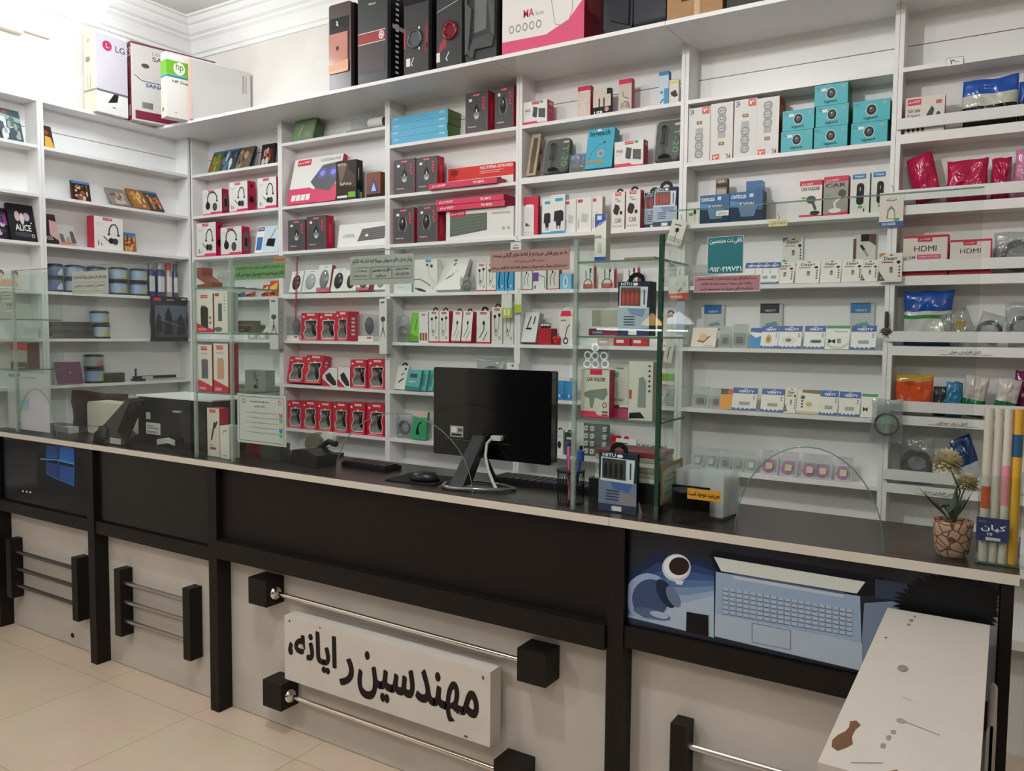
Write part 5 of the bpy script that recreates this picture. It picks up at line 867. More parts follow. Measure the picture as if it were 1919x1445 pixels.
# ================================================================ hangings on dividers
def hang(name, lb, cat, X, zt, w_, h, col, art, y=-.008, th=.006, tilt=0, yaw=0, group=None, string=None):
    t = empty(name, (X, y, zt), label=lb, cat=cat, group=group); mb = MB().box(-w_/2, w_/2, -th, 0, -h, 0, col); mb.art(art, -w_/2, -h, w_, h, -th); o = mb.build('card', t); o.rotation_euler = (0, tilt, 0)
    o2 = MB().tube([(0,-th/2,-.004),(.006,-th/2,.010),(0,-.002,.022),(-.004,.0065,.026)], .0012, '#8a8078', 6); o2.build('hook', t)
    return t
def hp(x0, x1, yt, yb, y=-.01): a, b, c, d = un(x0,yb,1,y), un(x1,yb,1,y), un((x0+x1)/2,yt,1,y), un((x0+x1)/2,yb,1,y); return (a.x+b.x)/2, c.z, b.x-a.x, c.z-d.z
def hanga(name, lb, cat, px, col, art, **k): X, z, w_, h = hp(*px); return hang(name, lb, cat, X, z, w_, h, col, art, **k)
hanga('car_charger_card', 'white car charger card with blue band hanging on the right divider', 'card', (1647,1692,361,425), '#e4ded5', [('r','#3a56a4',0,0,1,.15),('r','#e8e6ea',0,.15,1,.2),('p','#8a8480',[(.3,.22),(.34,.5),(.5,.62),(.64,.5),(.68,.22)]),('p','#e8e2d8',[(.36,.24),(.4,.46),(.5,.52),(.6,.46),(.64,.24)]),('e','#6a625c',.5,.78,.22,.035),('e','#e4ded5',.5,.785,.17,.02),('r','#3fae58',.62,.16,.85,.24),T('#ffffff',.12,.04,.7,.12,'CAR CHARGER')])
hanga('microphone_card', 'small tilted white microphone tag hanging on the middle divider', 'tag', (1262,1290,414,460), '#e2dfd6', [('e','#222426',.5,.6,.13,.1),('l','#333436',[(.5,.5),(.5,.1)],.03),('r','#555552',.25,.78,.7,.83),('l','#555552',[(.1,.3),(.5,.3),(.9,.12),(.1,.16)],.025)], tilt=.28, y=-.02)
hanga('cable_card', 'white card with orange-red lower band hanging on the middle divider', 'card', (1252,1289,518,562), '#e6e6e2', [('r','#e2452a',0,0,1,.28),T('#ffffff',.1,.08,.68,.2,'Mcdodo'),('l','#8a8c8a',[(.5,.36),(.68,.5)],.1),('o','#a8aaa8',.82,.62,.08,.1,.6)], tilt=-.05)
for lb, px in (('narrow white tripod carton hanging on the first divider', (507,523,558,655)), ('narrow white tripod carton hanging on the second divider', (712,726,560,663))):
    X, z, w_, h = hp(*px, y=-.04); t = empty('tripod_carton', (X-w_/2, -.045, z), label=lb, cat='tripod box', group='hanging tripod cartons')
    MB().box(0, w_, 0, .04, -h, 0, '#e2e2de', '#b9b9b8').art([('l','#2a2b2d',[(.5,.5),(.2,.3)],.07),('l','#2a2b2d',[(.5,.5),(.8,.3)],.07),('l','#2a2b2d',[(.5,.62),(.5,.36)],.08),('e','#4a4440',.5,.63,.3,.05),('r','#555555',.2,.92,.7,.95)],0,-h,w_,h).art([('e','#77777a',.5,.2+.13*i,.12,.012) for i in range(5)], w_, -h, .04, h, 0, 'right').build('carton', t)
    MB().tube([(w_/2,.02,0),(w_/2,.03,.014),(w_/2,.0445,.018)], .0012, '#77716a', 6).build('string', t)
hanga('earphone_card', 'white and lime green hanging card left of the third divider', 'card', (943,962,552,596), '#dfe3d8', [('r','#b4c43c',0,0,1,.42),('r','#e8ece0',.25,.1,.45,.38),('r','#e8ece0',.6,.1,.8,.38)], y=-.02)
hanga('earphone_card', 'second white and lime green card hanging on the third divider', 'card', (965,978,550,586), '#dfe3d8', [('r','#b4c43c',0,0,1,.42)], y=-.01)
hanga('white_tag', 'small white tag hanging high on the third divider', 'tag', (957,977,453,472), '#e8e8e4', [('r','#8a8a88',.2,.3,.8,.45),('r','#8a8a88',.3,.6,.7,.7)], y=-.006)
hanga('white_tag', 'small white earbud card hanging on the third divider beside the monitor top', 'tag', (953,975,680,693), '#eceeec', [('e','#777777',.5,.6,.1,.2)], y=-.02)
X, z, w_, h = hp(1630, 1690, 748, 830, -.045); t = empty('cable_bag', (X-w_/2, -.045, z-h), label='clear bag with a thin black cable coil hanging on the right divider', cat='bag')
crinkle(w_, h, .022, 111, FOIL).build('bag', t); core_coil('#33302e', .38, 2, rr=.003)(t, w_, .022, h); MB().box(w_*.32,w_*.62,.008,.010,h*.42,h*.56,mat('#9fd0a4',.5)).build('paper_label', t)
X, z, w_, h = hp(1652, 1668, 584, 628, -.01); t = empty('hanging_ornament', (X, -.012, z), label='small dark leafy ornament hanging on the right divider', cat='ornament')
MB().tube([(0,0,0),(.002,0,-.05),(0,0,-.085)], [.006,.008,.004], mat('#4a443a',.7)).build('stem', t); lf = MB()
for i in range(9): a = i*.7; lf.tube([(0,0,-.07-.002*i),(.016*math.cos(a),-.004+.004*math.sin(a),-.07-.012*math.sin(a)),(.024*math.cos(a),0,-.075-.014*math.sin(a))], [.003,.004,.0006], mat('#57503f',.7), 5)
lf.build('leaves', t)
X, z, w_, h = hp(1655, 1674, 632, 641, -.004); MBL = hang('blank_label', 'small blank bordered label stuck on the right divider', 'label', X, z, w_, h, '#dcd6ca', [('l','#8a847a',[(0,0),(1,0),(1,1),(0,1),(0,0)],.04)], y=-.0005, th=.001)
for i,(px,lb) in enumerate([((1440,1475,412,424),'cream price label on the edge of the controller shelf')]): X, z, w_, h = hp(*px, y=-.004); hang('price_label', lb, 'label', X, z, w_, h, '#e0d49c', [T('#6a5a2c',.1,.25,.9,.8,'دسته بازی')], y=-.0005, th=.0015)
X, z, w_, h = hp(1266, 1282, 560, 625, -.004); hang('lamp_picture_sheet', 'pale blue-grey sheet hanging behind the right glass case on the divider', 'sheet', X, z, w_, h, '#b4bcd4', (), y=-.001, th=.0015)
# springy red coil in front of unit 2
a = un(558, 480, 1, -.02); b = un(555, 610, 1, -.02); pts = [(a.x+(b.x-a.x)*i/300+.006*math.cos(i*.9), -.025+.006*math.sin(i*.9), a.z+(b.z-a.z)*i/300) for i in range(301)]
mesh_thing('coiled_cord', 'red coiled cord hanging down in front of the mouse shelves', 'cord', MB().tube(pts, .0018, '#c03040', 5))
# ================================================================ LEFT WALL
lpk = lambda *a, **k: pk(*a, wall='L', **k)
lpk('game_case', 'small yellow and dark game case at the left divider, top row', 'game case', 82, 103, 232, 273, 0, .014, '#3a2c24', [('p','#d8a83c',[(.1,0),(1,0),(.8,.5),(.3,.55)]),('e','#8a3a28',.4,.7,.3,.1)], Yf=.05, dy=.04, group=GC)
lpk('game_case', 'large dark green game case with white figures at the far left', 'game case', 4, 45, 197, 253, 0, .016, '#2a4048', [('p','#7fa0a8',[(0,.7),(1,.6),(1,.75),(0,.85)])]+a_game(['#c8d4d0','#8a9c98','#50645c'], 5)+[('e','#8a3a30',.3,.88,.12,.06)], '#1a2024', Yf=.03, dy=.05, group=GC)
lpk('game_case', 'blue-banded orange game case alone in the second row', 'game case', 137, 171, 326, 363, 1, .014, '#3a1f18', [('r','#3f7fc0',0,.88,1,1),T('#f0a83c',.2,.62,.85,.8,'GAME',.02)]+a_game(['#8a4a2c','#3a2420','#c8b8a8'], 7), Yf=.06, dy=.02, group=GC)
for i,(x0,x1,yt,yb,c,cols,lb) in enumerate([(214,247,349,377,'#8a8078',['#b8a8a0','#6a5c58','#c8a898'],'grey-pink game case, left of the three leaning ones'),(252,282,350,382,'#9a6a34',['#c8984c','#7a4a24','#e0b878'],'brown game case in the middle of the three leaning ones'),(282,309,354,386,'#4a4440',['#c85a2c','#8a8478','#d8984c'],'grey and orange game case, right of the three leaning ones')]):
    lpk('game_case', lb, 'game case', x0, x1, yt, yb, 1, .014, c, a_game(cols, 20+i)+([('r','#4f8cc0',0,.9,1,1)] if i == 2 else []), Yf=.012, dy=.09, group=GC)
lpk('game_case', 'large black game case titled in white, leaning toward the left divider', 'game case', 25, 74, 373, 439, 2, .02, '#1c1b20', [('e','#c8b4b0',.35,.66,.1,.14),('e','#d8ccd0',.52,.60,.08,.16),('e','#b8a8b4',.7,.66,.12,.12),T('#e8e8e6',.22,.26,.82,.44,'ALICE',.02),('e','#3c3c40',.5,.16,.34,.07),('o','#e8e6e2',.86,.14,.06,.05,.7),('e','#e8e8ec',.85,.5,.03,.02)], '#121216', Yf=.02, dy=.05, group=GC)
lpk('game_case', 'large purple and black game case at the left picture edge', 'game case', -30, 18, 379, 436, 2, .02, '#24182c', [('p','#8a3a9c',[(.4,.5),(1,.45),(.95,.85),(.5,.8)])]+a_game(['#3a2448','#c8b8c8'], 9), Yf=.04, dy=.04, group=GC)
lpk('game_case', 'rounded black and rose game case against the divider in the third row', 'game case', 85, 110, 388, 441, 2, .02, '#2a2020', [('p','#c8a09c',[(.4,.3),(1,.1),(1,.75),(.5,.8)]),T('#b8b4b4',.0,.1,.6,.24,'DOGS',.02),('r','#3a2c28',0,.85,1,1)], Yf=.01, dy=.04, group=GC)
lpk('game_case', 'white and grey game case with orange title line in the third row', 'game case', 112, 145, 410, 446, 2, .012, '#b8b4b0', [('p','#5c5c60',[(.1,.1),(.1,.55),(.3,.5),(.35,.1)]),('p','#50545a',[(.7,.1),(.7,.7),(.9,.7),(.98,.1)]),('p','#8a8a8e',[(.4,.1),(.45,.4),(.6,.4),(.65,.1)]),('r','#c86a34',.1,.03,.9,.12)], Yf=.012, dy=.04, group=GC)
lpk('headset_carton', 'headset carton with red spine alone on the left wall', 'headset box', 177, 231, 395, 455, 2, .05, WH, a_headset(1)[1:], '#b02040', Yf=.02, group=HS)
pR = [o for o in COL.objects if o.get('label') == 'headset carton with red spine alone on the left wall'][0]
MB().box(-.012, -.0005, 0, .05, 0, max(v.co.z for v in pR.data.vertices), '#c0203f').build('red_spine', pR)
lpk('game_case', 'small orange game case with blue band beside the headset carton', 'game case', 233, 256, 423, 458, 2, .012, '#a8602c', [('r','#3f80b8',0,.8,1,1)]+a_game(['#d8984c','#6a3c1c','#c8b090'], 11), Yf=.03, dy=.01, group=GC)
k3b, k3c, k3d = '#3f5f9c', '#8fa4c4', '#7f9cc0'
sp = [(89,118,489,543,k3b,'#e4ecf4','blue and white disc spindle, {} of the pair at the left divider'),(121,158,492,545,'#9fb4cc','#e0e6ea','pale disc spindle, {} of the second pair'),(162,198,494,546,k3b,'#d8e2ee','blue disc spindle, {} of the pair behind the paper notice'),(203,240,497,550,'#a8c0d8','#c8cc7c','pale blue disc spindle, {} of the fourth pair'),(241,277,500,552,'#a4bcd4','#c4cc74','disc spindle with yellow stripe, {} of the pair next to the spray cans')]
for x0,x1,yt,yb,c1,c2,lb in sp:
    ym = (yt+yb)/2; t, h = spindle(lb.format('lower'), x0, x1, ym, yb, 3, c1, c2); spindle(lb.format('upper'), x0, x1, yt, ym, 3, c1, c2, z=ZT[3]+h*.965+.002)
t, h = spindle('yellow and white disc spindle, lower of the pair above the low shelf', 168, 208, 605, 632, 4, '#c8ccd0', '#ccd040'); spindle('pale blue and yellow disc spindle, upper of the pair above the low shelf', 166, 206, 578, 604, 4, '#a4bcdc', '#c8cc60', z=ZT[4]+h*.965+.002)
t, h = spindle('yellow-green disc spindle, lower of the pair beside the purple book', 157, 198, 687, 716, 5, '#8fa8cc', '#c8d040'); spindle('red-labelled disc spindle, upper of the pair beside the purple book', 155, 196, 661, 687, 5, '#a8a8a8', '#d05a3a', z=ZT[5]+h*.965+.002)
for i,(x0,x1,yt,yb,c,cap_,lb) in enumerate([(277,290,488,552,'#3a3f78','#8a8c94','grey-capped blue spray can leftmost of four'),(293,308,490,554,'#34407c','#a8acb0','silver-capped blue spray can second of four'),(310,322,491,555,'#b8a8a4','#c03a38','red-capped spray can third of four'),(324,333,492,555,'#4a5878','#3c5a78','narrow blue spray can rightmost of four')]):
    loc, w_, h, rz, rx = spot('L', 3, x0, x1, yt, yb, .06); t = empty('spray_can', (-.06, loc.y+w_/2, ZT[3]+.0006), 0, label=lb, cat='spray can', group='spray cans on the left wall'); r = w_/2
    MB().lathe((0,0,0), [(r*.95,0),(r,.004),(r,h*.74),(r*.75,h*.80)], mat(c,.25,.3), 20).art([],0,0,1,1).build('can_body', t)
    bd = MB(); R = r*1.004; n = 8; vs = []
    for j in range(n+1): a_ = math.radians(-60+100*j/n); vs += [(R*math.cos(a_),R*math.sin(a_),h*.15),(R*math.cos(a_),R*math.sin(a_),h*.6)]
    bd.add(vs, [(2*j,2*j+2,2*j+3,2*j+1) for j in range(n)], '#d4d4d8' if i != 2 else '#e4dcdc'); bd.build('label_print', t); MB().lathe((0,0,h*.8), [(r*.8,0),(r*.82,h*.16),(r*.5,h*.2)], mat(cap_,.35,.2), 16).build('cap', t)
a = un(283,560,0,.022); b = un(352,560,0,.022); zt, zb = un(318,556,0,.022).z, un(318,640,0,.022).z
t = empty('mouse_pad_bag', (.022, a.y, zb), math.pi/2, label='black bag with dark soldier picture hanging from the spray can shelf', cat='bag'); w_ = b.y-a.y; h = zt-zb
crinkle(w_, h*.88, .018, 7, mat('#2c3036',.25)).build('bag', t); MB().box(w_*.03,w_*1.0,.004,.02,h*.86,h,'#202224').art([('r','#c03040',.04,.25,.25,.8),('r','#b8bcc0',.4,.4,.6,.55),('r','#d8d8d8',.82,.55,.95,.75)],w_*.03,h*.86,w_*.97,h*.14,.004).build('header_card', t)
pm = MB().box(w_*.08,w_*.94,-.004,-.0015,h*.1,h*.8,'#39424e'); pm.art([('p','#5a6878',[(0,.5),(1,.6),(1,1),(0,1)]),('p','#20262e',[(.02,.05),(.05,.6),(.12,.75),(.2,.6),(.24,.2)]),('p','#1a2026',[(.3,.05),(.32,.7),(.42,.95),(.52,.7),(.56,.1)]),('p','#242a32',[(.68,.05),(.7,.55),(.8,.75),(.92,.55),(.95,.1)]),('l','#9aa0a8',[(.15,.55),(.8,.35)],.012)],w_*.08,h*.1,w_*.86,h*.7,-.004); pm.build('printed_picture', t)
for i in range(7):
    p0, p1 = un(92+((i*5)%7),630,0,-.02), un(176,630,0,-.02)
    mesh_thing('flat_pouch', ['lowest','second','third','fourth','fifth','sixth','topmost'][i]+' grey pouch in the flat pile on the left wall, counted upward', 'pouch', MB().rbox(0,p1.y-p0.y-.006*(i%3),0,.09,0,.0125,.005,mat(['#55524f','#6a6662','#4a4744'][i%3],.6),1).art([('r','#3a3836',.2,.3,.9,.7)],0,0,.26,.0125), (-.015, p0.y, ZT[4]+.001+i*.0132), math.pi/2, 0, 'grey pouches in a flat pile')
lpk('purple_book', 'purple hardback with a small white spot leaning beside the disc spindles', 'book', 107, 157, 676, 717, 5, .02, '#6a3a58', [('e','#e0d0d8',.55,.5,.03,.04)], '#d8d0cc', Yf=.012, dy=.03)
lpk('green_tray', 'low dark green translucent tray beside the lower disc spindles', 'tray', 197, 234, 696, 714, 5, .08, glassy('green_tray_plastic','#6a8060',1.5,.6,'#3c5034'), (), Yf=.01)
t = empty('mini_tripod', (-.03, un(250,706,0,-.03).y, ZT[5]+.001), math.pi/2, label='short black tripod arm lying in front of loose papers', cat='tripod')
MB().rbox(0,.28,-.01,.01,.012,.03,.006,mat('#202224',.35),0).build('arm', t); MB().tube([(.015,0,.03),(.015,0,.075)],.006,mat('#202224',.4)).build('knob', t); MB().box(.05,.12,-.011,-.0101,.015,.027,'#c8ccd0').build('name_strip', t); MB().box(0,.06,-.03,.03,0,.012,'#26282a').build('foot', t)
for i in range(3): mesh_thing('paper_sheet', ['lowest loose paper','middle loose paper','top loose paper'][i]+' beside the mini tripod on the left wall shelf', 'paper', MB().box(0,.17,0,.08,0,.002,['#d8d2ce','#c8d4d2','#d8c0bc'][i]), (-.015, un(290+i*8,712,0,-.02).y, ZT[5]+.001+.0026*i), math.pi/2+.04*i, 0, 'loose papers')
lpk('picture_book', 'white picture book with two faces drawn in brown at the far left', 'book', -6, 40, 492, 530, 3, .02, '#d4d4cc', [('e','#5a4a44',.2,.75,.16,.16),('e','#5a4a44',.8,.75,.14,.16),('e','#e0c0a8',.2,.62,.11,.14),('e','#e0c0a8',.8,.62,.1,.14),('p','#d8a888',[(.1,.1),(.9,.1),(.8,.45),(.2,.45)])], Yf=.02, dy=.02)
lpk('white_carton', 'plain white carton on the far left shelf behind the left glass', 'box', 45, 72, 622, 640, 4, .06, '#e0e2e0', (), Yf=.02)
lpk('orange_booklet', 'small orange and green booklet on the far left lower shelf', 'booklet', 41, 62, 680, 703, 5, .01, '#d88a4c', [('p','#5a8a4c',[(.4,0),(1,0),(1,.4)]),('r','#f0e0d0',.1,.5,.5,.9)], Yf=.03, dy=.02)
# ================================================================ ON TOP OF THE SHELVES
ZD = 2.7165
def deckbox(name, lb, cat, x, y, w_, d, h, front, art, right, rart=(), rz=0, top=None, z=ZD):
    mb = MB().box(0,w_,0,d,0,h,front,right,top or right); mb.art(art,0,0,w_,h); mb.art(rart,w_,0,d,h,0,'right'); return mesh_thing(name, lb, cat, mb, (x,y,z), rz)
# boxes over the left wall corner: their wide faces look along the left wall (+X), narrow ends look to -Y
a_lg = [('p','#c9c4d0',[(0,.28),(1,.28),(1,.96),(0,.96)]),('e','#b82a58',.36,.83,.15,.062),('l','#f0e0e6',[(.33,.86),(.33,.81),(.42,.81)],.02),T('#4a4648',.62,.785,.93,.86,'LG',.012),('p','#6a6a6e',[(0,.255),(1,.255),(1,.28),(0,.28)]),('p','#1c1c1f',[(.35,.13),(.65,.16),(.70,.255),(.55,.255)]),('r','#7a7a78',.5,.08,.6,.095)]
deckbox('monitor_carton', 'grey-lilac monitor carton at the left of the cartons on the shelves', 'monitor box', -.078, -.62, .118, .185, .445, '#ded0bf', [('e','#a8a09c',.4,.88,.12,.02),('e','#8a8480',.35,.65,.2,.035),('r','#8a8480',.3,.3,.34,.45),('r','#8a8480',.5,.28,.54,.46),('p','#8f8a84',[(0,.255),(1,.255),(1,.28),(0,.28)])], '#e6e4e2', a_lg)
a_sn = [('p','#c8c2be',[(.02,.56),(1,.52),(1,.98),(.02,.98)]),('r','#7a1c3c',.04,.02,1,.13),T('#5a5450',.24,.80,.58,.86,'SANAM',.02),T('#9a9490',.24,.88,.38,.92,'LED'),('e','#4a4644',.16,.72,.045,.03),T('#2f4a8c',.16,.45,.42,.50,'SANAM',.02),('e','#2f5aa8',.5,.48,.05,.045),('l','#2f3a4c',[(.04,.58),(.12,.52),(.3,.52),(.6,.46)],.008)]+[('r','#3a3634',.12+.012*i,.17,.127+.012*i,.25) for i in range(10)]+[('p','#6e3040',[(0,.975),(1,.975),(1,1),(0,1)])]
def yawbox(name, lb, cat, cx, cy, th, L, h, front, art, right, rart, rz=-.23, top=None):
    """a carton whose near right-hand vertical edge stands at cx, cy"""
    o = deckbox(name, lb, cat, cx-th*math.cos(rz), cy-th*math.sin(rz), th, L, h, front, art, right, rart, rz, top); return o
yawbox('television_carton', 'long grey and maroon television carton overhanging the shelf corner', 'television box', .045, -.415, .062, .50, .44, '#8c3048', [T('#f0e4e4',.05,.82,.95,.93,'23',.03),('r','#b87884',.2,.7,.6,.74),('r','#5a2030',.1,.38,.9,.42),('r','#cfa8ac',.15,.06,.8,.2)], '#cdc9c6', a_sn, top='#8a4a54')
yawbox('scanner_carton', 'white scanner carton with green band in front of the television carton', 'scanner box', .28, -.355, .075, .44, .36, '#e8dccb', [('r','#6fb52c',0,.66,1,.88),('r','#2f86a8',0,.62,1,.655),('r','#8a7a70',.2,.1,.5,.16)], '#e6e4e0', [('r','#6fb52c',0,.66,1,.88),('e','#f2f4ee',.17,.77,.075,.10),T('#5a9c2c',.125,.71,.225,.86,'hp',.02),('r','#2f86a8',0,.62,1,.655),T('#55504c',.08,.54,.4,.585,'HP Scanner'),('e','#a8a4a0',.12,.08,.015,.01)])
yawbox('white_panel_carton', 'long plain whitish carton with frayed pink edges beside the scanner carton', 'cardboard box', .352, -.25, .032, .365, .338, '#d8a8a0', [('r','#a8b48a',.3,.3,.6,.7)], '#d2cfcd', [('p','#dcc8c2',[(.0,0),(.03,0),(.025,1),(0,1)]),('r','#a8a5a4',.86,.62,.89,.92),('r','#a8a5a4',.91,.62,.93,.92),('e','#6a6664',.92,.2,.012,.04)])
def case(lb, x0, x1, ht, seed, style, d=.33, Y=-.205, z=ZD):
    a, b = un(x0, 140, 1, Y), un(x1, 140, 1, Y); w_ = b.x-a.x
    t = empty('computer_case', (a.x, Y, z), label=lb, cat='computer case', group='black computer cases on top of the shelves')
    BK = mat('#18181a',.3); GR = mat('#3a3b3d',.35); 
    sh = MB().box(.002,w_-.002,.0255,d,.006,ht,mat('#151517',.35)).build('chassis', t); f = MB().rbox(0,w_,0,.025,.006,ht,.012,GR if style != 'o' else mat('#4a3834',.3)).build('front_panel', t)
    q = lambda name, items, y=0: (lambda m: m.build(name, f))(MB().art(items,0,0,w_,ht,y))
    for s in (0,1): MB().box(.01,w_-.01,.03+s*(d-.08),.05+s*(d-.08),0,.006,'#101012').build('foot', t)
    if style == 'o':
        pn = MB().box(.004,w_*.88,-.006,-.0005,.09,ht*.66,mat('#c07a68',.2)); pn.art([('e','#3a2420',.45,.62,.08,.06),('p','#e0a47c',[(0,0),(1,.05),(1,.3),(0,.22)]),('p','#e8bc94',[(0,.0),(1,.04),(1,.08),(0,.05)])],.004,.09,w_*.88,ht*.66-.09,-.006); pn.build('copper_panel', f)
        q('front_details', [('r','#121214',.05,.72,.92,.84),('l','#d8d8d8',[(.35,.80),(.4,.78)],.05),('l','#d8d8d8',[(.35,.77),(.42,.75)],.05),('r','#2a1c1c',.05,.64,.92,.72)])
        MB().art([('r','#d8dcdc',.1,.05+.042*i,.2,.065+.042*i) for i in range(17)], w_-.002, .006, d, ht, .025, 'right').build('vent_slots', sh)
    if style == 'r':
        q('front_details', [('r','#9a2a2a',.0,.40,.93,.50),('r','#e8d8d4',0,.395,.93,.402),('r','#e8d8d4',0,.50,.93,.507),('o','#f0e8e4',.8,.455,.09,.04,.7),('e','#e8e0dc',.8,.455,.04,.02),T('#e8e8e8',.38,.76,.62,.78,'Master'),('r','#47373a',.02,.12,.92,.38),('r','#121214',.1,.93,.8,1)])
        MB().art([('r','#8a6f58',.35,.12,.75,.42),('r','#c8ccce',.05,.52,.8,.56)]+[('r','#e8eaea',.12+.3*j,.1+.05*i,.2+.3*j,.12+.05*i) for i in range(15) for j in (0,2)], w_-.002, .006, d, ht, .025, 'right').build('side_details', sh)
    if style == 'c':
        MB().lathe((w_*.45,0,ht*.36), [(w_*.3,0),(w_*.3,-.008),(w_*.24,-.008),(w_*.22,-.002)], mat('#5c6064',.25,.5), 24, 1).build('power_ring', f)
        q('front_details', [('o','#9aa0a4',.45,.36,.17,.08,.7),('r','#c03040',.0,.28,.06,.48),('p','#8a2434',[(.86,.2),(.98,.22),(.98,.5),(.86,.46)]),('p','#1c1c1e',[(.9,.24),(.96,.24),(.96,.3),(.9,.3)]),('r','#121214',.02,.70,.92,.80),('r','#ece4dc',.1,.10,.26,.18),('l','#e8e8e8',[(.36,.1),(.3,.12),(.4,.18)],.03),('e','#f0f0f0',.62,.46,.03,.015),('e','#f0f0f0',.62,.26,.03,.015),('r','#e0e0e0',.6,.9,.68,1)])
    if style == 'd':
        MB().lathe((w_*.55,0,ht*.36), [(w_*.3,0),(w_*.3,-.010),(w_*.2,-.010),(w_*.18,-.004)], mat('#7a2430',.2,.4), 24, 1).build('power_ring', f)
        q('front_details', [('p','#a03040',[(.1,.16),(.4,.22),(.35,.32),(.12,.24)]),('e','#e8e4e0',.55,.36,.05,.04),('l','#c8c8c8',[(.0,.56),(.5,.60),(.95,.64)],.02),('r','#ece4dc',.0,.08,.14,.17),('l','#e8e8e8',[(.45,.08),(.38,.10),(.5,.16)],.03)])
    if style == 'x':
        fr = MB()
        for pts in ([(.02,.95),(.10,.55),(.24,.5),(.14,.1),(.04,.08)],[(.98,.9),(.9,.5),(.84,.62),(.72,.7),(.86,.25),(.98,.2)]): fr.prism([(a_*w_, b_*ht) for a_, b_ in pts], -.014, -.001, 1, mat('#55585a',.3))
        fr.prism([(a_*w_, b_*ht) for a_, b_ in [(.1,.08),(.3,.22),(.8,.24),(.95,.2),(.9,.12),(.35,.12),(.28,.04)]], -.012, -.001, 1, mat('#4a4d4f',.3)); fr.build('frame_trim', f); q('front_details', [('p','#6a6d6e',[(.28,.28),(.66,.3),(.7,.75),(.3,.7)]),T('#e8e8e8',.4,.64,.62,.68,'VIVO'),('r','#121214',.1,.8,.9,1)])
    return t
case('copper-fronted black computer case, leftmost and shortest of the row', 617, 658, .43, 1, 'o', .30)
case('tall grey computer case with a red band, second of the row', 671, 726, .50, 2, 'r', .30)
case('black computer case with grey ring and red trim, third of the row', 757, 803, .47, 3, 'c', .30)
case('black computer case with red swirl ring, fourth of the row', 818, 865, .47, 4, 'd', .30)
case('black computer case with angular grey frame trim, fifth of the row', 872, 930, .47, 5, 'x', .30)
a, b = un(941,90,1,-.225), un(1094,80,1,-.225)
mb = MB().box(0,b.x-a.x,0,.30,0,.42,'#e4e1de','#8c1434'); mb.art([('p','#d8507c',[(0,0),(1,0),(1,.40),(.82,.22),(.55,.12),(0,.13)]),T('#b82c5c',.27,.33,.40,.41,'MA',.02),T('#a8a4a4',.42,.33,.52,.37,'Series'),('l','#8a8888',[(.58,.8),(.6,.5),(.66,.2),(.8,.16),(.86,.3),(.88,.8)],.006)]+[('o','#77777a',.12+.085*i,.24,.032,.04,.75) for i in range(5)], 0,0,b.x-a.x,.42)
mb.art([('r','#b8485c',.1,.3,.5,.7)], b.x-a.x, 0, .3, .42, 0, 'right'); mesh_thing('case_carton', 'large white and pink computer case carton on top of the shelves', 'computer case box', mb, (a.x,-.225,ZD))
def dark(lb, x0, x1, st):
    a, b = un(x0, 50, 1, -.215), un(x1, 50, 1, -.215); w_ = b.x-a.x; t = empty('computer_case', (a.x,-.215,ZD), label=lb, cat='computer case', group='black computer cases on top of the shelves')
    MB().box(.002,w_-.002,.03,.30,.006,.45,mat('#17181b',.3)).build('chassis', t); MB().rbox(0,w_,0,.03,.006,.45,.02,mat('#2b3038' if st else '#303338',.18,coat=.4), 0 if st else 1).build('front_panel', t); MB().box(.02,w_-.02,.05,.28,0,.006,'#101012').build('foot', t)
    if not st: MB().prism([(w_*.25,.05),(w_*.9,.02),(w_*.95,.45),(w_*.1,.45),(w_*.05,.2)], -.012, -.001, 1, mat('#2a2d33',.25)).build('front_shield', t)
dark('black computer case with shield-like front right of the pink carton', 1131, 1185, 0); dark('glossy dark blue-grey computer case behind the brown carton', 1187, 1247, 1)
a, b = un(1250,20,1,-.215), un(1354,5,1,-.215)
mb = MB().box(0,b.x-a.x,0,.28,0,.30,mat('#b08a64',.8,noise=.1)); mb.art([('r','#3a2a1c',.26,.22,.45,.30),('r','#c8a47c',.5,0,.6,1),('l','#8a6844',[(0,.02),(1,.02)],.01)],0,0,b.x-a.x,.30); mesh_thing('brown_carton', 'brown cardboard carton with tape on top of the shelves', 'cardboard box', mb, (a.x,-.215,ZD))
a, b = un(1362,2,1,-.215), un(1440,-12,1,-.215); mesh_thing('black_case', 'black case cut off by the top picture edge right of the brown carton', 'computer case', MB().rbox(0,b.x-a.x,0,.28,0,.25,.01,mat('#19191b',.35)), (a.x,-.215,ZD))
# ================================================================ GLASS ON THE COUNTER
GY = -1.205; GT = .005
def pane(name, lb, x0, x1, z0, z1, y=GY, hole=None, par=None, cat='glass screen', group='glass screens on the counter'):
    t = par or empty(name, (0,0,0), label=lb, cat=cat, group=group)
    if hole:
        hx0, hx1, hh = hole; n = 20; cx, r = (hx0+hx1)/2, (hx1-hx0)/2
        arc = [(cx-r*math.cos(math.pi*i/n), z0+hh*math.sin(math.pi*i/n)) for i in range(n+1)]
        pts = [(x0,z0)]+arc+[(x1,z0),(x1,z1),(x0,z1)]
        MB().prism(pts, y, y+GT, 1, GLASS).build('pane', t)
        MB().tube([(a,y+GT/2,b) for a, b in arc], .0016, GEDGE, 6).build('cutout_edge', t)
    else: MB().box(x0,x1,y,y+GT,z0,z1,GLASS).build('pane', t)
    MB().box(x0,x1,y-.0004,y+GT+.0004,z1+.0002,z1+.003,GEDGE).build('polished_edge', t)
    return t
ZG = 1.0008
pane('glass_screen', 'left glass screen with arched cut-out behind the computer picture cabinet', .275, 1.605, ZG, 1.785, hole=(.285,.62,.22))
pane('glass_screen', 'long glass screen with arched cut-outs between the two glass cases', 1.875, 3.312, ZG, 1.775, hole=(2.40,2.98,.24))
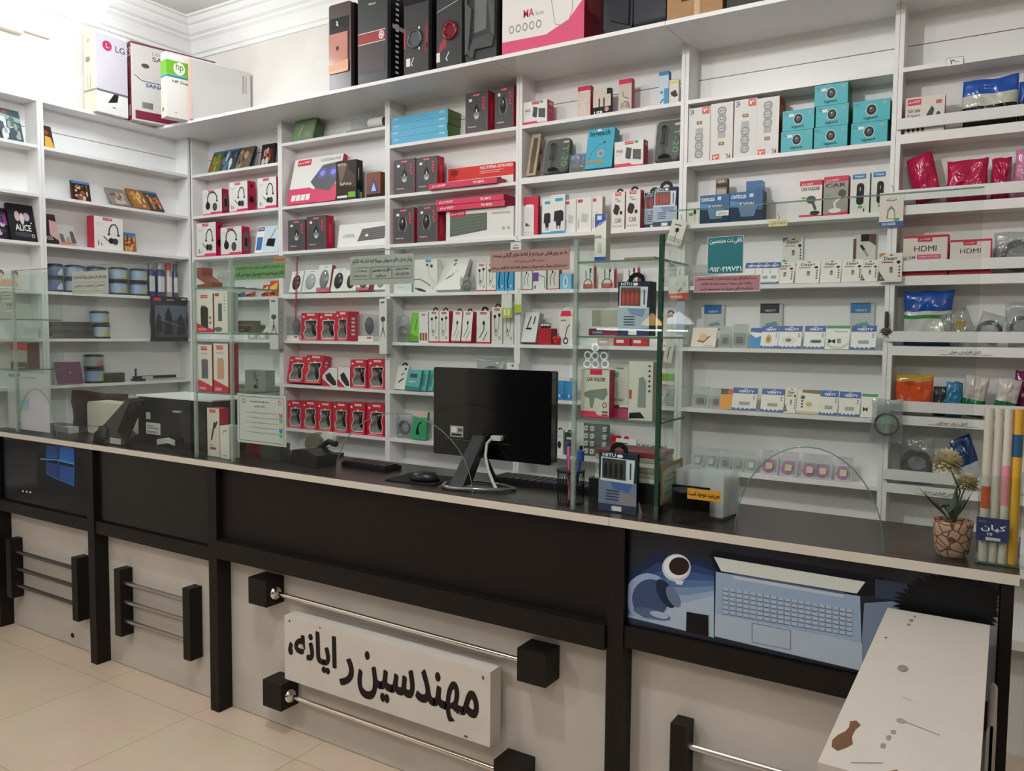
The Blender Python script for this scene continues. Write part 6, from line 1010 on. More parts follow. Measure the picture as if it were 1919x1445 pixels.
pane('glass_screen', 'right glass screen with arched cut-out carrying the teal notice', 3.605, 4.32, ZG, 1.83, hole=(3.80,4.15,.235))
def glass_case(lb, x0, x1, y0, y1, zt, shelves):
    t = empty('glass_display_case', (0,0,0), label=lb, cat='glass case', group='narrow glass display cases on the counter')
    MB().box(x0,x1,y0,y0+GT,ZG,zt,GLASS).build('front_pane', t); MB().box(x1-GT,x1,y0+GT,y1,ZG,zt,GLASS).build('side_pane', t); MB().box(x0,x0+GT,y0+GT,y1,ZG,zt,GLASS).build('side_pane', t)
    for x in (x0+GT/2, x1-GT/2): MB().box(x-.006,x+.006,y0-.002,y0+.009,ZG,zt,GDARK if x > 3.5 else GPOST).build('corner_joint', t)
    for z in shelves:
        MB().box(x0+GT+.001,x1-GT-.001,y0+GT+.001,y1-.001,z,z+.006,GLASS).build('glass_shelf', t); MB().box(x0+GT+.001,x1-GT-.001,y0+GT+.0002,y0+GT+.0011,z,z+.006,GEDGE).build('shelf_edge', t)
        MB().box(x1-GT-.0012,x1-GT-.0002,y0+GT+.002,y1-.001,z,z+.006,GEDGE).build('shelf_edge', t)
    return t
LC = (1.628, 1.853, -1.198, -.96); RC = (3.325, 3.585, -1.198, -.975)
glass_case('narrow glass display case with power bank cartons at the left', *LC, 1.777, (1.258,1.492,1.668)); glass_case('glass display case with cable and car holder cartons at the right', *RC, 1.773, (1.262,1.495,1.705))
glass_case('glass case at the far left edge with red box and small cards', .02, .262, -1.198, -.96, 1.79, (1.30,1.55))
# ------------------------------------------------ notices stuck on the glass
def notice(name, lb, corners, col, art, y=GY-.0018, par=None):
    x0,x1,yt,yb = corners; a, b, c, d = un(x0,(yt+yb)/2,1,y), un(x1,(yt+yb)/2,1,y), un((x0+x1)/2,yt,1,y), un((x0+x1)/2,yb,1,y)
    mb = MB().box(0,b.x-a.x,0,.0012,0,c.z-d.z,col); mb.art(art,0,0,b.x-a.x,c.z-d.z)
    return mesh_thing(name, lb, 'notice', mb, (a.x,y,d.z), 0, 0, 'paper notices stuck on the glass')
BL = '#1c2420'
notice('notice_sheet', 'green paper notice with black farsi lines on the left glass', (440,534,494,523), '#52804f', [T(BL,.02,.12,.98,.52,'کالای فروخته شده به هیچ عنوان مرجوع نمی گردد',.045),T(BL,.02,.66,.98,.88,'در انتخاب کالای خود دقت فرمایید')])
notice('notice_sheet', 'grey-green paper notice with three framed boxes in the middle of the glass', (656,776,478,533), '#869189', [T(BL,.04,.70,.97,.92,'پیام رسان های سروش روبیکا ایتا شاد بله تلگرام',.035)]+[('l','#4a5450',[(u,.2),(u+w,.2),(u+w,.60),(u,.60),(u,.2)],.006) for u, w in ((.05,.27),(.34,.32),(.68,.28))]+[T('#3c4642',.08,.44,.28,.56,'جستجو با آیدی'),T('#5c6662',.08,.28,.28,.36,'Mohandesin'),T(BL,.36,.42,.64,.56,'کافی نت مهندسین',.045),T(BL,.42,.25,.58,.36,'(خبرنگاری)'),T('#3c3a38',.72,.46,.92,.57,'شماره موبایل'),T('#4a3034',.71,.27,.93,.38,'۰۹۱۲۰۴۱۹۷۴۱')])
notice('notice_sheet', 'brownish-pink paper notice at the upper right of the middle glass', (919,1067,467,508), '#8f716b', [('l','#7a645f',[(0,0),(1,0),(1,1),(0,1),(0,0)],.006),T('#241c1a',.03,.62,.97,.9,'به جز رم و فلش هیچکدام از کالاها دارای گارانتی نیستند',.045),T('#4a3c38',.3,.38,.7,.55,'شرایط گارانتی رم و فلش'),T('#241c1a',.02,.10,.97,.28,'عدم شکستگی خوردگی ضربه خوردگی و سوختگی فقط تا یک ماه گارانتی می شود',.035)])
tp = notice('phone_poster', 'teal poster with white farsi title and phone number on the right glass', (1326,1393,443,513), '#12666e', [('l','#b8d4d4',[(0,0),(1,0),(1,1),(0,1),(0,0)],.02),T('#e8f0ee',.06,.80,.96,.95,'کافی نت مهندسین',.012),T('#e8f0ee',.04,.06,.96,.19,'۰۹۱۲۰۴۱۹۷۴۱',.012)])
notice('notice_sheet', 'rose paper notice with three farsi lines under the teal poster', (1300,1425,516,547), '#99727a', [('l','#c8bcb8',[(0,0),(1,0),(1,1),(0,1),(0,0)],.02),T('#5a1c2c',.06,.70,.94,.92,'جهت ارسال فایل بدون ذخیره شماره از در قسمت جستجو',.02),T('#5a1c2c',.12,.40,.88,.60,'برنامه های روبیکا سروش ایتا بله تلگرام',.02),T('#5a1c2c',.1,.10,.9,.30,'شناسه (آی دی) را جستجو کنید',.035)])
notice('notice_sheet', 'white framed instruction sheet with coloured chevrons beside the left glass case', (445,536,740,833), '#a6b2ac', [('l','#5a6a66',[(.04,.05),(.96,.05),(.96,.95),(.04,.95),(.04,.05)],.008),('o','#a83a40',.14,.86,.035,.05,.7),('o','#a83a40',.88,.86,.035,.05,.7),T('#222a28',.28,.83,.66,.88,'مراحل دریافت نوبت تعویض پلاک',.02),T('#222a28',.36,.74,.58,.79,'از کافی نت مهندسین',.035)]+[T('#4a5452',.2+.05*(i%2),.62-.1*i,.84,.65-.1*i,'ثبت مشخصات مالک و خودرو در سامانه نوبت دهی') for i in range(5)]+[('p',['#c04a54','#4a9c8c','#c0b04a','#3a60b0','#4aa070'][i],[(.87,.67-.1*i),(.90,.63-.1*i),(.93,.67-.1*i),(.93,.60-.1*i),(.90,.56-.1*i),(.87,.60-.1*i)]) for i in range(5)])
notice('notice_sheet', 'pale grey-green notice with three boxes on the left glass', (135,203,508,551), '#a2aaa2', [T('#3c4440',.05,.62,.95,.85,'پیام رسان های سروش روبیکا ایتا شاد بله',.035)]+[('l','#8a928c',[(u,.12),(u+.26,.12),(u+.26,.52),(u,.52),(u,.12)],.008) for u in (.06,.36,.66)]+[T('#4a524e',.09+.3*i,.3,.29+.3*i,.42,'مهندسین') for i in range(3)])
notice('form_sheet', 'white printed form with blue corner standing at the left of the counter', (15,92,699,806), '#b8bcc2', [('p','#4a90a8',[(.03,.97),(.25,.97),(.15,.9),(.03,.92)]),('p','#8a3a50',[(.25,.97),(.33,.97),(.28,.93)]),('r','#9098a4',.35,.90,.7,.93)]+[('r','#b8bec6',.08 if i % 2 else .5,.82-.045*i,.92,.828-.045*i) for i in range(14)]+[('r','#8fb0bc',.26,.36,.52,.52),('l','#c8a8a0',[(.1,.56),(.7,.54)],.004),('l','#6a7078',[(.26,.12),(.34,.1),(.3,.08)],.006)], y=GY+.02)
notice('yellow_label', 'yellow strip with dark farsi words on the right glass', (1288,1351,918,938), '#c08e20', [T('#3a1c10',.04,.2,.96,.85,'سررسید موجود است',.045)])
notice('orange_tag', 'small orange tag above the green notice', (512,535,480,494), '#c88a6c', [('r','#b0704c',.2,.3,.8,.6)], y=GY+.012)
# ------------------------------------------------ left case contents
def cpk(name, lb, cat, x0, x1, yt, yb, z, Yf, d, col, art=(), side=None, **k):
    o = pk(name, lb, cat, x0, x1, yt, yb, z, d, col, art, side, Yf=Yf, cap=None, **k); w_ = max(v.co.x for v in o.data.vertices); c = o.location.x+w_/2
    for A in (LC, RC):
        if A[0]-.03 < c < A[1]+.06:
            L0, L1 = A[0]+.0075, A[1]-.0075
            if w_ > L1-L0: o.scale.x = (L1-L0)/w_; w_ = L1-L0
            o.location.x = min(max(o.location.x, L0), L1-w_); o.location.y = min(o.location.y, A[3]-d-.002)
    return o
PB = 'power bank cartons in the left case'
a_pb = lambda c, num: [('p','#c02040',[(0,0),(1,0),(1,.12),(0,.26)]),T('#f0c8d0',.08,.04,.55,.10,num),('r',c,.25,.28,.72,.68),('r','#8a8c8a',.28,.68,.66,.70)]+logo(.22,.88,.66,.96)+[('r','#aaa8a4',.2,.80,.7,.82)]
cpk('power_bank_carton', 'taller white and red power bank carton left on the middle glass shelf', 'power bank box', 368, 398, 550, 623, 1.4985, -1.188, .05, '#d9d6ce', [('p','#c02040',[(0,0),(1,0),(1,.08),(0,.24)]),T('#f0c8d0',.06,.05,.6,.11,'20000'),('p','#1c1d20',[(.26,.18),(.7,.1),(.72,.6),(.62,.66),(.3,.68),(.24,.6)]),('r','#8a8c8a',.3,.68,.6,.7),('e','#6a3a3c',.84,.38,.06,.03),('e','#6a3a3c',.84,.25,.06,.03)]+logo(.26,.88,.68,.96), '#a81c34', group=PB)
cpk('power_bank_carton', 'white power bank carton with grey bar right on the middle glass shelf', 'power bank box', 402, 427, 547, 623, 1.4985, -1.188, .05, '#d4d4cc', [('p','#4a524c',[(.3,.28),(.58,.28),(.58,.72),(.3,.72)]),('e','#5a5c58',.3,.08,.3,.06),('r','#b02a3c',.06,.90,.36,.97)]+[('e','#77787a',.78,.95-.08*i,.05,.012) for i in range(6)], '#b8bab4', group=PB)
cpk('power_bank_carton', 'power bank carton with dark picture left on the lower glass shelf', 'power bank box', 372, 398, 640, 728, 1.2645, -1.188, .05, '#d4d2c8', a_pb('#5a5c60','10000'), '#a81c34', group=PB)
cpk('power_bank_carton', 'power bank carton with tan picture right on the lower glass shelf', 'power bank box', 401, 428, 640, 732, 1.2645, -1.188, .05, '#d4d2c8', a_pb('#c0947c','10000'), '#a81c34', group=PB)
o = cpk('phone_stand', 'terracotta Z-shaped phone stand on the top glass shelf', 'stand', 369, 397, 498, 536, 1.6745, -1.188, .05, '#7a3a28'); me = o.data; w_, h = max(v.co.x for v in me.vertices), max(v.co.z for v in me.vertices)
nb = MB().prism([(0,0),(w_,0),(w_*1.0,h*.25),(w_*.35,h*.62),(w_*.35,h),(w_*.0,h),(0,h*.5),(w_*.55,h*.2),(0,h*.14)], 0, .05, 1, mat('#84402c',.5)); b_ = nb.build('phone_stand_body'); o.data = b_.data; bpy.data.objects.remove(b_); o.data.name = 'phone_stand'
bag('crumpled clear bag beside the terracotta stand', 400, 428, 508, 540, 1.6745, .05, -1.15, FOIL, seed=120, cap=None)
o = cpk('cable_carton', 'slim white and red cable carton standing on the counter in the left case', 'cable box', 376, 400, 768, 858, ZG, -1.16, .045, '#d8d4ca', [('l','#30302e',[(.35,.35),(.6,.7),(.62,.6),(.8,.72)],.12),('r','#b83a4a',.2,.14,.7,.19),T('#3a3836',.2,.22,.5,.25,'TYPE-C')]+logo(.2,.91,.7,.97), '#c01c40'); o.rotation_euler.z = -.05; o.location.x += .004; o.location.y += .01
cpk('small_white_carton', 'short white carton with hooked cable picture in the left case corner', 'box', 413, 430, 803, 864, ZG, -1.165, .05, '#d8d8d0', [('l','#5a5c58',[(.3,.75),(.4,.85),(.8,.86)],.06),('r','#8a8a86',.3,.08,.8,.11)])
cpk('memory_card_tray', 'grey card tray lettered sideways on the lower glass shelf', 'memory card', 462, 500, 692, 730, 1.2645, -1.03, .05, '#aeb8b2', [T('#333a38',.55,.1,.64,.8,'Data'),('r','#7a94a0',.45,.5,.52,.95),('e','#222826',.5,.2,.05,.1)], '#98a09c')
cpk('green_case_box', 'olive box at the end of the middle glass shelf', 'box', 474, 500, 599, 622, 1.4985, -1.10, .05, '#6e6f56')
for i in range(5): mesh_thing('cable_strip', ['lowest','second','third','fourth','topmost'][i]+' flat grey strip in the loose pile on the middle glass shelf', 'cable', MB().rbox(0,.06+.004*i,0,.10,0,.006,.002,mat(['#5c5650','#8a8480','#6a6058'][i%3],.5),1), (1.77+.004*i-.01, -1.12, 1.4995+i*.0066), .15*(i-2), 0, 'grey strips in a loose pile')
cpk('dark_red_carton', 'crimson carton on the counter behind the framed instruction sheet', 'box', 462, 500, 815, 855, ZG, -1.03, .05, '#8a2038', [T('#c86a80',.6,.1,.8,.4,'12')], '#5a1424')
cpk('grey_glass_box', 'dark grey box on the counter right of the crimson carton', 'box', 497, 533, 835, 866, ZG, -1.08, .05, '#4a5250').location.x = 1.875
# far left case contents
cpk('red_carton', 'red and white carton on a glass shelf at the far left', 'box', 9, 49, 607, 650, 1.5565, -1.12, .06, '#8c4a44', [('r','#b83a3c',0,.72,1,1),('r','#b8b0a8',0,.35,1,.72),('r','#4a2422',0,0,1,.3)], '#5a2c2a') if 0 else None
t = cpk('red_carton', 'red-topped carton with dark foot on a glass shelf at the far left', 'box', 14, 46, 604, 652, un(30,652,1,-1.12).z, -1.12, .06, '#a8a09a', [('r','#b8403c',0,.72,1,1),('r','#5a2c28',0,0,1,.26)]+[('e','#e8e0dc',.2+.15*i,.05,.03,.02) for i in range(5)], '#6a3a38'); t.location.z = 1.3066; t.location.x = .06; t.scale.x = .16/max(v.co.x for v in t.data.vertices)
# ------------------------------------------------ right case contents
o = cpk('cable_set_carton', 'large blue cable set carton on the case shelf, the one with reddish plugs', 'cable box', 1157, 1216, 515, 617, 1.5015, -1.12, .05, '#8fa4b8', a_nitu(1), '#1d2438', group=NG, tab='#121214')
o = cpk('cable_set_carton', 'large blue cable set carton standing on the counter behind the glass', 'cable box', 1121, 1192, 850, 961, ZG, -1.165, .018, '#8fa4b8', a_nitu(0), '#14182a', group=NG, tab='#121214')
cpk('tall_blue_white_carton', 'tall narrow blue and white carton standing on the top case shelf', 'box', 1114, 1135, 394, 484, 1.7115, -1.14, .03, '#cfd2c8', [('p','#2b4a9c',[(0,.72),(0,1),(.95,1),(1,.86),(.5,.78)]),('r','#2b4a9c',0,0,1,.11),T('#3a3c3a',.05,.50,.6,.56,'BOXER',.02),('l','#f0f0ec',[(0,.70),(.4,.80),(1,.86)],.03),('r','#c8ccd4',.2,.88,.6,.97),('r','#b4b8b0',.3,.2,.6,.4)], '#b8bcb8')
cpk('tan_book', 'flat tan book lying on the top shelf of the right case', 'book', 1170, 1226, 476, 485, 1.7115, -1.1, .10, '#8a7a62')
cpk('grey_carton', 'grey-green folded carton beside the large blue carton on the case shelf', 'box', 1090, 1152, 588, 618, 1.5285, -1.10, .07, '#b0b2a4', (), '#98988c')
cpk('strip_pack', 'maroon and teal strip packs lying under the grey-green carton', 'pack', 1096, 1158, 614, 627, 1.5015, -1.12, .09, '#7a3040', [('r','#3fa8c8',.1,.3,.4,.6)])
cpk('strip_pack', 'dark pack with glowing teal strips lying on the case shelf', 'pack', 1158, 1222, 618, 628, 1.5015-.0, -1.165, .035, '#1f4a60', [('r','#4fc8e0',.08+.05*i,.3,.11+.05*i,.8) for i in range(6)]) if 0 else None
cpk('car_holder_carton', 'white and pink car holder carton on the lower case shelf', 'car holder box', 1087, 1140, 694, 782, 1.2685, -1.165, .07, '#cfd0c6', [T('#22242a',.2,.76,.86,.84,'CAR HOLDER',.02),('r',RED,.32,.90,.74,1),('p','#7a8680',[(.1,.50),(.3,.56),(.5,.58),(.9,.62),(.95,.5),(.8,.36),(.5,.42),(.42,.18),(.34,.2),(.3,.4),(.15,.42)]),('o','#7a4a4c',.84,.26,.08,.06,.7),('p',PNK,[(0,0),(1,0),(1,.03),(.6,.04),(.52,.12),(0,.12)]),('r','#8a3040',.76,.04,.96,.07),('r','#8a3040',.76,.1,.96,.13)], '#b8305c')
cpk('dark_ring_carton', 'black carton with a row of pale rings above the car holder carton', 'box', 1094, 1136, 583, 634, un(1115,634,1,-1.0).z, -1.0, .03, '#241c1c', [('o','#d8dcdc',.5,.82,.1,.1,.8)]+[('o','#d8dcdc',.18+.32*i,.5,.12,.11,.75) for i in range(3)]+[('o','#d8dcdc',.18+.32*i,.2,.12,.11,.75) for i in range(3)]) if 0 else None
cpk('usb_cable_carton', 'plain cream USB cable carton between two white cartons on the case shelf', 'cable box', 1141, 1177, 687, 762, 1.2685+.035, -1.13, .05, '#c9cabf', [('r','#4fae7c',.14,.70,.5,.82),('l','#8a8c86',[(.12,.55),(.4,.55),(.4,.47),(.12,.47),(.12,.55)],.02),T('#55564f',.2,.1,.75,.16,'USB CABLE'),T('#3a3c3a',.35,.9,.75,.93,'remax')], '#aeb0a6')
MB_ = cpk('pink_carton', 'low pink carton under the cream cable carton', 'box', 1141, 1177, 758, 774, 1.2685, -1.13, .05, '#b8406c')
cpk('handset_carton', 'white carton with long grey window and side icons on the case shelf', 'cable box', 1177, 1222, 680, 790, 1.2685, -1.175, .05, '#cfcfc6', [('p','#84928e',[(.38,.22),(.72,.22),(.72,.66),(.6,.75),(.42,.72)]),('p','#22242a',[(.02,.02),(.7,.04),(.5,.14),(.05,.12)]),('r','#a8504c',.02,.36,.13,.52)]+[('e','#3c3e3c',.86,.93-.085*i,.05,.018) for i in range(6)], '#b8b8b0')
for i,c in enumerate(['#d8dcd4','#b8b0a4','#98948c','#cfcabf','#a8a49a','#8a3434']): mesh_thing('paper_pad', ['lowest','second','third','fourth','fifth','topmost'][5-i]+' pad in the paper pile behind the blue carton in the right case', 'paper pad', MB().box(0,.19,0,.13,0,.013,c), (3.36+.003*(i%2), -1.12, 1.085+i*.0145), 0, 0, 'paper pads piled in the right case')
t = empty('black_paper_rack', (3.345,-1.13,ZG), label='black arched rack carrying the paper pads on the counter', cat='rack')
MB().prism([(0,0),(.0,.083),(.22,.083),(.22,0),(.17,0),(.155,.045),(.11,.06),(.065,.045),(.05,0)], 0, .15, 1, mat('#1b1b1e',.4)).build('body', t)
ya, yb_ = un(1240,890,0,3.5895).y, un(1279,890,0,3.5895).y; zt_, zb_ = un(1258,866,0,3.5895).z, un(1258,938,0,3.5895).z
mb = MB().box(0,yb_-ya,0,.002,0,zt_-zb_,'#a08a5c'); mb.art([('p','#c0ccbc',[(.04,.1),(.2,.04),(.9,.2),(.92,.8),(.8,.9),(.2,.88),(.06,.8)]),T('#2a302c',.2,.66,.8,.76,'سپاس'),T('#2a302c',.1,.5,.86,.62,'خدایا چنان کن سرانجام کار'),T('#2a302c',.2,.38,.8,.44,'تو خشنود باشی'),('r','#4a504c',.15,.24,.45,.26)],0,0,yb_-ya,zt_-zb_)
mesh_thing('verse_card', 'beige framed card with farsi script stuck on the side of the right glass case', 'card', mb, (3.5895, ya, zb_), math.pi/2)
# transparent sleeves and mesh baskets
def mesh_cup(lb, x, y, r, h, n=26, name='mesh_pen_holder'):
    t = empty(name, (x,y,ZG), label=lb, cat='pen holder'); m = mat('#24262a',.4,.5); mb = MB()
    for i in range(n):
        a0 = 2*math.pi*i/n
        for s in (1,-1): mb.tube([(r*math.cos(a0+s*.35*j/3),r*math.sin(a0+s*.35*j/3),.006+(h-.01)*j/3) for j in range(4)], .0007, m, 4)
    mb.build('wire_mesh', t); MB().lathe((0,0,h-.006), [(r-.002,0),(r+.003,0),(r+.003,.006),(r-.002,.006)], m, 28).build('rim', t); MB().lathe((0,0,0), [(r,0),(r,.006)], m, 28).build('base', t)
    return t
p = un(1050, 948, 2, 1.0); PH = mesh_cup('black mesh pen holder with pens beside the keyboard', p.x+.005, p.y+.055, .04, .10)
for i,(dx,dy,c,l,lb) in enumerate([(-.012,.01,'#5a4a9c',.15,'violet pen in the mesh pen holder'),(.0,-.01,'#d87090',.14,'pink-capped pen in the mesh pen holder'),(.018,.0,'#2a5ab8',.13,'blue scissors-like handle in the mesh pen holder'),(.01,.02,'#1c1c20',.14,'black pen in the mesh pen holder')]):
    q = PH.location; mesh_thing('pen', lb, 'pen', MB().tube([(0,0,.008),(dx*1.2,dy,l)], .004 if i != 2 else .005, mat(c,.35), 8).tube([(dx*1.2,dy,l),(dx*1.3,dy,l+.03)], .0055 if i != 2 else .012, mat(c,.35), 8), (q.x+dx*.5, q.y+dy*.5, q.z), 0, 0, 'pens in the mesh holder')
mesh_cup('round black mesh basket in front of the clear sleeves', 3.652, -1.158, .036, .088, name='mesh_basket')
for i in range(7):
    a = un(1262, 892, 1, -1.02+.014*i); mesh_thing('plastic_sleeve', ['front','second','third','fourth','fifth','sixth','hindmost'][i]+' upright clear plastic sleeve in the bundle behind the yellow strip', 'plastic sleeve', MB().box(0,.135,0,.002,0,.125 if i < 5 else .118,glassy('sleeve_plastic','#eef2f4',1.5,.55,'#eef2f6')), (3.602+.003*i, -1.10+.014*i, ZG+.008), 0, 0, 'clear plastic sleeves')
t = empty('sleeve_rack', (3.60,-1.115,ZG), label='dark box rack holding the clear plastic sleeves', cat='rack'); MB().box(-.002,.145,.0,.12,0,.0075,mat('#1c1718',.5)).build('base', t); MB().box(-.002,.105,-.004,0,0,.09,mat('#18181a',.4)).build('front_plate', t)
# ------------------------------------------------ more small packs seen through the glass
bag('clear bag of dark cable whose top shows over the monitor', 888, 945, 681, 752, 5, .05, .01, FOIL, seed=140, core=core_coil('#2c2426', .36, 3))
blister('clear blister pack left of the teal poster behind the right glass', 1292, 1325, 506, 546, 3, '#c8ccca', '#8a8f90')
pk('green_top_pack', 'white pack with green top behind the side pane of the right case', 'pack', 1238, 1262, 694, 752, 5, .014, '#e2e4e0', [('r','#6fb84c',0,.76,1,1),('l','#2a2c2c',[(.3,.2),(.7,.4),(.6,.55)],.05),('r','#8a8c8a',.1,.6,.7,.64)], Yf=.09)
bag('crumpled white clear bag low behind the side pane of the right case', 1246, 1275, 716, 757, 5, .06, -.002, FOIL, seed=141)
hanga('hook_card', 'slanted cream card with black hook picture hanging behind the right case', 'card', (1250,1266,640,680), '#dcd9cc', [('l','#2a2a2c',[(.5,.2),(.5,.6),(.62,.75)],.12)], tilt=.15, y=-.02)
for i,(x0,x1,yt,yb,c,lb) in enumerate([(2,24,543,567,'#c4d0bc','pale green price card in the far left glass case'),(10,32,562,585,'#cfd4cc','white bulleted card in the far left glass case')]):
    y_ = -1.16+.03*i; a, b, z0, z1 = un(x0,560,1,y_), un(x1,560,1,y_), un(13,yb,1,y_).z, un(13,yt,1,y_).z
    mb = MB().box(0,b.x-a.x,0,.003,0,z1-z0,c); mb.art([('e','#3a403c',.15,.8-.25*j,.05,.05) for j in range(3)]+[('r','#7a807c',.3,.77-.25*j,.85,.82-.25*j) for j in range(3)],0,0,b.x-a.x,z1-z0); mesh_thing('price_card', lb, 'card', mb, (max(a.x,.03), y_, max(z0, 1.557)), 0, 0)
# ------------------------------------------------ monitor
mx0, mx1, mz0, mz1 = 2.672, 3.145, 1.083, 1.387
t = empty('computer_monitor', (0,0,0), label='large black monitor seen from behind on the counter', cat='monitor')
MB().rbox(mx0,mx1,-1.0,-.972,mz0,mz1,.008,mat('#0b0b0d',.12,coat=.6)).build('rear_shell', t); shell = bpy.data.objects[-1] if 0 else [o for o in COL.objects if o.name.startswith('rear_shell')][-1]; MB().rbox(mx0+.002,mx1-.002,-.9718,-.955,mz0+.002,mz1-.002,.006,mat('#111113',.3)).build('screen_frame', t); MB().box(mx0+.012,mx1-.012,-.9548,-.9535,mz0+.012,mz1-.012,mat('#30383c',.2)).build('screen', t)
st = MB().box(2.745,2.80,-1.0012,-1.0002,1.148,1.186,'#a8aaa8'); st.art([('r','#222222',.1,.1,.9,.3),('r','#e0e0e0',.1,.4,.5,.9),('r','#55565a',.6,.5,.95,.8)],2.745,1.148,.055,.038,-1.0012); st.build('sticker', shell)
MB().box(2.72,2.99,-1.0012,-1.0002,1.138,1.1395,'#4a4c4c').build('trim_line', shell)
lg = MB(); lg.add([(2.868,-1.04,1.165),(2.912,-1.04,1.165),(2.912,-1.005,1.165),(2.868,-1.005,1.165),(2.852,-1.15,1.012),(2.905,-1.15,1.012),(2.905,-1.10,1.012),(2.852,-1.10,1.012)], [(0,1,2,3),(4,5,6,7),(0,1,5,4),(1,2,6,5),(2,3,7,6),(3,0,4,7)], mat('#3b3e42',.25,.4)); lg.build('stand_neck', t)
MB().tube([(2.885,-1.002,1.15),(2.885,-1.02,1.16),(2.888,-1.03,1.155)], .012, mat('#1a1a1c',.4)).build('hinge', t)
bs = MB(); bs.tube([(2.80,-1.10,1.006),(2.83,-1.16,1.007),(2.88,-1.175,1.008),(2.95,-1.15,1.008),(3.02,-1.12,1.008),(3.05,-1.06,1.006)], [.005,.007,.0075,.0075,.007,.005], mat('#8a8c8e',.15,.8), 10); bs.tube([(3.05,-1.06,1.006),(2.98,-1.02,1.006),(2.88,-1.01,1.006),(2.80,-1.05,1.006),(2.80,-1.10,1.006)], .005, mat('#8a8c8e',.15,.8), 8); bs.build('stand_base', t)
cb = MB(); cb.rbox(2.925,2.965,-1.02,-1.003,1.15,1.166,.004,mat('#c9cbcb',.4)); cb.tube([(2.93,-1.015,1.158),(2.918,-1.03,1.14),(2.925,-1.05,1.10),(2.95,-1.07,1.06),(2.99,-1.10,1.025),(3.015,-1.115,1.006)], .0055, mat('#b9bcbe',.4), 8); cb.build('white_cable', t); MB().tube([(2.905,-1.004,1.15),(2.895,-1.02,1.165),(2.90,-1.03,1.13),(2.92,-1.03,1.08),(2.95,-1.03,1.03),(2.96,-1.0,1.006)], .006, mat('#17171a',.4), 8).build('black_cable', t)
# keyboard, mouse, mat
def keyboard(lb, x, y, w_, d, rz, cols=14):
    t = empty('keyboard', (x,y,ZG), rz, label=lb, cat='keyboard'); bd = MB().rbox(0,w_,0,d,0,.016,.006,mat('#1a1a1c',.4),2).build('body', t); kb = MB()
    for r in range(5):
        for c in range(cols): kb.box(.006+c*(w_-.012)/cols,.006+(c+.82)*(w_-.012)/cols,.008+r*(d-.016)/5,.008+(r+.8)*(d-.016)/5,.0161,.0215,mat('#2a2a2c',.35))
    o = kb.build('key', bd); tag(o, 'black key caps', kind='stuff'); return t
keyboard('black keyboard lying behind the monitor stand', 2.90, -.985, .40, .11, -.0)
q = un(757, 900, 2, 1.0); mesh_thing('mouse_pad', 'black mouse pad in front of the monitor', 'mouse pad', MB().rbox(0,.20,0,.17,0,.003,.01,mat('#161618',.8),2), (2.585,-1.165,ZG+.0001), .08)
t = empty('computer_mouse', (2.715,-1.105,ZG+.0035), .3, label='black computer mouse on the mouse pad', cat='mouse'); mm = MB().ball((0,0,.008), (.055,.031,.026), mat('#1c1c1f',.3)); mm.v = [(a,b,max(c,0)) for a,b,c in mm.v]; mm.build('body', t); MB().rbox(.025,.04,-.004,.004,.026,.033,.002,'#3a3a3c').build('scroll_wheel', t)
# card terminal + small keyboard, label printer
t = empty('card_terminal', (2.06,-1.05,ZG), -.15, label='black card payment terminal left of the small keyboard', cat='card terminal')
b_ = MB(); b_.prism([(0,0),(.17,0),(.17,.045),(.10,.062),(.02,.055),(0,.03)], -.045, .045, 1, mat('#18191b',.3)); b_.build('body', t); s_ = MB(); s_.add([(.03,-.03,.0575),(.09,-.03,.063),(.09,.03,.063),(.03,.03,.0575)], [(0,1,2,3)], mat('#8a7f78',.2)); s_.build('display', t); MB().tube([(.05,.05,.05),(.11,.055,.085),(.16,.05,.08)], .012, mat('#151517',.3)).build('handset_lid', t)
keyboard('small black keypad keyboard beside the card terminal', 2.255, -1.03, .23, .09, -.05, 10)
t = empty('tape_dispenser', (2.0,-.90,ZG), .3, label='white and brown tape roll holder behind the framed instruction sheet', cat='tape dispenser'); MB().lathe((0,-.02,.05), [(.045,0),(.045,.04)], mat('#7a7268',.5), 22, 1).build('brown_roll', t); MB().lathe((.05,-.02,.07), [(.03,0),(.03,.035)], mat('#dcdcd8',.5), 20, 1).build('white_roll', t); MB().box(-.05,.10,-.03,.04,0,.012,'#2a2a2a').build('base', t)
# printer on the left
t = empty('printer', (1.10,-1.10,ZG), .0, label='large black printer with white top left of the glass case', cat='printer')
MB().rbox(0,.51,0,.24,0,.212,.012,mat('#0c0c0e',.35)).build('body', t); MB().box(-.004,.514,-.006,.242,.213,.219,mat('#e6ebec',.4)).build('white_lid', t)
MB().rbox(.30,.50,-.006,0,.03,.16,.01,mat('#131316',.2)).build('paper_tray', t)
sk = MB().box(.06,.16,-.0025,-.0005,.05,.10,'#c4c8c8'); sk.art([('r','#3a3c3e',.08+.1*i,.1,.12+.1*i,.3) for i in range(8)]+[('r','#6a6c6e',.1,.5,.9,.58),('r','#6a6c6e',.1,.7,.6,.78)],.06,.05,.10,.05,-.0025); sk.build('rating_label', t); MB().box(.06,.09,-.0025,-.0005,.115,.145,'#b8bcbc').build('small_label', t); MB().box(.25,.31,-.0025,-.0005,.155,.163,'#a8acac').build('name_mark', t)
cl = MB(); [cl.tube([(.18,-.03,.012+.006*i),(.21,-.05,.02+.006*i),(.27,-.04,.03+.006*i),(.30,-.03,.02+.006*i)], .0035, mat('#b8bab8',.4), 6) for i in range(4)]; mesh_thing('usb_cable', 'bundled grey USB cable lying in front of the printer', 'cable', cl, (1.10,-1.10,ZG))
t = empty('card_reader', (.885,-1.186,ZG), .0, label='black glossy card reader stand with sloping back beside the printer', cat='card reader')
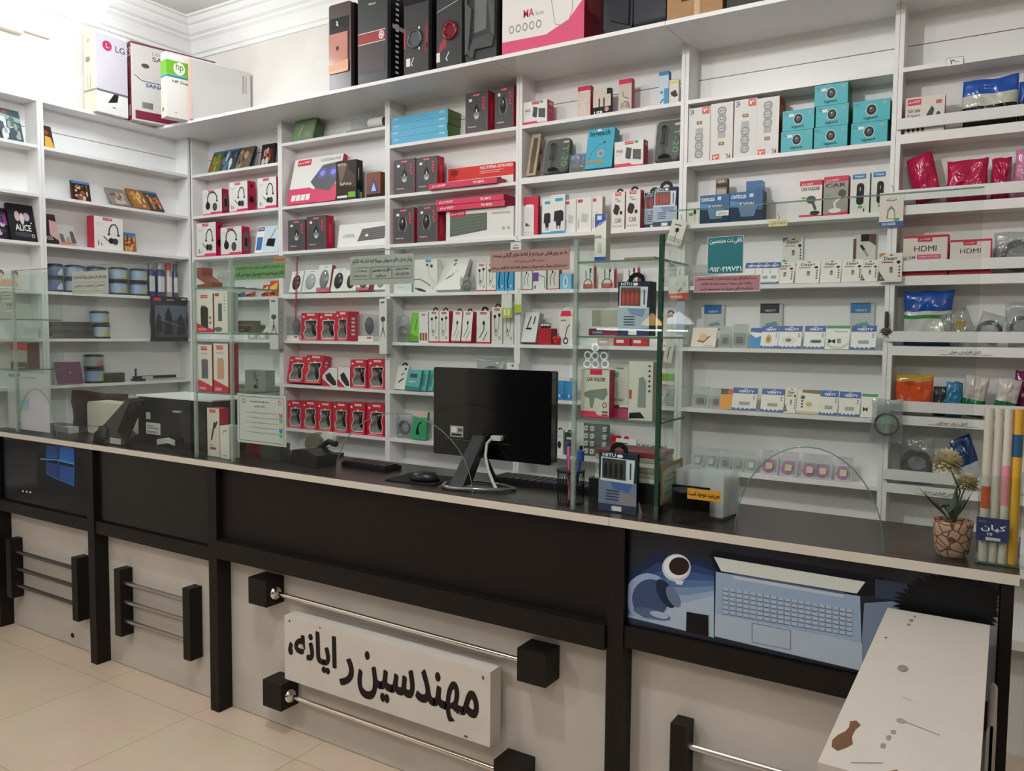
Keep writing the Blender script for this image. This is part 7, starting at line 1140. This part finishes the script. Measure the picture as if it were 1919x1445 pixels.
MB().prism([(0,0),(.25,0),(.25,.02),(.19,.06),(.285,.195),(.27,.21),(.10,.09),(.02,.045)], 0, .075, 1, mat('#151517',.2,coat=.4)).build('body', t); MB().lathe((.085,-.001,.045), [(.035,0),(.035,-.006),(.028,-.008)], mat('#1c1c1f',.25), 22, 1).build('round_cover', t); MB().box(.14,.22,-.003,-.0005,.005,.03,'#b8b4b0').build('paper_strip', t)
t = empty('label_printer', (.545,-1.01,ZG), .0, label='cream box-shaped device behind the black card reader', cat='device'); MB().rbox(0,.31,0,.10,0,.155,.02,mat('#cfcdbf',.4)).build('body', t); MB().box(.0,.31,-.002,-.0004,.035,.038,'#8a887c').build('seam', t)
t = empty('handset', (.335,-1.07,ZG), -.08, label='flat grey-white handset lying at the left of the cream device', cat='handset'); MB().rbox(0,.18,0,.05,0,.028,.008,mat('#b9bcb8',.4),2).build('body', t); MB().box(.02,.10,.008,.042,.0282,.0295,'#3c4042').build('display', t)
t = empty('maroon_bag', (.17,-.90,ZG), 0, label='dark maroon leather bag behind the cream device', cat='bag'); crinkle(.50,.185,.055,130,mat('#3c2024',.5)).build('bag_body', t)
# flower pot and wrapping paper
p = un(1793, 1050, 2, 1.0); PX, PY = 4.286, -1.135
def pot_mat():
    m = bpy.data.materials.new('cracked_stone'); m.use_nodes = True; nt = m.node_tree; b = nt.nodes['Principled BSDF']; tc = nt.nodes.new('ShaderNodeTexCoord'); v = nt.nodes.new('ShaderNodeTexVoronoi'); v.feature = 'DISTANCE_TO_EDGE'; v.inputs['Scale'].default_value = 48
    r = nt.nodes.new('ShaderNodeValToRGB'); r.color_ramp.elements[0].color = hx('#6a3a28'); r.color_ramp.elements[0].position = .04; r.color_ramp.elements[1].color = hx('#c2a08c'); r.color_ramp.elements[1].position = .08
    nt.links.new(tc.outputs['Object'], v.inputs['Vector']); nt.links.new(v.outputs['Distance'], r.inputs[0]); nt.links.new(r.outputs[0], b.inputs['Base Color']); b.inputs['Roughness'].default_value = .7
    bp = nt.nodes.new('ShaderNodeBump'); bp.inputs['Strength'].default_value = .4; bp.inputs['Distance'].default_value = .004; nt.links.new(v.outputs['Distance'], bp.inputs['Height']); nt.links.new(bp.outputs[0], b.inputs['Normal']); return m
t = empty('potted_flowers', (PX,PY,ZG), 0, label='cracked-stone pot with two cream flowers on the counter', cat='potted flowers')
MB().lathe((0,0,0), [(.028,0),(.035,.01),(.042,.07),(.043,.082),(.037,.083),(.035,.075)], pot_mat(), 28).build('pot', t); MB().lathe((0,0,.07), [(.0355,0),(.0355,.003)], mat('#2a2018',.9), 20).build('soil', t)
def flower(t, base, mid, head, r, seed):
    MB().tube([base, mid, head], .0018, mat('#4a5038',.6), 6).build('stem', t); rr = random.Random(seed); mb = MB(); H = Vector(head)
    for i in range(90):
        u, a = 1-i/90*1.75, i*2.399; v = Vector((math.sqrt(max(0,1-u*u))*math.cos(a), -abs(u)*.9 if 0 else math.sqrt(max(0,1-u*u))*math.sin(a), u)).normalized(); L = r*(.75+.25*rr.random())
        s = v.cross(Vector((.3,.5,.8))).normalized()*r*.16; k = v.cross(s).normalized()*r*.03
        mb.add([H+v*r*.15-s*.5, H+v*r*.15+s*.5, H+v*L*.7+s, H+v*L+k, H+v*L*.7-s], [(0,1,2,3,4)], mat('#e2d6ba' if i % 3 else '#d2c29e',.7))
    mb.ball(head, r*.4, mat('#b8a47c',.8), 10, 6); o = mb.build('blossom', t); o.rotation_euler = (0,0,0); return o
hA, hB = un(1776,866,1,PY)-Vector((PX,PY,ZG)), un(1812,905,1,-1.045)-Vector((PX,PY,ZG))
flower(t, (0,0,.07), (.012,0,.15), tuple(hA), .041, 3); flower(t, (.004,0.005,.07), (.01,.03,.12), tuple(hB), .033, 4)
lf = MB()
for i in range(9):
    a, L = i*.75, .05+.02*((i*7)%3); dx, dy = math.cos(a)*(1 if math.cos(a) < 0 else .45), math.sin(a); n_ = Vector((-dy,dx,0))*.009
    b0, b1, b2 = Vector((0,0,.075)), Vector((dx*L*.5,dy*L*.5*.6,.115)), Vector((dx*L,dy*L*.6,.10+.03*(i%3)))
    lf.add([b0, b1+n_, b2, b1-n_], [(0,1,2,3)], mat('#3a4638',.6))
lf.build('leaves', t)
t = empty('paper_roll_bin', (4.377,-1.13,ZG), 0, label='clear square bin holding rolls of gift paper at the right end', cat='bin')
MB().box(-.042,.042,-.045,-.043,0,.20,GLASS).box(-.042,.042,.043,.045,0,.20,GLASS).box(.040,.042,-.043,.043,0,.20,GLASS).box(-.042,-.040,-.043,.043,0,.20,GLASS).box(-.042,.042,-.045,.045,0,.003,GEDGE).build('bin_walls', t)
lb_ = MB().box(-.043,.02,-.047,-.0455,.052,.105,'#22305a'); lb_.art([T('#d8dce4',.15,.42,.9,.72,'کیان',.03),T('#d8dce4',.35,.26,.5,.38,'10',.02),('r','#a8b0b8',.3,.05,.75,.18),('r','#5a6a90',.06,.8,.3,.86)],-.043,.052,.063,.053,-.047); lb_.build('maker_label', t)
for i,(dx,dy,r,c,c2,lb) in enumerate([(-.028,-.028,.0095,'#cbc6bc','#c85a34','white gift paper roll with orange patch, leftmost in the bin'),(-.009,-.030,.0085,'#c4c0b6','#c4c0b6','plain white gift paper roll second in the bin'),(.009,-.030,.0088,'#cbc6bc','#d88a9c','white gift paper roll with pink patch in the bin'),(.0265,-.022,.0115,'#d8a83c','#1f5a80','yellow gift paper roll with blue band in the bin'),(.024,.006,.013,'#d0ccc4','#b02838','gift paper roll with red patch at the back of the bin')]):
    h = .345; m = MB().lathe((0,0,0), [(r,0),(r,h)], mat(c,.4), 16)
    vs = []; z0, z1 = ((.12,.17),(.1,.1),(.13,.22),(.24,.29),(.14,.24))[i]
    for j in range(9): a = math.radians(-170+160*j/8); vs += [(r*1.01*math.cos(a),r*1.01*math.sin(a),z0),(r*1.01*math.cos(a),r*1.01*math.sin(a),z1)]
    if c2 != c: m.add(vs, [(2*j,2*j+2,2*j+3,2*j+1) for j in range(8)], mat(c2,.4), True)
    mesh_thing('gift_paper_roll', lb, 'paper roll', m, (4.377+dx,-1.13+dy,ZG+.0035), 0, 0, 'gift paper rolls')
if WARN: print('WARN', WARN)
